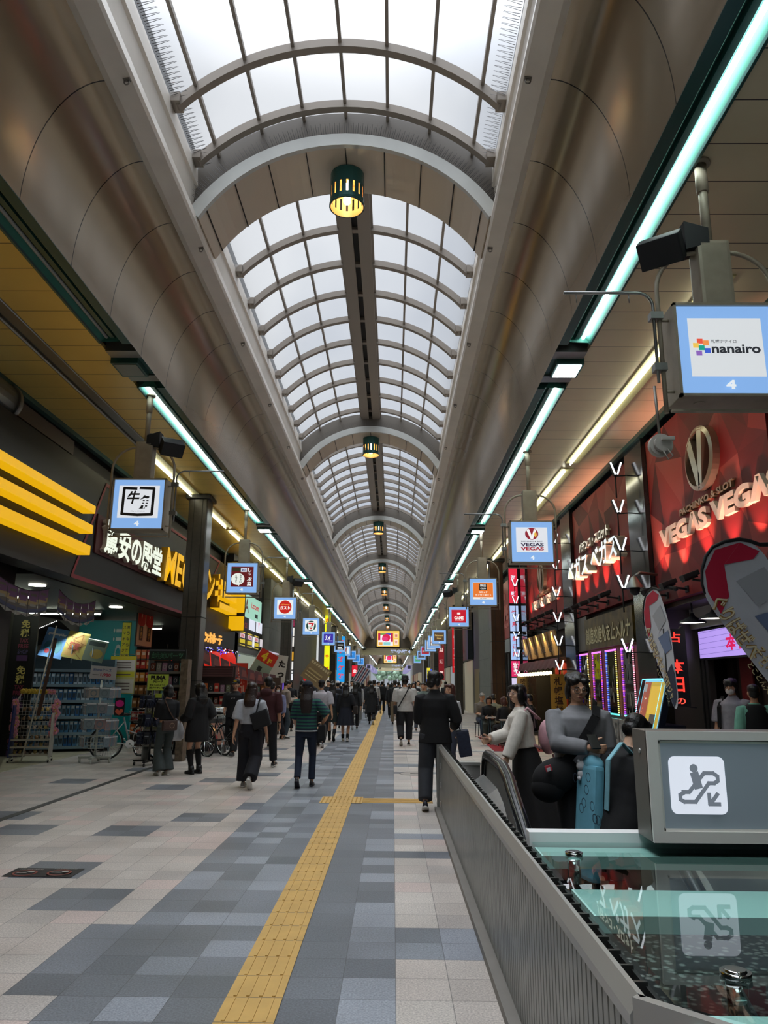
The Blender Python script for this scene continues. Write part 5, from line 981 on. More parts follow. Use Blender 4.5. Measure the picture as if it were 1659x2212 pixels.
# sign cluster past the yellow blade sign
o = thing('tenant_board', 'dark tenant board of small lit panels beyond the yellow sign', 'signboard', (-5.6, 28.7, 2.85)); m = MB(); m.box(-.4, 0, -3.1, 3.2, 0, 3.2); m.build('board', M_black, o)
fs_ = Face((0.006, -3.1, 0), UY, UZ, 6.3, 3.2, .9)
fs_.r(.33, .36, .6, .28, '#9fd2bd'); fs_.t('A', .37, .42, .12, .16, '#5a3a34', .03); fs_.t('i.com', .57, .5, .26, .07, '#c0303a', .03); fs_.r(.7, .4, .1, .05, '#26302c')
fs_.t('DiCE', .04, .25, .2, .07, '#eef0f0', .04); fs_.r(.05, .225, .18, .008, '#c8ccd0'); fs_.t('DICE', .3, .235, .16, .06, '#7a2f2f', .03); fs_.t('OPEN', .05, .46, .18, .06, '#4a4420', .02)
fs_.r(.52, .23, .2, .13, '#dfe4f4'); fs_.r(.75, .23, .22, .14, '#e4e8f6'); fs_.poly([(.83, .36), (.87, .36), (.85, .27)], '#d83a4a')
for k in range(4): x = .03+.22*k; fs_.r(x, .17, .15, .012, '#d8c04a'); fs_.r(x+.01, .11, .13, .05, '#e0c8cc'); fs_.t('宴会', x+.03, .115, .09, .04, '#b01e28', .03); fs_.r(x, .05, .15, .045, '#c8b42a'); fs_.r(x, .02, .15, .01, '#d8c04a')
fs_.r(.62, .03, .07, .13, '#eef0f6'); fs_.r(.88, .06, .1, .1, '#d8d0d4'); fs_.build('panels', o)
m = MB(); m.box(-6.0, -5.6, 26.6, 31.9, 2.65, 2.85); m.box(-6.2, -6.0, 26.6, 32, 0, 2.7, 1); m.box(-6.0, -5.3, 31.9, 37.8, 0, 6.0, 2); m.box(-6.0, -5.3, 33.2, 35.2, 0, 2.6, 1); m.box(-5.3, -5.26, 32.0, 34.6, 2.1, 2.9, 3)
tag(m.build('grey_building', [M_alu, M_black, M_greys, G('#d8cfe4', .7)]), 'grey panelled building face behind the third hanging sign', 'building', kind='structure')
m = MB(); m.box(-6.1, -5.62, 26.9, 31.6, 0, 2.6); tag(m.build('lit_doorway', G('#b8c4b4', .45)), 'pale lit doorway under the tenant board', 'doorway', kind='structure')
def stack(x, y, z, label, items):
    o = thing('sign_stack', label, 'sign', (x, y, z)); f = Face((-.24, 0, 0), UX, UZ, .48, 2.9)
    zz = 0
    for h_, c in items: f.r(.04, zz+.008, .92, h_-.016, c); f.r(.2, zz+h_*.45, .55, h_*.12, '#8a8888'); zz += h_
    m = MB(); m.box(-.25, .25, .003, .15, 0, 2.9); m.build('case', M_black, o); f.build('panels', o)
stack(-5.05, 36.5, 1.7, 'vertical stack of small white lit signs beyond the second column', ((.12, '#e8ecf2'), (.05, '#dfe0e0'), (.15, '#eceae4'), (.16, '#d8a030'), (.07, '#2a2420'), (.17, '#ece8e2'), (.16, '#efece6'), (.12, '#8a2f4c')))
m = MB(); m.box(-5.9, -5.0, 38, 56, 0, 6.0); tag(m.build('brown_building', mat('brown_wall', '#4a443c', .6, var=.2, scale=1)), 'dark brown building face behind the left column rows', 'building', kind='structure')
blade_sign(-4.35, 49.5, 2.0, .38, 4.2, '#eef01e', 'おのみやげ', '#e03a1a', 'tall bright yellow blade sign with red characters', 1.0)
blade_sign(-3.95, 57, 1.7, .62, 3.4, '#1e9be8', 'カラオケ館', '#e04a5a', 'tall sky blue blade sign with red characters', .95)
blade_sign(-3.35, 66, 2.2, .5, .95, '#d81e34', '金', '#ffe0e0', 'small red blade sign far up the left side')
blade_sign(-4.6, 40.5, 1.55, .4, .55, '#c01418', 'あ', '#e83a3a', 'small square red lit sign beside the second column')
o = thing('white_pole', 'thin white lit upright pole beyond the second left column', 'pole', (-4.35, 43.2, 1.7)); m = MB(); m.cyl((0, 0, 0), (0, 0, 3.0), .06, 10); m.build('tube', G('#dfe2e4', .8), o)
for k in range(7):
    y = 56.5+k*5.8; m = MB(); m.box(-5.8, -5.2, y, y+5, 2.9, 5.8); tag(m.build('shop_fascia', Pn(('#3a3634', '#4a2a2a', '#2f3a44', '#5a4a3a', '#3a3a40', '#54463a', '#3a2f2a')[k])), '%s plain shop fascia up the far left side' % ORD[k], 'shop front', 'far left-hand shop fronts')
    m = MB(); m.box(-5.6, -5.5, y+.3, y+4.9, 0, 2.88); tag(m.build('shop_window', G(('#c8b898', '#d8d0c0', '#b0a890')[k % 3], .4)), '%s lit shop window up the far left side' % ORD[k], 'shop window', 'far left-hand shop windows')
# tilted placards above the crowd
for k, (x, y, z, w, h, c, a, lab) in enumerate(((-3.05, 30., 1.95, .95, .85, '#8a7352', .62, 'tilted tan timetable placard held above the crowd'), (-1.95, 47., 2.1, .7, 1.1, '#c8c8ca', .55, 'tilted white striped placard above the far crowd'))):
    o = thing('tilted_placard', lab, 'placard', (x, y, z)); ux_ = Vector((cos(a), 0, -sin(a)))if k == 9 else Vector((cos(a), 0, sin(-a))); uz_ = Vector((sin(a), 0, cos(a))); f = Face(ux_*(-w/2)+uz_*(-h/2), ux_, uz_, w, h, glow_=False); f.r(0, 0, 1, 1, c)
    if k == 0:
        for q in range(8): f.r(.04+.115*q, .8, .08, .12, '#c8b48a')
        f.r(.1, .35, .8, .05, '#c0a878'); f.r(.1, .2, .6, .05, '#c0a878'); f.r(.1, .5, .7, .08, '#b09868')
    else:
        for q in range(5): f.r(.06+.19*q, .04, .1, .92, ('#3a4a6a', '#8a3a44')[q % 2])
    f.build('sheet', o); m = MB(); nn = ux_.cross(uz_); O = ux_*(-w/2)+uz_*(-h/2)-nn*.008; m.quad(O, O+uz_*h, O+uz_*h+ux_*w, O+ux_*w); m.cyl(Vector((0, .02, 0)), uz_*(-h*.5)+Vector((0, .02, -.5)), .014, 6); m.build('handle', Pn('#6a5a48'), o)
# ================================================================ ESCALATOR WELL
M_rail = mat('ribbed_steel', '#8f918c', .34, .5, var=.12, scale=3); M_rail2 = mat('satin_steel', '#b0b0ad', .32, .6); M_gold2 = mat('pit_dark', '#1c1e1d', .6)
o = thing('escalator_fence', 'ribbed steel fence with slanted cap enclosing the escalator well', 'fence', (.6, 6.0, 0))
m = MB(); n = 133; pr = []
for k in range(n):
    y = 2.08+8.0*k/n; q = 8.0/n
    pr += [(y-6, 0), (y-6+q*.74, 0), (y-6+q*.78, .014), (y-6+q*.96, .014)]
vs = []
for y, d in pr: vs += [(d, y, .05), (d, y, .75)]
fs = [(2*i, 2*i+1, 2*i+3, 2*i+2) for i in range(len(pr)-1)]; m.add(vs, fs); m.box(.013, .03, -3.92, 4.08, .05, .75); m.build('ribbed_panel', M_rail, o)
m = MB(); m.prism([(-.008, .745), (-.008, .775), (.02, .815), (.035, .815), (.035, .745)], 'y', -3.92, 4.08); m.build('cap_rail', M_rail2, o)
m = MB(); m.box(-.06, .03, -8, 4.1, 0, .05); m.build('kerb', mat('kerb_stone', '#7c7872', .6, var=.1, scale=5), o)
m = MB(); m.box(-.03, .04, 4.05, 4.1, 0, .81); m.build('end_post', M_rail, o)
for k in range(3): m = MB(); m.box(-.014, -.006, 3.55, 3.65, .12+.22*k, .18+.22*k); m.build('hinge_plate', M_rail2, o)
m = MB()
for k in range(66): m.box(.035, .085, -3.9+k*.121, -3.9+k*.121+.012, .74, .8)
m.box(.078, .09, -3.92, 4.06, .72, .79); m.build('bracket_comb', mat('comb_steel', '#454644', .4, .7), o)
pts = [(.6, 2.08), (.83, 1.85), (1.75, 1.15), (3.0, .9)]
for k in range(3):
    (xa_, ya_), (xb_, yb_) = pts[k], pts[k+1]; d = Vector((xb_-xa_, yb_-ya_)).normalized(); nn = Vector((-d.y, d.x)); m = MB()
    A_ = Vector((xa_, ya_)); B_ = Vector((xb_, yb_)); m.prism([tuple(A_), tuple(B_), tuple(B_+nn*.03), tuple(A_+nn*.03)], 'z', 0, .815)
    q = m.build('corner_panel', M_rail2, o); q.location = (-.6, -6, 0)
# glass roof over the well
M_glass = bpy.data.materials.new('reflective_glass'); M_glass.use_nodes = True; t = M_glass.node_tree; t.nodes.clear(); oo = N(t, 'ShaderNodeOutputMaterial'); ms = N(t, 'ShaderNodeMixShader'); tr = N(t, 'ShaderNodeBsdfTransparent'); tr.inputs[0].default_value = (.72, .86, .83, 1)
gs = N(t, 'ShaderNodeBsdfGlossy'); gs.inputs['Roughness'].default_value = .012; gs.inputs[0].default_value = (.95, 1, 1, 1); lw = N(t, 'ShaderNodeFresnel'); lw.inputs[0].default_value = 1.5
t.links.new(lw.outputs[0], ms.inputs[0]); t.links.new(tr.outputs[0], ms.inputs[1]); t.links.new(gs.outputs[0], ms.inputs[2]); t.links.new(ms.outputs[0], oo.inputs[0])
o = thing('glass_canopy', 'reflective glass roof over the escalator well with chrome studs', 'glass roof', (1.6, 2.6, .8))
m = MB(); m.add([(x_, y_, .815) for x_, y_ in ((.69, 2.04), (.9, 1.87), (1.79, 1.19), (3.0, .95), (3.0, 3.95), (.69, 3.95))], [(0, 1, 2, 3, 4, 5)]); q = m.build('glass_sheet', M_glass, o); q.location = (-1.6, -2.6, -.8)
M_tb = mat('pale_teal_beam', '#cdeee8', .45)
for ya_, yb_ in ((3.74, 3.93), (2.82, 3.16), (1.95, 2.03)): m = MB(); m.box(.7, 3.0, ya_, yb_, .74, .795); q = m.build('support_beam', M_tb, o); q.location = (-1.6, -2.6, -.8)
m = MB(); m.box(.68, 3.0, 3.95, 4.05, .78, .86); q = m.build('edge_bar', mat('white_edge', '#eef0f0', .35), o); q.location = (-1.6, -2.6, -.8)
for x, y in ((.83, 3.66), (.92, 2.22), (1.5, 1.6)):
    m = MB(); m.cyl((x, y, .815), (x, y, .83), .04, 24); m.cyl((x, y, .83), (x, y, .835), .03, 24, 0, .026); m.cyl((x, y, .7), (x, y, .8), .028, 16); q = m.build('chrome_stud', mat('chrome', '#c8cccc', .08, 1.), o); q.location = (-1.6, -2.6, -.8)
M_leaf = mat('mottled_dark', '#3a3c38', .5); t = M_leaf.node_tree; vo = N(t, 'ShaderNodeTexVoronoi'); vo.inputs['Scale'].default_value = 26; co = N(t, 'ShaderNodeTexCoord'); t.links.new(co.outputs['Object'], vo.inputs['Vector']); rp = N(t, 'ShaderNodeValToRGB'); rp.color_ramp.elements[0].position = .2; rp.color_ramp.elements[0].color = (.3, .31, .29, 1); rp.color_ramp.elements[1].position = .45; rp.color_ramp.elements[1].color = (.018, .02, .02, 1); t.links.new(vo.outputs['Distance'], rp.inputs[0]); t.links.new(rp.outputs[0], bsdf(M_leaf).inputs['Base Color'])
m = MB(); m.box(.7, 3.0, 1.3, 3.9, .4, .42); struct(m.build('floor_well_cover', M_leaf))
# illuminated escalator sign
o = thing('escalator_sign', 'steel framed lightbox sign with a white escalator pictogram and arrow', 'sign', (1.22, 3.72, .86)); w, h = .95, .5
m = MB(); m.box(0, w, .02, .23, 0, h); m.build('case', mat('dark_steel', '#6f6b65', .4, .2), o)
m = MB()
for a in ((0, w, 0, .05), (0, w, h-.04, h), (0, .05, .05, h-.04), (w-.05, w, .05, h-.04)): m.box(a[0], a[1], -.0, .03, a[2], a[3])
for a in ((.055, w-.055, .05, .062), (.055, w-.055, h-.055, h-.045), (.05, .062, .05, h-.04), (w-.062, w-.05, .05, h-.04)): m.box(a[0], a[1], .012, .03, a[2], a[3])
m.build('frame', mat('sign_frame_steel', '#eceae4', .35, .1), o)
m = MB(); m.cyl((-.006, .12, .4), (.002, .12, .4), .012, 14); m.build('lock', M_rail2, o)
f = Face((.06, .014, .06), UX, UZ, w-.12, h-.11, .9); Wp = (w-.12); f.r(0, 0, 1, 1, mat('sign_grey_glass', '#b3bfcb', .15, spec=.7))
def rrect(f, x, z, ww, hh, r, c):
    P = []
    for cx, cz, a0 in ((x+ww-r, z+hh-r, 0), (x+r, z+hh-r, pi/2), (x+r, z+r, pi), (x+ww-r, z+r, 1.5*pi)):
        for q in range(6): a = a0+pi/2*q/5; P.append(((cx+r*cos(a))/f.w, (cz+r*sin(a))/f.h))
    f.poly(P, c)
rrect(f, .035, .065, .265, .26, .03, '#dbe2ee')
def S_(a, b): return ((.035+a*.265)/f.w, (.065+b*.26)/f.h)
def thick(f, pts, t, c):
    for a, b in zip(pts, pts[1:]):
        A_ = Vector((a[0]*f.w, a[1]*f.h)); B_ = Vector((b[0]*f.w, b[1]*f.h)); d = (B_-A_).normalized(); q = Vector((-d.y, d.x))*t/2; e = d*t*.35; pp = [A_+q-e, A_-q-e, B_-q+e, B_+q+e]; f.poly([(p.x/f.w, p.y/f.h) for p in pp], c)
cpic = '#6a727c'
path = [S_(.22, .38), S_(.33, .38), S_(.62, .71), S_(.78, .71), S_(.85, .66), S_(.85, .58), S_(.78, .54), S_(.68, .54), S_(.42, .22), S_(.22, .22), S_(.15, .26), S_(.15, .34), S_(.22, .38)]
thick(f, path, .018, cpic); f.d(*S_(.42, .8), .019/f.w, .019/f.h, cpic); thick(f, [S_(.43, .68), S_(.47, .5)], .04, cpic); thick(f, [S_(.8, .36), S_(.67, .2)], .018, cpic); thick(f, [S_(.65, .36), S_(.65, .19), S_(.82, .19)], .018, cpic); f.build('face', o)
# the escalator itself
o = thing('escalator', 'down escalator with black handrail and stainless balustrade', 'escalator', (1.45, 7.2, 0))
def rail(x, off=0., z0=0.):
    P = [(x, .62, .32-off*.2)]+[(x, .55+.2*cos(a), .6+(.29-off)*sin(a)) for a in [-.9+ (pi/2+.9)*q/7 for q in range(8)]]
    P += [(x, .1, .89-off), (x, -.45, .885-off), (x, -.8, .82-off), (x, -1.05, .715-off), (x, -1.6, .52-off), (x, -2.2, .2-off), (x, -3.0, -.25-off), (x, -4.0, -.83-off)]
    return P
for s, nm in ((-1, 'left'), (1, 'right')):
    x = s*.5; m = MB(); m.tube(rail(x), .052, 12); m.build('handrail', mat('black_rubber', '#15171a', .22, spec=.7), o)
    P = rail(x, .06); m = MB()
    for a, b_ in zip(P[3:], P[4:]): m.quad((x-.008, a[1], a[2]), (x-.008, b_[1], b_[2]), (x-.008, b_[1], b_[2]-.5), (x-.008, a[1], a[2]-.5)); m.quad((x+.008, a[1], a[2]), (x+.008, b_[1], b_[2]), (x+.008, b_[1], b_[2]-.5), (x+.008, a[1], a[2]-.5))
    m.build('balustrade', M_rail2, o)
    m = MB()
    for a, b_ in zip(P[6:], P[7:]):
        for u0, u1, d0, d1 in ((-.05, -.17, .12, .2), (-.17, -.24, .2, .2)): m.quad((x+s*-u0, a[1], a[2]-d0), (x+s*-u0, b_[1], b_[2]-d0), (x+s*-u1, b_[1], b_[2]-d1), (x+s*-u1, a[1], a[2]-d1))
        m.quad((x+s*.24, a[1], a[2]-.2), (x+s*.24, b_[1], b_[2]-.2), (x+s*.24, b_[1], b_[2]-.9), (x+s*.24, a[1], a[2]-.9))
    m.build('decking', mat('bright_stainless', '#c9cac8', .22, .75), o)
m = MB(); m.box(-.45, .45, -.55, .6, -.02, .006); m.build('landing_plate', mat('ridged_plate', '#55565a', .35, .8), o)
M_step = mat('step_metal', '#3a3c3e', .4, .7); seam_lines(M_step, 0, .02, 0, .008, .3)
for k in range(9): m = MB(); z = -.06-.19*max(0, k-1)-(.05 if k else 0); m.box(-.45, .45, -.55-.36*(k+1), -.55-.36*k, z-.2, z); m.box(-.45, .45, -.55-.36*k-.02, -.55-.36*k, z-.002, z+.001, 1); m.build('step', [M_step, Pn('#b8962e')], o)
m = MB(); m.box(.66, .93, 8.28, 8.34, 0, .74); m.box(.66, .93, 8.26, 8.36, .74, .77); tag(m.build('end_screen', [M_rail2]), 'low steel screen with a pale top between fence and escalator', 'screen')
m = MB(); m.box(.6, .62, -2, 6.6, -3.2, 0); m.box(2.33, 2.36, -2, 6.6, -3.2, 0); m.box(.6, 2.36, 6.58, 6.6, -3.2, -.3); m.box(.6, 2.36, -2.02, -2, -3.2, 0); m.box(.6, 2.36, -2, 6.6, -3.22, -3.2); struct(m.build('wall_escalator_pit', M_gold2))
m = MB(); m.box(2.36, 2.4, 1.3, 6.6, 0, .8); tag(m.build('far_side_fence', M_rail), 'steel side fence on the far side of the escalator well', 'fence')
# ================================================================ PEOPLE
SKINS = [mat('skin_a', '#c99a7c', .5, var=.05, scale=30), mat('skin_b', '#d8ae92', .5, var=.05, scale=30), mat('skin_c', '#b4866a', .5, var=.05, scale=30)]
M_hair = mat('hair_black', '#0e0c0c', .4, var=.4, scale=60, bump=.5); M_hairb = mat('hair_brown', '#2a1812', .4, var=.4, scale=60, bump=.5); M_hairg = mat('hair_grey', '#8a8782', .6, var=.3, scale=60, bump=.4); M_hairr = mat('hair_auburn', '#4a241a', .45, var=.3, scale=60, bump=.4)
def cloth(c, rough=.85, var=.12): return mat('cloth_'+c[1:], c, rough, var=var, scale=18, bump=.15)
def fuse(mb, name, vox, sm=3):
    """one continuous surface from overlapping closed shapes"""
    me = mb.mesh('tmp', []); ob = bpy.data.objects.new('tmp', me); COL.objects.link(ob)
    r_ = ob.modifiers.new('r', 'REMESH'); r_.mode = 'VOXEL'; r_.voxel_size = vox; r_.use_smooth_shade = True
    if sm: s_ = ob.modifiers.new('s', 'SMOOTH'); s_.iterations = sm; s_.factor = .5
    dg = bpy.context.evaluated_depsgraph_get(); out_ = bpy.data.meshes.new_from_object(ob.evaluated_get(dg)); out_.name = name
    bpy.data.objects.remove(ob); bpy.data.meshes.remove(me); return out_
def ik(S, T, a, b_, pole):
    d = T-S; L = d.length
    if L > (a+b_)*.999: T = S+d*((a+b_)*.999/L); d = T-S; L = d.length
    u = d/L; x = (a*a-b_*b_+L*L)/(2*L); h = sqrt(max(a*a-x*x, 0)); p = pole-u*pole.dot(u)
    p = p.normalized() if p.length > 1e-5 else u.orthogonal().normalized()
    return S+u*x+p*h, T
def ell(mb, rings, n=20, fx=None):
    vs = []; fs = []
    for cx, cy, z, rx, ry in rings:
        for k in range(n):
            p = Vector((cx+rx*cos(2*pi*k/n), cy+ry*sin(2*pi*k/n), z)); vs.append(fx(p) if fx else p)
    m = len(rings)
    for i in range(m-1):
        for k in range(n): fs.append((i*n+k, i*n+(k+1) % n, (i+1)*n+(k+1) % n, (i+1)*n+k))
    fs += [tuple(range(n))[::-1], tuple(range((m-1)*n, m*n))]; mb.add(vs, fs, 0, True)
def person(label, x, y, rz, H=1.68, fem=False, vox=.009, cvox=None, z=0., lean=0., yaw=0., pitch=0., feet=None, hands=None, elbows=None, curl=.5, top=None, bottom=None, shoes='#1a1a1c', shoe_sole='#c8c6c0', hair='short', hairm=None, skin=0, face=False, width=1., group=None, sit=None, boots=False, socks=None, twist=0., fingers=True):
    s = H/1.7; cvox = cvox or max(vox*1.3, .011); root = thing('person', label, 'person', (x, y, z), rz, group)
    P0 = Vector((0, 0, .92)); Rl = Matrix.Rotation(-lean, 3, 'X') @ Matrix.Rotation(twist, 3, 'Z')
    seat = Vector((0, 0, 0)) if sit is None else Vector((0, 0, sit-.82))
    def up(p): return (P0+Rl @ (Vector(p)-P0))+seat
    hw = (.165 if fem else .185)*width; hipw = .088*width
    N0 = up((0, -.01, 1.43)); HP = Vector((0, .0, 1.5)); Rh = Rl @ Matrix.Rotation(yaw, 3, 'Z') @ Matrix.Rotation(-pitch, 3, 'X')
    def hd(p): return up(HP)+Rh @ (Vector(p)-HP)
    if feet is None: feet = ((-.09, 0, 0, 0), (.09, 0, 0, 0))
    B = MB(); legs = []
    for i, sg in ((0, -1), (1, 1)):
        fx_, fy_, fz_, pt = feet[i]; hip = Vector((sg*hipw, 0, .9))+seat; ank = Vector((fx_, fy_, .085+fz_)); ank = ank
        kn, ank = ik(hip, ank, .42, .42, Vector((sg*.12, 1, .1))); legs.append((hip, kn, ank, pt))
        B.tube([hip+Vector((0, 0, .03)), hip.lerp(kn, .5), kn, kn.lerp(ank, .35), kn.lerp(ank, .8), ank], [.082*width, .068, .049, .052, .034, .032], 12)
        fd = Vector((0, cos(pt), -sin(pt))); B.tube([ank+Vector((0, -.02, -.03)), ank+fd*.06+Vector((0, 0, -.045)), ank+fd*.14+Vector((0, 0, -.06))], [.035, .034, .022], 10)
    tw = width
    ell(B, [(0, 0, .84, .13*tw, .09), (0, 0, .92, .155*tw, .105), (0, 0, 1.02, .14*tw, .1), (0, 0, 1.12, (.125 if fem else .138)*tw, .095), (0, .01, 1.25, (.14 if fem else .16)*tw, .11), (0, 0, 1.36, (.14 if fem else .165)*tw, .095), (0, -.01, 1.42, .09, .065), (0, -.01, 1.46, .052, .052)], 18, lambda p: up(p))
    arms = []
    if hands is None: hands = ((-.235*tw, .03, .79), (.235*tw, .03, .79))
    for i, sg in ((0, -1), (1, 1)):
        sh = up((sg*hw, -.005, 1.365)); T_ = Vector(hands[i])+ (seat if sit is not None else Vector((0, 0, 0))); pole = Vector((sg*.35, -1, -.3)) if elbows is None or elbows[i] is None else Vector(elbows[i])
        el, wr = ik(sh, T_, .285, .245, pole); arms.append((sh, el, wr))
        B.tube([sh+Vector((-sg*.03, 0, .0)), sh, sh.lerp(el, .5), el, el.lerp(wr, .4), wr], [.045, .052, .043, .037, .036, .025], 10)
        d = (wr-el).normalized(); nrm = Vector((sg*-1., .1, .0)); nrm = (nrm-d*nrm.dot(d)).normalized(); wd = d.cross(nrm).normalized()
        if wd.dot(Vector((0, 1, .0))) < 0: wd = -wd
        R = Matrix((wd, nrm, d)).transposed(); B.ball(wr+d*.045, (.037, .016, .055), 10, 7, 0, R); B.tube([wr-d*.02, wr+d*.03], [.025, .027], 8)
        if fingers:
            for q in range(4):
                b0 = wr+d*.082+wd*(.028-.0187*q); L = (.038, .042, .039, .031)[q]; dd = d; pts = [wr+d*.05+wd*(.024-.016*q), b0]; ang = 0
                for j in range(3): ang += curl*(.55 if j == 0 else .8); dd = (d*cos(ang)+nrm*sin(ang)); b0 = b0+dd*L*(1, .72, .55)[j]; pts.append(b0)
                B.tube(pts, [.0105, .0102, .0096, .0088, .0068], 6)
            dd = (d*.62+wd*.72+nrm*.35).normalized(); b0 = wr+d*.02+wd*.022; B.tube([b0, b0+dd*.042, b0+dd*.068+d*.012+nrm*.008, b0+dd*.085+d*.03+nrm*.014], [.014, .0125, .011, .008], 6)
        else: B.ball(wr+d*.1+nrm*.012, (.034, .014, .05), 8, 6, 0, R)
    # head
    def hb(c, r, n=14, m_=10): B.ball(hd(c), r, n, m_, 0, Rh)
    B.tube([up((0, -.02, 1.4)), hd((0, -.012, 1.5)), hd((0, -.005, 1.56))], [.056, .049, .05], 12)
    hb((0, -.012, 1.615), (.074, .092, .09)); hb((0, .012, 1.575), (.066, .078, .09)); hb((0, .03, 1.535), (.05, .055, .05)); hb((0, .052, 1.508), (.026, .026, .018))
    B.tube([hd((0, .088, 1.605)), hd((0, .1, 1.578)), hd((0, .108, 1.565))], [.009, .011, .013], 8); hb((-.01, .096, 1.562), (.01, .01, .007), 8, 5); hb((.01, .096, 1.562), (.01, .01, .007), 8, 5)
    hb((0, .086, 1.533), (.022, .012, .007), 8, 5); hb((0, .084, 1.523), (.019, .012, .007), 8, 5)
    for sg in (-1, 1): hb((sg*.076, -.008, 1.578), (.011, .02, .032), 8, 6); hb((sg*.03, .078, 1.607), (.022, .012, .008), 8, 5); hb((sg*.042, .06, 1.56), (.022, .022, .02), 8, 6)
    scl = Matrix.Scale(s, 4)
    B.xf(scl); body = link('body', fuse(B, 'body', vox, 2), root, SKINS[skin])
    if face:
        for sg in (-1, 1):
            m = MB(); m.ball(hd((sg*.03, .083, 1.59)), (.0125, .006, .006), 10, 6, 0, Rh); m.ball(hd((sg*.03, .0875, 1.59)), (.0058, .003, .0058), 8, 6, 1, Rh); m.xf(scl); m.build('eye', [Pn('#d8d2cc', .3), Pn('#15100e', .2)], root)
            m = MB(); m.tube([hd((sg*.014, .0945, 1.611)), hd((sg*.03, .093, 1.616)), hd((sg*.05, .082, 1.61))], [.0035, .004, .002], 6); m.xf(scl); m.build('eyebrow', M_hair, root)
        m = MB(); m.ball(hd((0, .0945, 1.5335)), (.021, .006, .0045), 10, 5, 0, Rh); m.ball(hd((0, .093, 1.5255)), (.018, .006, .005), 10, 5, 0, Rh); m.xf(scl); m.build('lips', mat('lips', '#9a5850', .45), root)
    # garments
    def garment(name, mb, col, v=None):
        mb.xf(scl); return link(name, fuse(mb, name, v or cvox, 3), root, col if not isinstance(col, str) else cloth(col))
    if bottom:
        k = bottom['kind']; m = MB(); c = bottom['c']
        if k in ('trousers', 'shorts'):
            th, kn_, hm = bottom.get('r', (.1, .075, .07)); frac = bottom.get('len', .96)
            if sit is None: ell(m, [(0, 0, .8, .13*tw, .105), (0, 0, .9, .17*tw, .125), (0, 0, 1.0, .158*tw, .118), (0, 0, bottom.get('waist', 1.05), .148*tw, .112)], 18, up)
            else: ell(m, [(0, .02, .8, .16*tw, .12), (0, 0, .9, .165*tw, .13), (0, 0, 1.02, .15*tw, .115)], 18, up)
            for hip, kn, ank, pt in legs:
                e = kn.lerp(ank, (frac-.5)*2) if frac > .5 else hip.lerp(kn, frac*2)
                if frac > .5: m.tube([hip+Vector((0, 0, .02)), hip.lerp(kn, .5), kn, kn.lerp(e, .5), e], [th*tw, (th*.55+kn_*.45)*tw, kn_, (kn_+hm)/2, hm], 14)
                else: m.tube([hip+Vector((0, 0, .02)), hip.lerp(e, .5), e], [th, (th+hm)/2, hm], 14)
            garment('trousers' if k == 'trousers' else 'shorts', m, c)
        elif k == 'skirt':
            hem = bottom['hem']; r0, r1 = bottom.get('r', (.15, .25)); sx, sy = bottom.get('shift', (0, 0)); rings = []; n = 64; wz = bottom.get('waist', 1.04); vs = []; fs = []; M_ = 9
            for i in range(M_):
                q = i/(M_-1); zz = wz+(hem-wz)*q; r = r0+(r1-r0)*q**.8
                for j in range(n):
                    a = 2*pi*j/n; f_ = 1+.05*q*sin(a*bottom.get('pleats', 12)); vs.append(up((0, 0, zz)) + Vector((sx*q*q+r*f_*cos(a), sy*q*q+r*.82*f_*sin(a), 0)))
            for i in range(M_-1):
                for j in range(n): fs.append((i*n+j, i*n+(j+1) % n, (i+1)*n+(j+1) % n, (i+1)*n+j))
            fs.append(tuple(range(n))); m.add(vs, fs, 0, True); m.xf(scl); m.build('skirt', cloth(c) if isinstance(c, str) else c, root)
    if top:
        m = MB(); c = top['c']; hem = top.get('hem', .88); e = top.get('ease', .018); fl = top.get('flare', 0.)
        R_ = []
        for zz, rx, ry in ((.8, .165, .125), (.92, .165, .12), (1.02, .15, .112), (1.12, .145 if fem else .15, .108), (1.25, .158 if fem else .172, .122), (1.35, .155 if fem else .175, .108)):
            if zz >= hem-.001: R_.append((0, .004, zz, (rx+e+fl*(1.1-zz if zz < 1.1 else 0))*tw, ry+e))
        if R_[0][2] > hem: a0 = R_[0]; R_.insert(0, (0, .004, hem, a0[3]+.002, a0[4]+.002))
        if hem < .8: R_.insert(0, (top.get('sx', 0), .004, hem, (.165+e+fl*(1.1-hem))*tw, .125+e+fl*.7*(1.1-hem)))
        R_ += [(0, -.008, 1.405, .115, .08), (0, -.012, 1.45, .062+top.get('col', 0), .06+top.get('col', 0))]; ell(m, R_, 22, up)
        sl = top.get('sleeve', 1.); sr = top.get('sr', (.07, .06, .045))
        for sh, el, wr in arms:
            if sl <= 0: continue
            if sl <= .5: p_ = [sh.lerp(el, 0), sh.lerp(el, sl), sh.lerp(el, sl*2)]; m.tube([sh+Vector((0, 0, -.0))-(sh-up((0, 0, 1.36)))*.25]+p_, [sr[0]*.7, sr[0]*.86, (sr[0]+sr[1])/2, sr[1]], 12)
            else: w_ = el.lerp(wr, (sl-.5)*2); m.tube([sh-(sh-up((0, 0, 1.36)))*.25, sh, sh.lerp(el, .5), el, el.lerp(w_, .6), w_], [sr[0]*.7, sr[0]*.86, (sr[0]+sr[1])/2, sr[1], (sr[1]+sr[2])/2, sr[2]], 12)
        if top.get('hood'): m.ball(up((0, -.09, 1.4)), (.13, .07, .09), 14, 9); m.ball(up((0, -.05, 1.44)), (.1, .08, .05), 12, 8)
        if top.get('collar'): ell(m, [(0, -.012, 1.42, .075, .07), (0, -.016, 1.475, .062, .062)], 16, up)
        garment(top.get('name', 'shirt'), m, c)
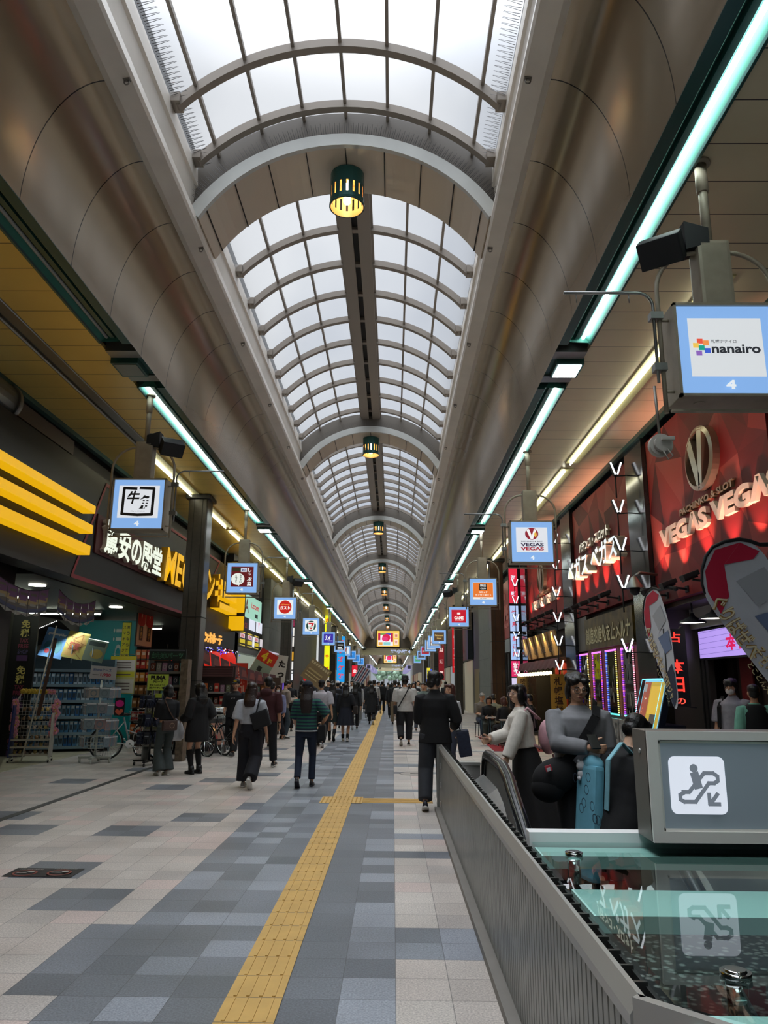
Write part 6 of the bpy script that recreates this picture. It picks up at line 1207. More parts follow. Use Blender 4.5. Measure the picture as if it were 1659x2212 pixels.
    # shoes
    for i, (hip, kn, ank, pt) in enumerate(legs):
        fd = Vector((0, cos(pt), -sin(pt))); un = Vector((0, sin(pt), cos(pt))); m = MB()
        def Q(a, b_, c_): return ank+Vector((1, 0, 0))*a+fd*b_+un*c_
        secs = [(-.065, .022, .05), (-.05, .032, .075), (0, .036, .08), (.05, .038, .06), (.1, .043, .045), (.15, .04, .032), (.18, .022, .02)]
        m2 = MB()
        for hs, mi in ((1, 0), (0, 1)):
            vs = []; n = 12
            for b_, w_, h_ in secs:
                for q in range(n):
                    a = 2*pi*q/n
                    if mi == 0: vs.append(Q(w_*cos(a), b_, -.06+max(0, sin(a))*h_*1.0+min(0, sin(a))*.004))
                    else: vs.append(Q((w_+.003)*cos(a), b_*1.02, -.072+.014*sin(a) if not boots else -.065+.035*sin(a)))
            fs = [(a_*n+q, a_*n+(q+1) % n, (a_+1)*n+(q+1) % n, (a_+1)*n+q) for a_ in range(len(secs)-1) for q in range(n)]+[tuple(range(n))[::-1], tuple(range((len(secs)-1)*n, len(secs)*n))]
            (m2 if mi else m).add(vs, fs, 0, True)
        if boots: m.tube([ank+Vector((0, 0, -.02)), ank.lerp(kn, .16)], [.058, .055], 12)
        m.xf(scl); sho = m.build('boot' if boots else 'shoe', cloth(shoes, .5), root); m2.xf(scl); m2.build('sole', cloth(shoe_sole, .6), sho)
        if socks: m = MB(); m.tube([ank+Vector((0, 0, -.03)), ank.lerp(kn, socks[1]*.6), ank.lerp(kn, socks[1])], [.04, .042+.02*socks[1], .044+.022*min(socks[1], .6)], 12); m.xf(scl); m.build('sock', cloth(socks[0]), root)
    # hair and hats
    if hair:
        m = MB(); hm = hairm or M_hair
        def h(c, r, n=14, k=10): m.ball(hd(c), r, n, k, 0, Rh)
        h((0, -.026, 1.633), (.085, .1, .083))
        if hair in ('short', 'shaggy', 'bob', 'long', 'verylong', 'bun', 'tail'): h((0, .045, 1.672), (.066, .045, .03)); h((0, -.06, 1.575), (.078, .06, .065))
        if hair == 'shaggy': 
            for a in range(14): q = a*2*pi/14; h((.072*sin(q), -.02+.07*cos(q), 1.64+.02*sin(a*5)), (.03, .03, .045), 8, 6)
            h((0, -.075, 1.54), (.075, .05, .06)); h((-.07, -.01, 1.57), (.025, .04, .06)); h((.07, -.01, 1.57), (.025, .04, .06)); h((-.03, .075, 1.645), (.035, .02, .035), 8, 6); h((.035, .078, 1.642), (.035, .02, .032), 8, 6)
        if hair == 'mop':
            for a in range(12): q = a*2*pi/12; h((.075*sin(q), -.03+.07*cos(q), 1.65+.012*sin(a*5)), (.032, .032, .04), 8, 6)
            h((0, -.08, 1.55), (.085, .05, .075)); h((-.082, -.01, 1.56), (.022, .045, .075)); h((.082, -.01, 1.56), (.022, .045, .075)); h((-.045, .06, 1.655), (.04, .03, .028), 8, 6); h((.045, .06, 1.655), (.04, .03, .028), 8, 6)
        if hair in ('bob', 'long', 'verylong'):
            h((0, -.055, 1.54), (.088, .065, .1))
            for sg in (-1, 1): h((sg*.077, -.0, 1.56), (.023, .055, .1)); h((sg*.05, .062, 1.665), (.035, .03, .028), 8, 6)
        if hair in ('long', 'verylong'):
            L = 1.18 if hair == 'verylong' else 1.3; P = [hd((0, -.075, 1.6)), hd((0, -.09, 1.5)), up((0, -.125, 1.4)), up((0, -.13, (1.4+L)/2)), up((0, -.125, L))]; wv = (.095, .1, .105, .1, .075)
            vs = []; n = 16
            for p_, w_ in zip(P, wv):
                for q in range(n): a = 2*pi*q/n; vs.append(p_+Rl @ Vector((w_*cos(a), .042*sin(a)*(1-.15), 0)))
            fs = [(a_*n+q, a_*n+(q+1) % n, (a_+1)*n+(q+1) % n, (a_+1)*n+q) for a_ in range(4) for q in range(n)]+[tuple(range(n))[::-1], tuple(range(4*n, 5*n))]; m.add(vs, fs, 0, True)
        if hair == 'bun': h((0, -.11, 1.64), (.04, .04, .04))
        if hair == 'tail': m.tube([hd((0, -.1, 1.62)), hd((0, -.15, 1.58)), up((0, -.15, 1.42)), up((0, -.13, 1.3))], [.03, .036, .03, .012], 10)
        m.xf(scl); link('hair', fuse(m, 'hair', max(vox*.9, .007), 2), root, hm)
    root['_'] = 0; del root['_']
    return root, dict(up=up, hd=hd, arms=arms, legs=legs, s=s, scl=scl, Rh=Rh, Rl=Rl)
def acc(root, J, name, mb, m):
    mb.xf(J['scl']); return mb.build(name, m, root)
def cap(root, J, col, brim=True, hat=False):
    hd, Rh = J['hd'], J['Rh']; m = MB()
    if hat:
        for zz0, zz1, r0, r1 in ((1.645, 1.74, .094, .085),):
            ell(m, [(0, -.012, 1.63, .135, .145), (0, -.012, 1.645, .098, .108), (0, -.012, 1.66, .093, .103), (0, -.012, 1.735, .085, .095), (0, -.012, 1.74, .06, .07)], 24, hd)
    else:
        ell(m, [(0, -.018, 1.63, .09, .106), (0, -.018, 1.66, .088, .104), (0, -.018, 1.695, .07, .084), (0, -.018, 1.72, .03, .036)], 22, hd)
        m.add([hd((.075*cos(a), .06+ .095*sin(a), 1.634-.02*sin(a))) for a in [pi*q/12 for q in range(13)]]+[hd((.075*cos(a), .06+.095*sin(a), 1.642-.02*sin(a))) for a in [pi*q/12 for q in range(13)]], [tuple(range(13))[::-1], tuple(range(13, 26))]+[(q, q+1, 14+q, 13+q) for q in range(12)])
    acc(root, J, 'hat' if hat else 'cap', m, cloth(col) if isinstance(col, str) else col)
def mask(root, J, col='#d8d8d8'):
    hd, Rh = J['hd'], J['Rh']; m = MB(); m.ball(hd((0, .055, 1.54)), (.062, .056, .05), 16, 10, 0, Rh)
    for sg in (-1, 1): m.tube([hd((sg*.055, .06, 1.555)), hd((sg*.08, -.0, 1.59))], .002, 4)
    acc(root, J, 'face_mask', m, cloth(col))
def glasses(root, J, col='#3a3a3c'):
    hd = J['hd']; m = MB()
    for sg in (-1, 1): m.tube([hd((sg*.032+.026*cos(a), .104-.004*abs(cos(a)), 1.588+.022*sin(a))) for a in [2*pi*q/14 for q in range(14)]], .0025, 5, closed=True); m.tube([hd((sg*.058, .1, 1.594)), hd((sg*.08, .0, 1.59))], .002, 4)
    m.tube([hd((-.008, .107, 1.594)), hd((.008, .107, 1.594))], .002, 4); acc(root, J, 'glasses', m, Pn(col, .3, .5))
def strap(root, J, pts, w, col, name='bag_strap'):
    m = MB(); P = [Vector(p) for p in pts]
    for a, b_ in zip(P, P[1:]):
        d = (b_-a).normalized(); q = d.cross(Vector((0, 1, 0)) if abs(d.y) < .9 else Vector((1, 0, 0))).normalized()*w/2; nn = d.cross(q).normalized()*.004; m.add([a-q-nn, a+q-nn, b_+q-nn, b_-q-nn, a-q+nn, a+q+nn, b_+q+nn, b_-q+nn], [(0, 1, 2, 3), (7, 6, 5, 4), (0, 4, 5, 1), (2, 6, 7, 3), (1, 5, 6, 2), (0, 3, 7, 4)])
    return acc(root, J, name, m, cloth(col))
def bag(root, J, name, c, d, col, rot=None, bev=.03):
    m = MB(); m.bbox(c, d, rot, 0, min(bev, min(d)*.4)); return acc(root, J, name, m, cloth(col) if isinstance(col, str) else col)
def held(label, cat, name, mb, m, root, J):
    """something carried: an object of its own standing where the hand is"""
    mb.xf(J['scl']); o = mb.build(name, m); o.location = root.location; o.rotation_euler = root.rotation_euler; return tag(o, label, cat)
def tubeband(mb, P, w, tck): mb.tube(P, tck, 6)
WALKR = ((-.085, -.3, .1, .75), (.085, .26, .0, -.1)); WALKL = ((-.085, .26, 0, -.1), (.085, -.3, .1, .75))
SWR = ((-.23, .2, .86), (.23, -.16, .84)); SWL = ((-.23, -.16, .84), (.23, .2, .86))
def stripes(name, c1, c2, period, frac):
    m = mat(name, c1, .85); t = m.node_tree; co = N(t, 'ShaderNodeTexCoord'); sp = N(t, 'ShaderNodeSeparateXYZ'); t.links.new(co.outputs['Object'], sp.inputs[0]); d = N(t, 'ShaderNodeMath', operation='DIVIDE'); d.inputs[1].default_value = period; t.links.new(sp.outputs[2], d.inputs[0]); f = N(t, 'ShaderNodeMath', operation='FRACT'); t.links.new(d.outputs[0], f.inputs[0]); l = N(t, 'ShaderNodeMath', operation='LESS_THAN'); l.inputs[1].default_value = frac; t.links.new(f.outputs[0], l.inputs[0]); mx = N(t, 'ShaderNodeMix', data_type='RGBA'); mx.inputs[6].default_value = (*hx(c1), 1); mx.inputs[7].default_value = (*hx(c2), 1); t.links.new(l.outputs[0], mx.inputs[0]); t.links.new(mx.outputs[2], bsdf(m).inputs['Base Color']); return m
NEAR, MID = .0065, .009
# -- left group
r, J = person('woman with black bob and cropped top looking at goods, brown shoulder bag', -3.98, 13.49, .75, 1.52, True, MID, hair='bob', yaw=.15, pitch=.25, top=dict(c='#0e0f13', hem=1.04, sleeve=.5, sr=(.085, .08, .06)), bottom=dict(kind='trousers', c='#3c4545', r=(.098, .075, .125), len=.99, waist=.99), shoes='#cfccc6', hands=((-.1, .3, 1.1), (.12, .28, 1.08)))
strap(r, J, [(-.13, .1, 1.42), (-.02, .13, 1.2), (.14, .12, 1.0)], .02, '#4a3428'); strap(r, J, [(-.12, -.1, 1.43), (-.02, -.14, 1.2), (.12, -.15, 1.0)], .02, '#4a3428')
m = MB(); m.bbox((-.03, -.19, .94), (.3, .09, .19), bev=.03); ring(m, (-.0, -.237, .94), (1, 0, 0), (0, 0, 1), .05, .05, .008, 1); acc(r, J, 'shoulder_bag', m, [cloth('#43302a', .5), Pn('#a08a70')])
m = MB(); vs = []; n = 20
for z_, rx, ry in ((.62, .13, .07), (.66, .17, .1), (.8, .175, .1), (.95, .13, .06), (1.0, .1, .035)):
    for k in range(n): a = 2*pi*k/n; q = 1+.07*sin(5*a+z_*20); vs.append((.3+rx*q*cos(a), .18+ry*q*sin(a), z_))
m.add(vs, [(i*n+k, i*n+(k+1) % n, (i+1)*n+(k+1) % n, (i+1)*n+k) for i in range(4) for k in range(n)]+[tuple(range(n))[::-1]], 0, True)
for s_ in (-1, 1): m.tube([(.3-.06, .18+s_*.03, .99), (.22, .22+s_*.02, 1.08), (.14, .28, 1.12), (.24, .24, 1.09), (.36, .18+s_*.03, .99)], .008, 6)
held('white crinkled plastic carrier bag on the arm of the cropped top woman', 'bag', 'plastic_bag', m, mat('white_plastic', '#c9c9cc', .35, var=.15, scale=14, bump=.6), r, J)
r, J = person('woman in oversized black hooded dress with over-knee socks and platform boots', -3.49, 13.75, .9, 1.56, True, MID, hair='long', yaw=.2, pitch=.1, top=dict(c='#0b0b0d', hem=.6, flare=.16, hood=True, sleeve=1., sr=(.1, .1, .075), ease=.045, name='hooded_dress'), boots=True, shoes='#0c0c0d', shoe_sole='#0c0c0d', socks=('#121214', .88), hands=((-.2, .22, 1.02), (.24, .12, .98)))
r, J = person('man in black cap and black tee walking towards the camera', -3.56, 17.21, pi-.1, 1.64, False, MID, face=True, hair='short', skin=2, width=1.08, top=dict(c='#101013', hem=.84, sleeve=.5, sr=(.1, .09, .07), ease=.03), bottom=dict(kind='trousers', c='#0f0f12', r=(.105, .09, .085), len=.98), feet=WALKL, hands=((-.25, .12, .84), (.18, .22, .98)), shoes='#151517', shoe_sole='#222224')
cap(r, J, '#17181a'); m = MB(); m.bbox(J['hd']((0, .08, 1.665)), (.07, .02, .035)); acc(r, J, 'cap_patch', m, Pn('#b89a20'))
m = MB(); text(m, 'ロゴ', (.05, .15, 1.26), (-1, 0, 0), (0, 0, 1), .09, .035, 0, .03); acc(r, J, 'chest_print', m, Pn('#c8c8cc'))
r, J = person('woman in pale grey blouse and wide navy trousers walking away', -2.23, 12.02, -.05, 1.58, True, NEAR, hair='long', hairm=M_hairb, top=dict(c='#a9adb4', hem=1.02, sleeve=.5, sr=(.1, .1, .085), ease=.025, flare=.1), bottom=dict(kind='trousers', c='#11131c', r=(.115, .112, .118), len=.99), feet=((-.1, .1, 0, 0), (.1, -.3, .1, .85)), shoes='#8f8e88', shoe_sole='#d2d2ce', hands=((-.25, -.1, .83), (.27, .12, .8)))
bag(r, J, 'tote_bag', (.2, -.12, 1.1), (.3, .12, .27), '#15171a', Matrix.Rotation(-.35, 3, 'Y')); strap(r, J, [(.12, -.13, 1.2), (.16, -.06, 1.45), (.2, .04, 1.4), (.3, -.08, 1.2)], .025, '#15171a')
r, J = person('man in maroon hooded top beside the pale grey blouse', -2.42, 14.7, -.15, 1.69, False, MID, yaw=.7, hair='short', skin=2, width=1.12, top=dict(c='#3a1418', hem=.86, sleeve=.62, sr=(.095, .08, .06), hood=True, ease=.03), bottom=dict(kind='trousers', c='#14151c', r=(.1, .08, .075)), feet=WALKR, hands=((-.26, .06, .82), (.27, .0, .8)), shoes='#20201f')
m = MB(); w_ = J['arms'][1][2]; e_ = J['arms'][1][1]; d_ = (w_-e_).normalized(); m.cyl(w_-d_*.03, w_-d_*.005, .032, 12); acc(r, J, 'watch', m, Pn('#121212'))
r, J = person('person in tan trousers walking behind the maroon top', -3.03, 19.09, 0, 1.6, False, MID, hair='short', top=dict(c='#4a4238', hem=.86, sleeve=.5), bottom=dict(kind='trousers', c='#8a7558', r=(.1, .085, .08)), feet=WALKL, hands=SWR, shoes='#151515')
r, J = person('woman in lavender shirt and white face mask', -3.3, 22.0, pi-.3, 1.5, True, MID, face=True, hair='bob', hairm=M_hairb, top=dict(c='#8084a8', hem=.82, sleeve=1., sr=(.085, .08, .06), ease=.03, collar=True), bottom=dict(kind='trousers', c='#191b24', r=(.1, .09, .085)), feet=WALKR); mask(r, J)
r, J = person('young man in beige sweatshirt looking down at his phone', -3.18, 22.3, -1.0, 1.66, False, MID, hair='short', pitch=.45, lean=.08, top=dict(c='#9a8d80', hem=.9, sleeve=1., sr=(.09, .08, .055), ease=.025), bottom=dict(kind='trousers', c='#36424a', r=(.1, .085, .085)), hands=((-.06, .3, 1.14), (.08, .3, 1.14)), shoes='#2a2a28')
strap(r, J, [(-.12, -.1, 1.43), (.02, -.16, 1.25), (.17, -.1, 1.08)], .03, '#15171c'); strap(r, J, [(-.12, .06, 1.43), (.02, .14, 1.25), (.17, .1, 1.08)], .03, '#15171c')
m = MB(); m.bbox((.01, .36, 1.2), (.07, .012, .14), Matrix.Rotation(.7, 3, 'X'), 0, .004); held('pale phone in the hands of the beige sweatshirt man', 'phone', 'phone', m, Pn('#b8b4a8', .3), r, J)
r, J = person('young man with parted black hair facing the camera beyond the beige sweatshirt', -3.5, 25.8, pi+.2, 1.68, False, MID, face=True, hair='shaggy', top=dict(c='#15161a', sleeve=1., hem=.86), bottom=dict(kind='trousers', c='#202126'))
r, J = person('man with black hair looking down behind the striped top woman', -3.3, 27.5, -1.2, 1.68, False, .012, hair='short', pitch=.4, top=dict(c='#1a1a1e', sleeve=1.), bottom=dict(kind='trousers', c='#1c1d22'))
r, J = person('dark haired girl in black facing right beside the column', -2.95, 24.6, -1.4, 1.5, True, .012, hair='bob', pitch=.2, top=dict(c='#141418', sleeve=1., hem=.8), bottom=dict(kind='trousers', c='#1c1d22'))
r, J = person('woman in navy and green striped top, cap and skinny jeans walking away', -1.37, 12.19, 0, 1.6, True, NEAR, hair='verylong', hairm=mat('hair_dark_brown', '#1f1413', .4, var=.4, scale=60, bump=.5), top=dict(c=stripes('striped_knit', '#16203a', '#1f5a4c', .052, .5), hem=.9, sleeve=.5, sr=(.085, .08, .065), ease=.024), bottom=dict(kind='trousers', c='#152238', r=(.098, .064, .056), len=.97), feet=((-.1, -.22, .06, .7), (.1, .1, 0, 0)), hands=((-.2, .25, .95), (.25, .12, 1.0)), elbows=(None, (1, -.5, -.4)), shoes='#1c1a1c', shoe_sole='#26222a')
cap(r, J, '#151a28'); m = MB(); ell(m, [(0, .004, .885, .19, .148), (0, .004, .905, .188, .146)], 22, J['up']); acc(r, J, 'shirt_hem', m, cloth('#b9bcc4')); bag(r, J, 'shoulder_bag', (.26, .1, .86), (.12, .26, .26), '#101218')
r, J = person('man in light grey shirt and black cap walking away', -1.84, 19.63, -.12, 1.65, False, MID, hair='short', width=1.12, top=dict(c='#a9a6ad', hem=.88, sleeve=.5, sr=(.105, .1, .085), ease=.035), bottom=dict(kind='trousers', c='#121419', r=(.11, .09, .085), len=.97), feet=((-.1, .2, 0, 0), (.09, -.25, .06, .5)), hands=((-.25, .1, .84), (.3, -.02, .82)), shoes='#26262a', shoe_sole='#cfcfd0')
cap(r, J, '#121216'); bag(r, J, 'hand_bag', (-.3, .06, .66), (.12, .3, .28), '#101114')
r, J = person('schoolgirl in dark plaid skirt and long socks beside the grey shirt man', -1.72, 21.68, .0, 1.58, True, MID, hair='verylong', top=dict(c='#2c2f38', hem=.95, sleeve=1.), bottom=dict(kind='skirt', c='#16201e', hem=.56, r=(.15, .24), pleats=18), socks=('#0f0f11', .5), feet=WALKL, hands=SWL, shoes='#101010', shoe_sole='#101010')
r, J = person('woman in dark cardigan and navy pleated dress walking away in white trainers', -1.33, 21.56, 0, 1.57, True, MID, hair='long', top=dict(c='#101319', hem=.9, sleeve=1., sr=(.08, .075, .055), ease=.02), bottom=dict(kind='skirt', c='#121826', hem=.48, r=(.15, .27), pleats=14), socks=('#101012', .3), feet=((-.07, .05, 0, 0), (.07, -.12, .02, .2)), hands=((-.24, .05, .82), (.22, .15, .95)), shoes='#b8b2a4', shoe_sole='#d8d6ce')
bag(r, J, 'shoulder_bag', (.3, .0, .93), (.14, .34, .24), '#2c2420')
r, J = person('student with large black backpack and pale grey trousers', -1.48, 32.0, 0, 1.66, False, .012, hair='bob', top=dict(c='#b0b0b0', sleeve=1.), bottom=dict(kind='trousers', c='#8f8f8e', r=(.11, .1, .1)), feet=WALKR, shoes='#c0c0be'); bag(r, J, 'backpack', (0, -.22, 1.2), (.36, .22, .5), '#101116', bev=.08)
r, J = person('woman in long dark coat walking on the yellow tactile strip', -.86, 30.6, 0, 1.56, True, .012, hair='long', top=dict(c='#121317', hem=.5, sleeve=1., flare=.1, ease=.035, name='coat'), bottom=dict(kind='trousers', c='#17181d'), feet=WALKL); bag(r, J, 'hand_bag', (.3, .02, .7), (.12, .26, .22), '#101014')
r, J = person('person all in black with backpack on the tactile strip', -.6, 42.2, 0, 1.72, False, .014, hair='short', top=dict(c='#101114', sleeve=1., ease=.04), bottom=dict(kind='trousers', c='#101114'), feet=WALKR); bag(r, J, 'backpack', (0, -.2, 1.2), (.34, .2, .46), '#0c0d10', bev=.07)
# -- right of the tactile strip
r, J = person('man in white tee and black bucket hat walking away, strap across his back', .32, 20.31, 0, 1.76, False, NEAR, hair='short', width=1.12, top=dict(c='#b5b2ae', hem=.84, sleeve=.5, sr=(.105, .105, .085), ease=.035, flare=.05), bottom=dict(kind='trousers', c='#14161d', r=(.115, .095, .085), len=.93), feet=((-.1, -.24, .08, .6), (.1, .16, 0, 0)), hands=((-.26, .08, .8), (.28, -.06, .8)), shoes='#1c1c1e', shoe_sole='#c0bdb6')
cap(r, J, '#141414', hat=True); strap(r, J, [(.1, -.11, 1.44), (.0, -.165, 1.25), (-.17, -.16, .95)], .028, '#141417'); bag(r, J, 'sling_bag', (-.25, -.06, .88), (.1, .2, .22), '#141417')
r, J = person('man in dark jacket and khaki trousers with a red and black backpack', .08, 30.47, 0, 1.73, False, .012, hair='short', top=dict(c='#17181b', sleeve=1., ease=.03), bottom=dict(kind='trousers', c='#8a7a64', r=(.1, .085, .08)), feet=WALKL, shoes='#161616'); bag(r, J, 'backpack', (.02, -.2, 1.2), (.32, .2, .44), '#17171a', bev=.06); bag(r, J, 'backpack_pocket', (.05, -.31, 1.15), (.15, .05, .22), '#8a1a24', bev=.02)
r, J = person('man with shaggy black hair in black blazer and grey slacks', .56, 10.2, -.05, 1.74, False, NEAR, hair='shaggy', yaw=-.95, pitch=.12, width=1.0, top=dict(c='#07080c', hem=.8, sleeve=1., sr=(.092, .078, .062), ease=.025, flare=.1, name='blazer', collar=True), bottom=dict(kind='trousers', c='#2a2d33', r=(.12, .1, .09), len=.97), feet=((-.13, -.2, .03, .35), (.1, .1, 0, 0)), hands=((-.14, .28, 1.06), (.25, .2, 1.0)), elbows=((-.35, -1, -.3), (.35, -1, -.3)), shoes='#161b28', shoe_sole='#c9c7c0', skin=1)
m = MB(); m.bbox((.37, .1, .8), (.16, .34, .32), Matrix.Rotation(-.15, 3, 'Y'), 0, .02); m.tube([(.33, .2, .95), (.3, .22, 1.04), (.28, .16, 1.06), (.33, .02, .95)], .009, 6); held('navy printed tote bag with pale lining on the blazer man\'s arm', 'bag', 'tote_bag', m, mat('navy_print_cloth', '#20273c', .7, var=.35, scale=28), r, J)
r, J = person('person with auburn hair and white shirt half hidden behind the black blazer', .98, 13.2, pi-.7, 1.58, True, MID, face=True, hair='bob', hairm=M_hairr, top=dict(c='#b8bcc0', sleeve=1., hem=.86), bottom=dict(kind='trousers', c='#2a3040'))
rnd = random.Random(31)
for k, (px_, y_, h_, c, cb, lab, hr, f_) in enumerate(((.95, 24.0, 1.62, '#5a6a64', '#2a2a2e', 'man in pale green checked shirt coming towards the camera right of the hat man', 'short', True), (1.15, 27.0, 1.6, '#2c2a2c', '#2a2a30', 'man in dark jacket coming towards the camera far right of the hat man', 'short', True), (.72, 26.5, 1.63, '#c0bdb8', '#303440', 'person in white shirt just right of the hat man', 'long', True), (1.5, 31, 1.66, '#3a3836', '#2c2c30', 'person in brown grey coat by the right-hand columns', 'short', True), (1.0, 35, 1.7, '#20222a', '#202228', 'person in navy beyond the checked shirt man', 'short', False), (.5, 37, 1.65, '#8f8c88', '#22242a', 'person in grey beyond the khaki trousers man', 'short', False), (-2.6, 30.5, 1.7, '#22262e', '#1a1b20', 'man in dark suit facing the camera under the tan placard', 'short', True), (-2.0, 27.5, 1.66, '#3a4458', '#22242c', 'person in white cap and backpack beside the tan placard', 'short', False), (-1.95, 36, 1.72, '#c4c2c0', '#24262c', 'man in white shirt facing the camera by the blue blade sign', 'short', True), (-1.35, 27.2, 1.58, '#15171c', '#15171c', 'girl in black with long hair ahead of the navy dress', 'long', False), (-1.75, 34.5, 1.64, '#bdbdbc', '#26282e', 'person in white top with backpack straps mid crowd', 'short', False), (-1.1, 38, 1.68, '#3a3c40', '#1c1d22', 'person in charcoal with rucksack mid crowd', 'short', False))):
    r, J = person(lab, px_, y_, (pi+rnd.uniform(-.2, .2)) if f_ else rnd.uniform(-.1, .1), h_, hr == 'long', .013, face=f_ and y_ < 28, hair=hr, top=dict(c=c, sleeve=1. if k % 2 else .5), bottom=dict(kind='trousers', c=cb), feet=(WALKL, WALKR)[k % 2], hands=(SWL, SWR)[k % 2], fingers=y_ < 30, skin=k % 3)
    if 'cap' in lab: cap(r, J, '#c8c8cc')
    if 'back' in lab or 'rucksack' in lab: bag(r, J, 'backpack', (0, -.2, 1.2), (.32, .18, .42), '#15161b', bev=.06)
# -- by the escalator
r, J = person('young woman in white knit and long black skirt walking left, phone in hand', 1.45, 8.5, 1.55, 1.58, True, .0055, face=True, yaw=.45, lean=.12, pitch=-.12, hair='verylong', skin=1, top=dict(c='#d6d1c8', hem=.98, sleeve=1., sr=(.085, .085, .07), ease=.03), bottom=dict(kind='skirt', c=cloth('#0c0c0e'), hem=.12, r=(.14, .36), shift=(.0, -.08), pleats=7), feet=((-.08, .05, 0, 0), (.08, -.12, .0, .0)), hands=((-.28, .28, .8), (.05, .4, 1.06)), elbows=(None, (.5, -.3, -1)), curl=.6)
glasses(r, J, '#b8a8a8'); m = MB()
m.ball((0, -.27, 1.1), (.15, .11, .2), 16, 10); m.ball((0, -.34, 1.02), (.1, .06, .11), 14, 8); m.tube([(-.11, -.17, 1.3), (-.13, -.02, 1.43), (-.12, .11, 1.3), (-.14, .02, 1.05), (-.1, -.17, .98)], .016, 8); m.tube([(.11, -.17, 1.3), (.13, -.02, 1.43), (.12, .11, 1.3), (.14, .02, 1.05), (.1, -.17, .98)], .016, 8); m.tube([(.05, -.33, .9), (.08, -.36, .75), (.06, -.33, .62)], .012, 6)
acc(r, J, 'pink_backpack', m, cloth('#cf9fa8', .7)); m = MB(); w_ = J['arms'][1][2]; m.bbox(w_+Vector((-.02, .1, .025)), (.075, .155, .01), Matrix.Rotation(.15, 3, 'X'), 0, .004); held('slim pink phone in the hand of the woman in white knit', 'phone', 'phone', m, Pn('#c8a498', .3), r, J)
r, J = person('man in grey sweatshirt with glasses and shaggy hair reading his phone', 1.5, 6.25, pi+.05, 1.66, False, .0055, face=True, pitch=.2, lean=.03, hair='mop', width=1.1, top=dict(c='#7e7f83', hem=.82, sleeve=1., sr=(.086, .08, .055), ease=.04), bottom=dict(kind='trousers', c='#0a0c12', r=(.115, .1, .1), len=.97), hands=((-.25, .06, .8), (.03, .34, 1.13)), elbows=(None, (1, -.1, -.7)), curl=.9, skin=0, z=.006)
glasses(r, J, '#5a5654'); m = MB(); w_ = J['arms'][1][2]; m.bbox(w_+Vector((-.03, .06, .05)), (.075, .012, .15), Matrix.Rotation(.9, 3, 'X'), 0, .004); held('black phone held by the man in the grey sweatshirt', 'phone', 'phone', m, Pn('#0e0f12', .2), r, J)
strap(r, J, [(-.14, -.02, 1.47), (-.13, .1, 1.44), (-.1, .165, 1.36), (-.02, .205, 1.25), (.08, .225, 1.12), (.2, .22, 1.0)], .07, '#0c0d10'); m = MB(); m.ball((.25, .17, .9), (.2, .09, .14), 18, 12, 0, Matrix.Rotation(.35, 3, 'Y')); m.ball((.31, .17, .82), (.14, .085, .12), 14, 9); acc(r, J, 'crossbody_bag', m, cloth('#0d0e11'))
m = MB(); m.bbox((.33, .268, .97), (.05, .01, .045), Matrix.Rotation(.3, 3, 'Y')); m.bbox((.33, .274, .962), (.03, .006, .025), Matrix.Rotation(.3, 3, 'Y'), 1); acc(r, J, 'bag_patch', m, [Pn('#b83a48'), Pn('#c8c8cc')])
m = MB(); m.ball((.07, .29, .99), (.046, .03, .042), 12, 8); m.ball((.07, .29, .93), (.04, .03, .037), 12, 8)
for s_ in (-1, 1): m.ball((.07+s_*.028, .29, 1.03), (.012, .011, .015), 8, 6); m.ball((.07+s_*.03, .302, .9), (.017, .02, .018), 8, 6)
acc(r, J, 'plush_charm', m, mat('white_plush', '#c8c8cc', .9, bump=.3, scale=60))
r, J = person('person in oversized charcoal tee with sky blue shoulder bag facing right', 1.66, 5.9, -1.25, 1.7, False, .0055, hair='short', pitch=.25, lean=.33, width=1.12, top=dict(c='#17181b', hem=.7, sleeve=.7, sr=(.115, .115, .1), ease=.05), bottom=dict(kind='shorts', c='#6a5540', r=(.11, .1, .1), len=.5), hands=((-.1, .34, 1.06), (.05, .36, 1.02)), elbows=((-.8, -.4, -.6), (.8, -.4, -.6)), z=-.31, skin=1, curl=.7)
M_sky = mat('sky_blue_print', '#6fb2c9', .7, var=.12, scale=10); strap(r, J, [(.1, -.14, 1.0), (.14, -.13, 1.35), (.13, .0, 1.47), (.14, .12, 1.35), (.17, .14, 1.0)], .05, '#8cc4d2'); m = MB(); m.bbox((-.06, -.19, .9), (.26, .08, .8), Matrix.Rotation(-.1, 3, 'X'), 0, .03); m.ball((-.06, -.13, 1.3), (.12, .06, .07), 12, 8); rn = random.Random(3)
for k in range(14): c_ = (-.09+rn.random()*.28, -.362+.0, .62+rn.random()*.7); ring(m, (c_[0], c_[1]+.09, c_[2]), (1, 0, 0), (0, 0, 1), .03, .035, .006, 1, 0, 12)
acc(r, J, 'shoulder_bag', m, [M_sky, Pn('#2a3a4a')])
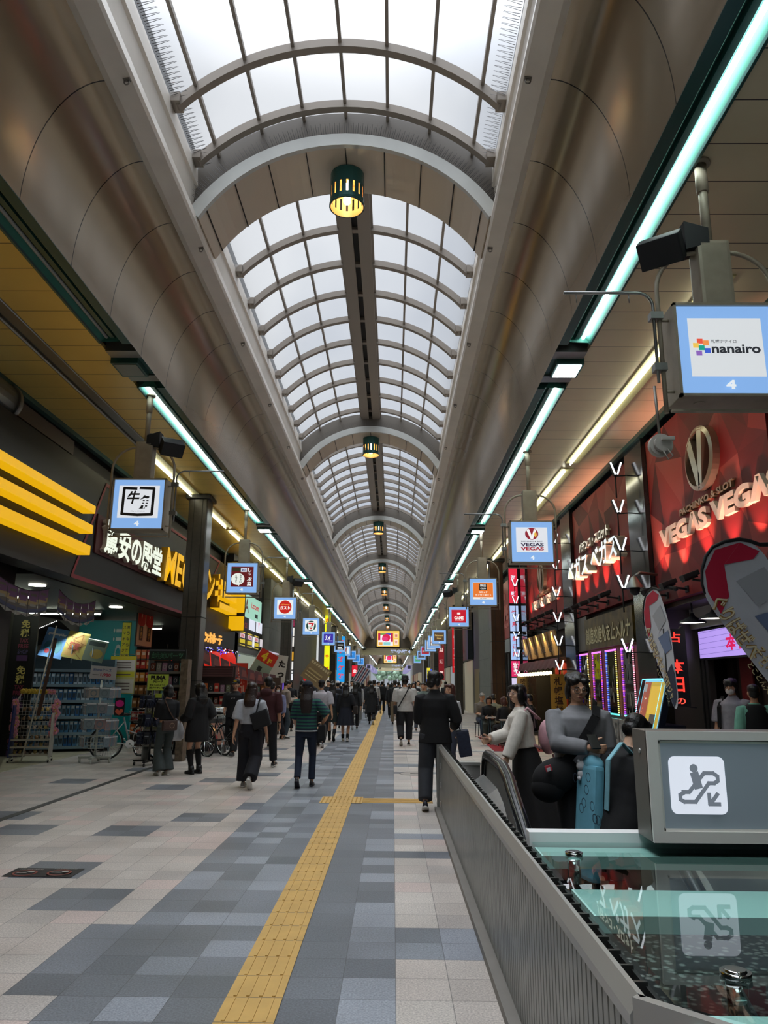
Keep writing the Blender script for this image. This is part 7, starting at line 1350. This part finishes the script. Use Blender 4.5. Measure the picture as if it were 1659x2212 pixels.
# -- at the entrance of the red shop
r, J = person('man in white face mask and grey short-sleeved shirt with backpack', 4.86, 11.0, pi-.75, 1.68, False, MID, face=True, hair='shaggy', pitch=.2, top=dict(c='#9b9aa4', hem=.84, sleeve=.5, sr=(.095, .09, .075), ease=.03, collar=True), bottom=dict(kind='trousers', c='#191a20'), hands=((-.25, .05, .82), (.25, .1, .82))); mask(r, J, '#d2d2d2'); strap(r, J, [(.13, -.12, 1.3), (.14, -.02, 1.45), (.15, .14, 1.3), (.17, .12, 1.02)], .05, '#121316'); bag(r, J, 'backpack', (.03, -.22, 1.18), (.3, .18, .44), '#121316', bev=.06)
r, J = person('shop attendant in black waistcoat and mint shirt with arm stretched out', 4.86, 10.35, -.15, 1.6, False, MID, hair='short', top=dict(c='#7fc2ae', hem=.9, sleeve=1., sr=(.08, .075, .055), ease=.02), bottom=dict(kind='trousers', c='#121418'), hands=((-.22, .12, .9), (.62, .2, 1.2)), elbows=(None, (.3, -.4, -1)))
m = MB(); ell(m, [(0, .0, .88, .195, .15), (0, .0, 1.02, .185, .145), (0, 0, 1.15, .18, .145), (0, 0, 1.28, .185, .155), (0, -.005, 1.38, .15, .13), (0, -.01, 1.43, .1, .085)], 22, J['up']); acc(r, J, 'waistcoat', m, cloth('#101215'))
# -- pavement tables on the red mat
m = MB(); m.add([(2.47, 18.9, .004), (3.75, 18.9, .004), (3.75, 24.4, .004), (2.65, 24.4, .004), (2.47, 18.9, 0), (3.75, 18.9, 0), (3.75, 24.4, 0), (2.65, 24.4, 0)], [(0, 1, 2, 3), (0, 4, 5, 1), (1, 5, 6, 2), (2, 6, 7, 3), (3, 7, 4, 0)]); tag(m.build('red_mat', mat('red_carpet', '#8e1420', .9, var=.15, scale=20)), 'red carpet mat under the pavement tables', 'mat')
tb = thing('side_table', '', 'table', (0, 0, 0), 0, 'small tables on the red mat'); m = MB(); m.bbox((0, 0, .7), (.55, .5, .025), bev=.008); m.build('tabletop', Pn('#a89c94', .4), tb)
for sx in (-1, 1):
    for sy in (-1, 1): m = MB(); m.tube([(sx*.22, sy*.2, .0), (sx*.22, sy*.2, .69)], .014, 8); m.build('leg', Pn('#2c4a54', .4), tb)
ch = thing('stool', '', 'stool', (0, 0, 0), 0, 'dark stools on the red mat'); m = MB(); m.bbox((0, 0, .43), (.36, .36, .04), bev=.012); m.build('seat', Pn('#1a1a1c'), ch)
for sx in (-1, 1):
    for sy in (-1, 1): m = MB(); m.tube([(sx*.16, sy*.16, 0), (sx*.14, sy*.14, .42)], .012, 8); m.build('leg', Pn('#1a1a1c'), ch)
for k, (x_, y_) in enumerate(((2.86, 23.0), (2.85, 21.0), (3.0, 19.55))): q = tb if k == 0 else copy_tree(tb); q.location = (x_, y_, .004); q['label'] = '%s small pavement table on the red mat' % ('farthest', 'middle', 'nearest')[k]
SIT = dict(sit=.46, feet=((-.1, .4, 0, 0), (.1, .42, 0, 0)), hands=((-.12, .34, 1.08), (.12, .34, 1.08)))
seats = ((2.72, 23.6, pi+.2, 'grey haired man in taupe shirt seated at the farthest table', 1.68, False, 'short', M_hairg, '#6e6a64', '#1f2b40', True), (2.95, 22.3, .1, 'person in pale green shirt seated with back to camera', 1.66, False, 'short', None, '#7e8678', '#2a3038', False), (2.72, 21.7, pi-.1, 'woman in black seated facing the camera over the mat', 1.6, True, 'bob', M_hairb, '#141416', '#2c3028', True), (2.98, 20.3, .3, 'person with auburn hair in black jacket seated at the middle table', 1.6, True, 'bob', M_hairr, '#121317', '#16171c', False), (3.1, 20.25-.05, pi, '', 1.6, True, 'bob', None, '#15161b', '#1a1b20', False), (3.55, 19.5, 1.2, 'seated person in dark jacket beside the nearest table', 1.7, False, 'short', None, '#14161c', '#1a1b20', False), (3.62, 20.9, -.2, 'person in tan shirt with thin strap seated near the plywood screen', 1.62, False, 'short', None, '#6f6456', '#3a3834', False))
for k, (x_, y_, rz_, lab, h_, fem, hr, hm_, c, cb, fc) in enumerate(seats):
    if not lab: continue
    r, J = person(lab, x_, y_, rz_, h_, fem, .011, face=fc, hair=hr, hairm=hm_, lean=.12, pitch=.15 if k else .3, top=dict(c=c, sleeve=1. if k not in (0, 6) else .5, hem=.86), bottom=dict(kind='trousers', c=cb, r=(.1, .08, .07)), z=.004, skin=k % 3, **SIT)
    q = ch if k == 0 else copy_tree(ch); q.location = (x_, y_, .004); q.rotation_euler = (0, 0, rz_); q['label'] = 'dark stool under the '+lab.split(' seated')[0].replace('seated ', '')
    if k == 6: strap(r, J, [(-.12, -.12, 1.42-.37), (.02, -.16, 1.2-.37), (.16, -.14, .98-.37)], .015, '#20201f')
# -- the far crowd: eight kinds, repeated
rnd = random.Random(77); kinds = []
for k, (c, cb, hr, fem, extra) in enumerate((('#15161a', '#15161a', 'short', False, ''), ('#1c2230', '#22242a', 'long', True, ''), ('#b0aeac', '#22242c', 'short', False, ''), ('#2c2c30', '#3a3c44', 'short', False, 'b'), ('#101216', '#101216', 'long', True, 'b'), ('#6a6662', '#1c1d22', 'short', False, ''), ('#3a3040', '#202228', 'bob', True, ''), ('#8a8f98', '#303440', 'short', False, 'b'))):
    nm = ('black', 'navy', 'white', 'charcoal', 'black', 'taupe', 'plum', 'pale grey')[k]; lab = 'small distant pedestrian in %s top walking up the street%s' % (nm, {'b': ' with backpack', '': ''}[extra]+(' and long hair' if hr == 'long' else ''))
    r, J = person(lab, 0, 300, 0, (1.72, 1.6, 1.75, 1.7, 1.58, 1.68, 1.6, 1.7)[k], fem, .02, .02, hair=hr, top=dict(c=c, sleeve=1.), bottom=dict(kind='trousers', c=cb), feet=(WALKL, WALKR)[k % 2], hands=(SWL, SWR)[k % 2], fingers=False, group='far crowd in %s tops' % nm)
    if extra: bag(r, J, 'backpack', (0, -.2, 1.2), (.32, .18, .42), '#121318', bev=.05)
    kinds.append(r)
spots = []
for j in range(76):
    y_ = 34+64*(j/76)**1.15; 
    for _ in range(12):
        x_ = rnd.choice((rnd.uniform(-3.9, -.3), rnd.uniform(-3.2, .5), rnd.uniform(-3.9, 2.8)))
        if all((x_-a)**2+(y_-b_)**2 > .5 for a, b_ in spots): break
    spots.append((x_, y_))
for j, (x_, y_) in enumerate(spots):
    k = j % 8; r = kinds[k] if j < 8 else copy_tree(kinds[k]); r.location = (x_, y_, 0); r.rotation_euler = (0, 0, rnd.uniform(-.15, .15)+(pi if rnd.random() < .25 else 0))
# ================================================================ FAR END
M_gan = mat('gantry_cream', '#b9b08e', .5, var=.06, scale=1); M_endw = mat('end_wall_taupe', '#8a8071', .5, .1)
def end_gantry(y, name, zshift=0.):
    m = MB(); m.box(XC-3.3, XC-1.6, y, y+.3, 6.05, 8.1); m.box(XC+1.6, XC+3.3, y, y+.3, 6.05, 8.1); m.box(XC-1.6, XC+1.6, y, y+.3, 8.0, 9.4); m.box(XC-1.6, XC+1.6, y+.2, y+.3, 6.05, 8.0); struct(m.build('wall_end_'+name, M_endw))
    o = thing('street_gantry', '%s cream gantry beam across the street with lit characters' % name, 'gantry', (XC, y-.1, 5.2)); m = MB(); m.box(-3.6, 3.6, -.15, .25, 0, .9); m.build('beam', M_gan, o)
    f = Face((.3, -.16, .22), UX, UZ, 2.6, .5); f.t('狸小路4', 0, 0, 1, 1, '#aeb9d8', .05); f.build('lettering', o)
    for s in (-1, 1): m = MB(); m.bbox((s*3.0, -.3, .75), (.5, .25, .2), Matrix.Rotation(s*.6, 3, 'Y'), 0, .03); m.build('floodlight', M_spk, o)
    o = thing('video_screen', '%s yellow edged video screen above the gantry beam' % name, 'screen', (XC, y-.15, 6.2)); m = MB(); m.box(-1.6, 1.6, -.2, .1, 0, 2.15); m.build('frame', M_black, o)
    f = Face((-1.45, -.21, .08), UX, UZ, 2.9, 2.0, .95); f.r(0, 0, 1, 1, '#f2c85a'); f.r(.06, .05, .66, .82, '#f4eef2'); f.r(.06, .72, .66, .15, '#7a9a50'); f.r(.4, .72, .32, .15, '#4a50b8'); f.r(.06, .4, .1, .45, '#b81a48'); f.r(.62, .3, .1, .55, '#b81a48'); f.d(.42, .56, .18, .24, '#d8204e'); f.d(.36, .48, .14, .14, '#e03a78'); f.r(.3, .08, .3, .2, '#8ad0d0'); f.r(.08, .08, .18, .2, '#e0a050'); f.r(.77, .55, .18, .3, '#f4d0a0'); f.r(.77, .1, .18, .35, '#f8dcc0'); f.t('狸', .8, .62, .12, .16, '#c04a50', .02); f.t('祭', .8, .2, .12, .16, '#c04a50', .02); f.build('picture', o)
end_gantry(97.0, 'near')
# second covered block across the side street
YB = 118.
for sx, nm in ((-1, 'left'), (1, 'right')):
    m = MB(); m.strip(cove(sx), 'y', YB, 178, segs=2); struct(m.build('ceiling_far_cove_'+nm, mat('far_cove', '#b59a88', .4, .3)))
    m = MB(); a, c = sorted((XC+sx*3.2, XC+sx*5.3)); m.box(a, c, YB, 178, 6.0, 6.06); a, c = sorted((XC+sx*1.95, XC+sx*2.2)); m.box(a, c, YB, 178, 7.25, 8.2); struct(m.build('ceiling_far_soffit_'+nm, M_sof))
    m = MB(); a, c = sorted((XC+sx*5.2, XC+sx*5.4)); m.box(a, c, YB, 178, 0, 6.0); struct(m.build('wall_far_'+nm, Pn('#4a443e')))
    o = thing('strip_light', 'very distant strip light under the %s cove of the second block' % nm, 'strip light', (XC+sx*3.0, YB, 5.9)); m = MB(); m.box(-.05, .05, 0, 58, 0, .04); m.build('tube', glow('far_tube', '#f4fffb', 6.), o); m = MB(); m.box(-.2, .2, 0, 58, .04, .12); m.build('housing', M_teal, o)
    for k in range(8):
        o = thing('hanging_sign', '%s pale violet lightbox sign in the second block, %s side' % (ORD[k], nm), 'sign', (XC+sx*3.2, YB+2+k*7, 4.2), 0, 'pale violet signs in the second block'); m = MB(); m.box(-.4, .4, 0, .2, -.4, .4); m.build('box', M_box, o); f = Face((-.38, -.005, -.38), UX, UZ, .76, .76, .8); f.r(0, 0, 1, 1, '#a9a4d8'); f.r(.15, .2, .7, .65, ('#2a2c3a', '#d8d4ec', '#4a58b8')[k % 3]); f.build('face', o); m = MB(); m.cyl((0, .1, .4), (0, .1, 1.8), .03, 6); m.build('mast', M_box, o)
for k in range(6): m = MB(); solid_arc(m, RA_I, RA_O, ZA, 1.87, YB+k*11, YB+k*11+.9, 16); struct(m.build('trim_far_arch', M_arch))
m = MB(); m.strip(arcpts(RG, ZG, 1.95, 12), 'y', YB, 178); struct(m.build('window_far', M_glz))
end_gantry(172.0, 'second'); end_gantry(215.0, 'third')
rnd = random.Random(40)
for k in range(10):
    s = -1 if k % 2 else 1; y = 100.5+k*1.5 if k < 2 else 120+k*5.5; m = MB(); a, c = sorted((XC+s*4.7, XC+s*5.15)); m.box(a, c, YB+1+k*5.5, YB+5+k*5.5, 0, 3.4); tag(m.build('shop_display', G(rnd.choice(('#8a6a58', '#a89078', '#785048', '#b0a890')), .4)), '%s dim lit shop front in the distant second block' % ORD[k], 'shop front', 'shop fronts in the second block')
# street corner blocks on the open side street, then trees closing the view
for k, (x0, x1, y0, y1, h, c) in enumerate(((-16, -7, 99.5, 112, 12, '#77736c'), (6, 16, 99.5, 112, 12, '#6c6a66'), (-22, -7, 220, 240, 24, '#8a8a88'), (5.5, 22, 220, 240, 22, '#7c7e80'))):
    o = thing('corner_building', '%s plain building where the arcade opens to the street' % ('left near', 'right near', 'left far', 'right far')[k], 'building', ((x0+x1)/2, y0, 0)); m = MB(); m.box(x0-(x0+x1)/2, x1-(x0+x1)/2, 0, y1-y0, 0, h); m.build('wall', Pn(c), o)
M_fol = mat('distant_leaves', '#8fae98', .8, var=.35, scale=2.); M_bark = Pn('#4a4238')
for k, (x, y, h) in enumerate(((-3.2, 262, 9), (-.4, 268, 11), (2.0, 263, 8.5), (-1.6, 285, 12), (3.6, 288, 11), (-5.2, 280, 12))):
    o = thing('street_tree', '%s hazy green tree closing the far end of the street' % ORD[k], 'tree', (x, y, 0), 0, 'trees at the far end'); m = MB(); m.tube([(0, 0, 0), (.1, 0, h*.5), (0, 0, h*.75)], [.22, .16, .08], 8); m.build('trunk', M_bark, o); m = MB(); rn = random.Random(k)
    for q in range(26): m.ball((rn.uniform(-1.6, 1.6), rn.uniform(-1.5, 1.5), h*.55+rn.uniform(-.25, .42)*h), rn.uniform(.6, 1.1), 7, 5)
    m.build('crown', M_fol, o)
# ================================================================ LOOSE STREET THINGS
# bicycles: one is built, the rest are copies
M_chrome = MATS['chrome']; M_rub = mat('tyre_rubber', '#1c1d1d', .7)
def wheel(parent, cx, cz, r):
    m = MB(); m.tube([(cx+r*cos(a), 0, cz+r*sin(a)) for a in [2*pi*k/36 for k in range(36)]], .018, 8, 0, closed=True); m.tube([(cx+(r-.026)*cos(a), 0, cz+(r-.026)*sin(a)) for a in [2*pi*k/36 for k in range(36)]], .012, 6, 1, closed=True)
    wh = m.build('wheel', [M_rub, M_chrome], parent); m = MB()
    for k in range(28): a = 2*pi*k/28; m.tube([(cx+.02*cos(a+.5), .02*(1 if k % 2 else -1), cz+.02*sin(a+.5)), (cx+(r-.03)*cos(a), 0, cz+(r-.03)*sin(a))], .0018, 3, 1, cap=False)
    m.cyl((cx, -.04, cz), (cx, .04, cz), .022, 10, 1); m.build('spokes', [M_rub, M_chrome], wh)
def bicycle(label, loc, rz, col):
    o = thing('bicycle', label, 'bicycle', loc, rz, 'parked bicycles'); r = .33; wheel(o, -.53, r, r); wheel(o, .55, r, r); m = MB(); T_ = lambda pts, q: m.tube(pts, q, 8)
    T_([(-.53, .05, r), (-.06, .02, .3)], .012); T_([(-.53, -.05, r), (-.06, -.02, .3)], .012); T_([(-.53, .05, r), (-.2, .02, .75)], .01); T_([(-.53, -.05, r), (-.2, -.02, .75)], .01); T_([(-.06, 0, .29), (-.22, 0, .84)], .018); T_([(-.06, 0, .3), (.12, 0, .34), (.38, 0, .78)], .022); T_([(-.16, 0, .58), (.1, 0, .5), (.37, 0, .72)], .015); T_([(.36, 0, .84), (.4, 0, .68)], .022); m.build('frame', mat('bike_'+col[1:], col, .3, .4), o)
    m = MB(); m.tube([(.4, .05, .7), (.46, .055, .55), (.55, .055, r)], .011, 8); m.tube([(.4, -.05, .7), (.46, -.055, .55), (.55, -.055, r)], .011, 8); m.tube([(.36, 0, .84), (.34, 0, .98)], .013, 8); m.build('fork', M_chrome, o)
    m = MB(); m.tube([(.2, .28, .98), (.3, .26, 1.0), (.36, .12, 1.0), (.36, -.12, 1.0), (.3, -.26, 1.0), (.2, -.28, .98)], .011, 8); m.build('handlebar', M_chrome, o)
    m = MB(); m.ball((-.27, 0, .9), (.14, .085, .035), 14, 8); m.ball((-.18, 0, .9), (.12, .04, .03), 12, 6); m.build('saddle', M_black, o)
    m = MB(); m.cyl((-.06, -.05, .3), (-.06, .05, .3), .02, 8); m.cyl((-.06, -.05, .3), (-.06, -.044, .3), .09, 20); m.tube([(-.06, -.06, .3), (.08, -.065, .2)], .009, 6); m.tube([(-.06, .06, .3), (-.2, .065, .4)], .009, 6); m.bbox((.08, -.1, .2), (.08, .07, .02)); m.bbox((-.2, .1, .4), (.08, .07, .02)); m.build('crank', M_chrome, o)
    for cx in (-.53, .55):
        m = MB()
        for q in range(10): a0, a1 = [(.15 if cx > 0 else .1)*pi+q_*.085*pi for q_ in (q, q+1)]; R = r+.035; m.quad((cx+R*cos(a0), -.028, r+R*sin(a0)), (cx+R*cos(a1), -.028, r+R*sin(a1)), (cx+R*cos(a1), .028, r+R*sin(a1)), (cx+R*cos(a0), .028, r+R*sin(a0)))
        m.build('mudguard', M_chrome, o)
    m = MB(); m.cyl((.5, -.14, .7), (.5, -.14, .92), .008, 6); m.build('lamp_stay', M_chrome, o); m = MB()
    for z_ in (.7, .76, .82, .88, .94): q = .1+.07*(z_-.7)/.24; m.tube([(.55+q*1.0*cx_, q*1.3*cy_, z_) for cx_, cy_ in ((-1, -1), (1, -1), (1, 1), (-1, 1))], .004, 5, closed=True)
    for k in range(16): a = 2*pi*k/16; sq = 1/max(abs(cos(a)), abs(sin(a))); m.cyl((.55+.1*cos(a)*sq, .13*sin(a)*sq, .7), (.55+.17*cos(a)*sq, .221*sin(a)*sq, .94), .003, 4)
    m.build('basket', M_alu, o); m = MB(); m.tube([(-.53, .06, r), (-.6, .1, .0)], .01, 6); m.build('kickstand', M_chrome, o); return o
b0 = bicycle('white framed bicycle parked behind the phone case stand', (-5.5, 16.3, .0), .35, '#b9bcbf')
for k, (x, y, rz, c) in enumerate(((-5.1, 16.9, -.75, '#30343a'), (-4.75, 17.25, -.75, '#22262a'), (-4.4, 17.6, -.75, '#4a4e54'), (-4.1, 17.95, -.75, '#22262a'))):
    b = copy_tree(b0); b.location = (x-.05, y-.35, 0); b.rotation_euler = (0, 0, rz+pi); b['label'] = '%s of the close-parked bicycles behind the two women on the left' % ORD[k].replace('nearest', 'first')
    for chn in b.children:
        if chn.name.startswith('frame'): chn.data = chn.data.copy(); chn.data.materials[0] = mat('bike_'+c[1:], c, .3, .4)
# nested trolleys
o0 = thing('shopping_trolley', '', 'trolley', (0, 0, 0), 0, 'nested trolleys by the stalls'); m = MB()
for z_ in (.45, .6, .75, .9): m.tube([(-.24, -.35, z_), (.24, -.35, z_), (.2, .35, z_+.04), (-.2, .35, z_+.04)], .006, 5, closed=True)
for k in range(11): m.cyl((-.24+.048*k, -.35, .45), (-.24+.048*k, -.35, .92), .003, 4); m.cyl((-.2+.04*k, .35, .49), (-.2+.04*k, .35, .94), .003, 4)
for k in range(11):
    for s in (-1, 1): y_ = -.35+.07*k; x_ = s*(.24-.04*k/10); m.cyl((x_, y_, .45+.04*k/10), (x_, y_, .92), .003, 4)
for k in range(9): m.cyl((-.22+.055*k, -.35, .45), (-.19+.047*k, .35, .49), .003, 4)
m.build('basket', M_chrome, o0); m = MB()
for s in (-1, 1): m.tube([(s*.25, -.42, .98), (s*.25, -.38, .5), (s*.2, .3, .12), (s*.2, .4, .1)], .011, 6)
m.tube([(-.25, -.42, .98), (.25, -.42, .98)], .014, 8); m.build('frame', M_chrome, o0)
for sx in (-1, 1):
    for y_ in (-.3, .38): m = MB(); m.cyl((sx*.21-.012, y_, .045), (sx*.21+.012, y_, .045), .045, 12); m.tube([(sx*.21, y_, .045), (sx*.21, y_, .14)], .008, 5); m.build('castor', M_rub, o0)
for k in range(8): q = o0 if k == 0 else copy_tree(o0); q.location = (-4.25+.0*k, 18.6+.27*k, 0); q.rotation_euler = (0, 0, .25); q['label'] = '%s shopping trolley of the nested row beside the stalls' % ORD[k]
o = thing('pavement_sign', 'small A-frame pavement sign with a pinkish notice by the trolleys', 'sign', (-4.15, 17.9, 0), .8)
for s in (-1, 1): m = MB(); m.bbox((0, s*.13, .38), (.36, .015, .78), Matrix.Rotation(s*.3, 3, 'X')); m.bbox((0, s*.145, .42), (.3, .006, .5), Matrix.Rotation(s*.3, 3, 'X'), 1); m.build('board', [M_black, Pn('#a0705c')], o)
o = thing('standing_sign', 'dark standing sign with white upright lettering by the beige sweatshirt man', 'sign', (-2.72, 24.8, 0)); m = MB(); m.box(-.18, .18, 0, .05, .05, 1.1); m.box(-.3, .3, -.12, .15, 0, .05); m.build('board', Pn('#4a4a24'), o); f = Face((-.17, -.004, .1), UX, UZ, .34, .98, glow_=False); f.r(.3, 0, .4, 1, '#14181a'); f.v('UNENDY'[:6], .36, .02, .28, .96, '#c8ccc8', .03); f.build('lettering', o)
# security cameras
o = thing('dome_camera', 'grey hooded dome camera under the first marble pier', 'camera', (4.0, 12.3, 3.15)); m = MB(); m.lathe([(.03, .2), (.05, .18), (.13, .05), (.15, 0)]); m.tube([(0, 0, .19), (.1, 0, .26), (.45, .2, .26)], .025, 8); m.build('hood', M_alu, o); m = MB(); m.ball((0, 0, -.02), (.09, .09, .1)); m.build('dome', M_spk, o)
o = thing('ceiling_camera', 'round white camera hanging under the near right sign', 'camera', (2.1, 5.6, 3.42)); m = MB(); m.cyl((0, -.03, 0), (0, .03, 0), .09, 24); m.cyl((0, -.07, 0), (0, -.03, 0), .065, 20); m.bbox((.03, -.09, .03), (.1, .03, .03), bev=.006); m.build('housing', Pn('#b8b4ac', .4), o); m = MB(); m.tube([(0, .0, .08), (-.01, .0, .5)], .012, 8); m.tube([(.02, -.08, -.05), (.06, -.09, -.11), (.02, -.09, -.14), (-.01, -.08, -.07)], .006, 6); m.build('cable', M_bolt, o)
# teardrop banners: plain graded cloth and lettering
def feather(label, loc, rz, k):
    o = thing('feather_banner', label, 'banner', loc, rz, 'feather banners of the red shop')
    P = [(-.02, .98), (-.3, .9), (-.43, .66), (-.42, .42), (-.3, .18), (-.1, -.12), (.15, -.48), (.4, -.85), (.52, -.7), (.5, -.35), (.48, 0), (.42, .35), (.32, .62), (.18, .88)]
    Q_ = []
    for i_ in range(len(P)):
        p0, p1, p2, p3 = (P[(i_+d_) % len(P)] for d_ in (-1, 0, 1, 2))
        for t_ in (0, .25, .5, .75): Q_.append(tuple(.5*(2*p1[c]+(p2[c]-p0[c])*t_+(2*p0[c]-5*p1[c]+4*p2[c]-p3[c])*t_**2+(3*p1[c]-p0[c]-3*p2[c]+p3[c])*t_**3) for c in (0, 1)))
    P = Q_; n = len(P); m = MB(); m.add([(x*1.0, 0, z) for x, z in P]+[(x, .006, z) for x, z in P], [tuple(range(n)), tuple(range(n, 2*n))[::-1]]+[(q, (q+1) % n, n+(q+1) % n, n+q) for q in range(n)]); m.build('cloth', mat('banner_grey_blue', '#d6dae6', .7, var=.12, scale=2.), o)
    f = Face((0, -.004, 0), UX, UZ, 1, 1, glow_=False); f.poly([(-.02, .95), (-.28, .87), (-.4, .65), (-.39, .44), (-.28, .22), (-.18, .4), (-.2, .72)], '#c42044'); f.poly([(-.02, .95), (-.2, .72), (.1, .78), (.17, .86)], '#c42044'); f.poly([(.12, -.44), (.4, -.83), (.51, -.69), (.49, -.35), (.42, -.2)], '#2c3450'); f.poly([(-.1, .55), (.2, .7), (.35, .45), (.1, .3)], '#b4b8c2'); f.poly([(.05, .2), (.4, .3), (.46, .02), (.25, -.05)], '#7486ae')
    ux_ = Vector((.52, 0, -.85)).normalized(); uz_ = Vector((.85, 0, .52)).normalized(); text(f.mb, 'ぐりばぜへ', Vector((-.4, -.012, .32)), ux_, uz_, .66, .2, f.mi('#a87a30'), .05); text(f.mb, 'ぐりばぜへ', Vector((-.4, -.014, .32)), ux_, uz_, .66, .2, f.mi('#f0e6c4'), .012); text(f.mb, 'そぜべ百訂ジャ', Vector((-.04, -.012, -.16)), ux_, uz_, .68, .17, f.mi('#a87a30'), .04); text(f.mb, 'そぜべ百訂ジャ', Vector((-.04, -.014, -.16)), ux_, uz_, .68, .17, f.mi('#efe2ba'), .008); text(f.mb, 'とことん大チャンス', Vector((-.08, -.012, -.28)), ux_, uz_, .6, .07, f.mi('#d8c89a'), .02); f.build('print', o)
    m = MB(); m.tube([(.62, .05, .9), (.45, .02, .94), (.18, 0, .93), (.08, 0, .97), (-.02, 0, .985), (-.17, 0, .96), (-.3, 0, .9), (-.38, 0, .8), (-.43, 0, .66), (-.44, 0, .52), (-.42, 0, .42)], [.03, .028, .022, .02, .02, .019, .018, .017, .016, .014, .012], 8); m.ball((.62, .05, .9), .04, 10, 8); m.build('pole', M_spk, o); return o
feather('large feather banner with gold lettering hanging over the escalator sign', (3.56, 7.5, 2.06), 0, 0)
feather('second feather banner seen nearly edge-on beside the marble pier', (4.12, 11.75, 2.1), -1.47, 1)
# floor stickers, manhole
o = thing('floor_sticker', 'pair of black no smoking and no littering floor stickers', 'sticker', (-2.93, 6.72, .003)); f = Face((-.29, -.14, 0), UX, (0, 1, 0), .58, .29, glow_=False); f.r(0, 0, 1, 1, '#232326')
for k, tx in ((0, 'NO SMOKING'), (.5, 'NO LITTERING')): f.t(tx, k+.08, .78, .34, .1, '#a8a49c', .01); f.ring(k+.25, .38, .17, .33, .03, '#7a3a30'); f.r(k+.13, .36, .14, .06, '#b8b4ac'); f.d(k+.32, .46, .05, .08, '#a8a49c')
f.build('print', o)
o = thing('manhole_cover', 'round manhole cover in the pale tiles by the fence', 'manhole', (.42, 14.1, .002)); m = MB(); ring(m, (0, 0, 0), (1, 0, 0), (0, 1, 0), .3, .3, .02, 0); m.box(-.1, .1, -.02, .02, 0, .003); m.build('rim', M_dk, o); m = MB(); disc(m, (0, 0, -.001), (1, 0, 0), (0, 1, 0), .28, .28); m.build('lid', mat('granite_lid', '#a39b93', .5), o)

o = thing('ceiling_vent', 'square louvred vent in the right soffit above the near hanging sign', 'vent', (3.72, 5.2, 5.9)); m = MB()
for a, b_, c, d in ((-.35, .35, -.35, -.29), (-.35, .35, .29, .35), (-.35, -.29, -.29, .29), (.29, .35, -.29, .29)): m.box(a, b_, c, d, 0, .1)
m.build('frame', M_box, o); m = MB()
for k in range(6): m.bbox((0, -.24+.095*k, .06), (.58, .075, .008), Matrix.Rotation(.6, 3, 'X'))
m.build('louvre', M_alu, o)
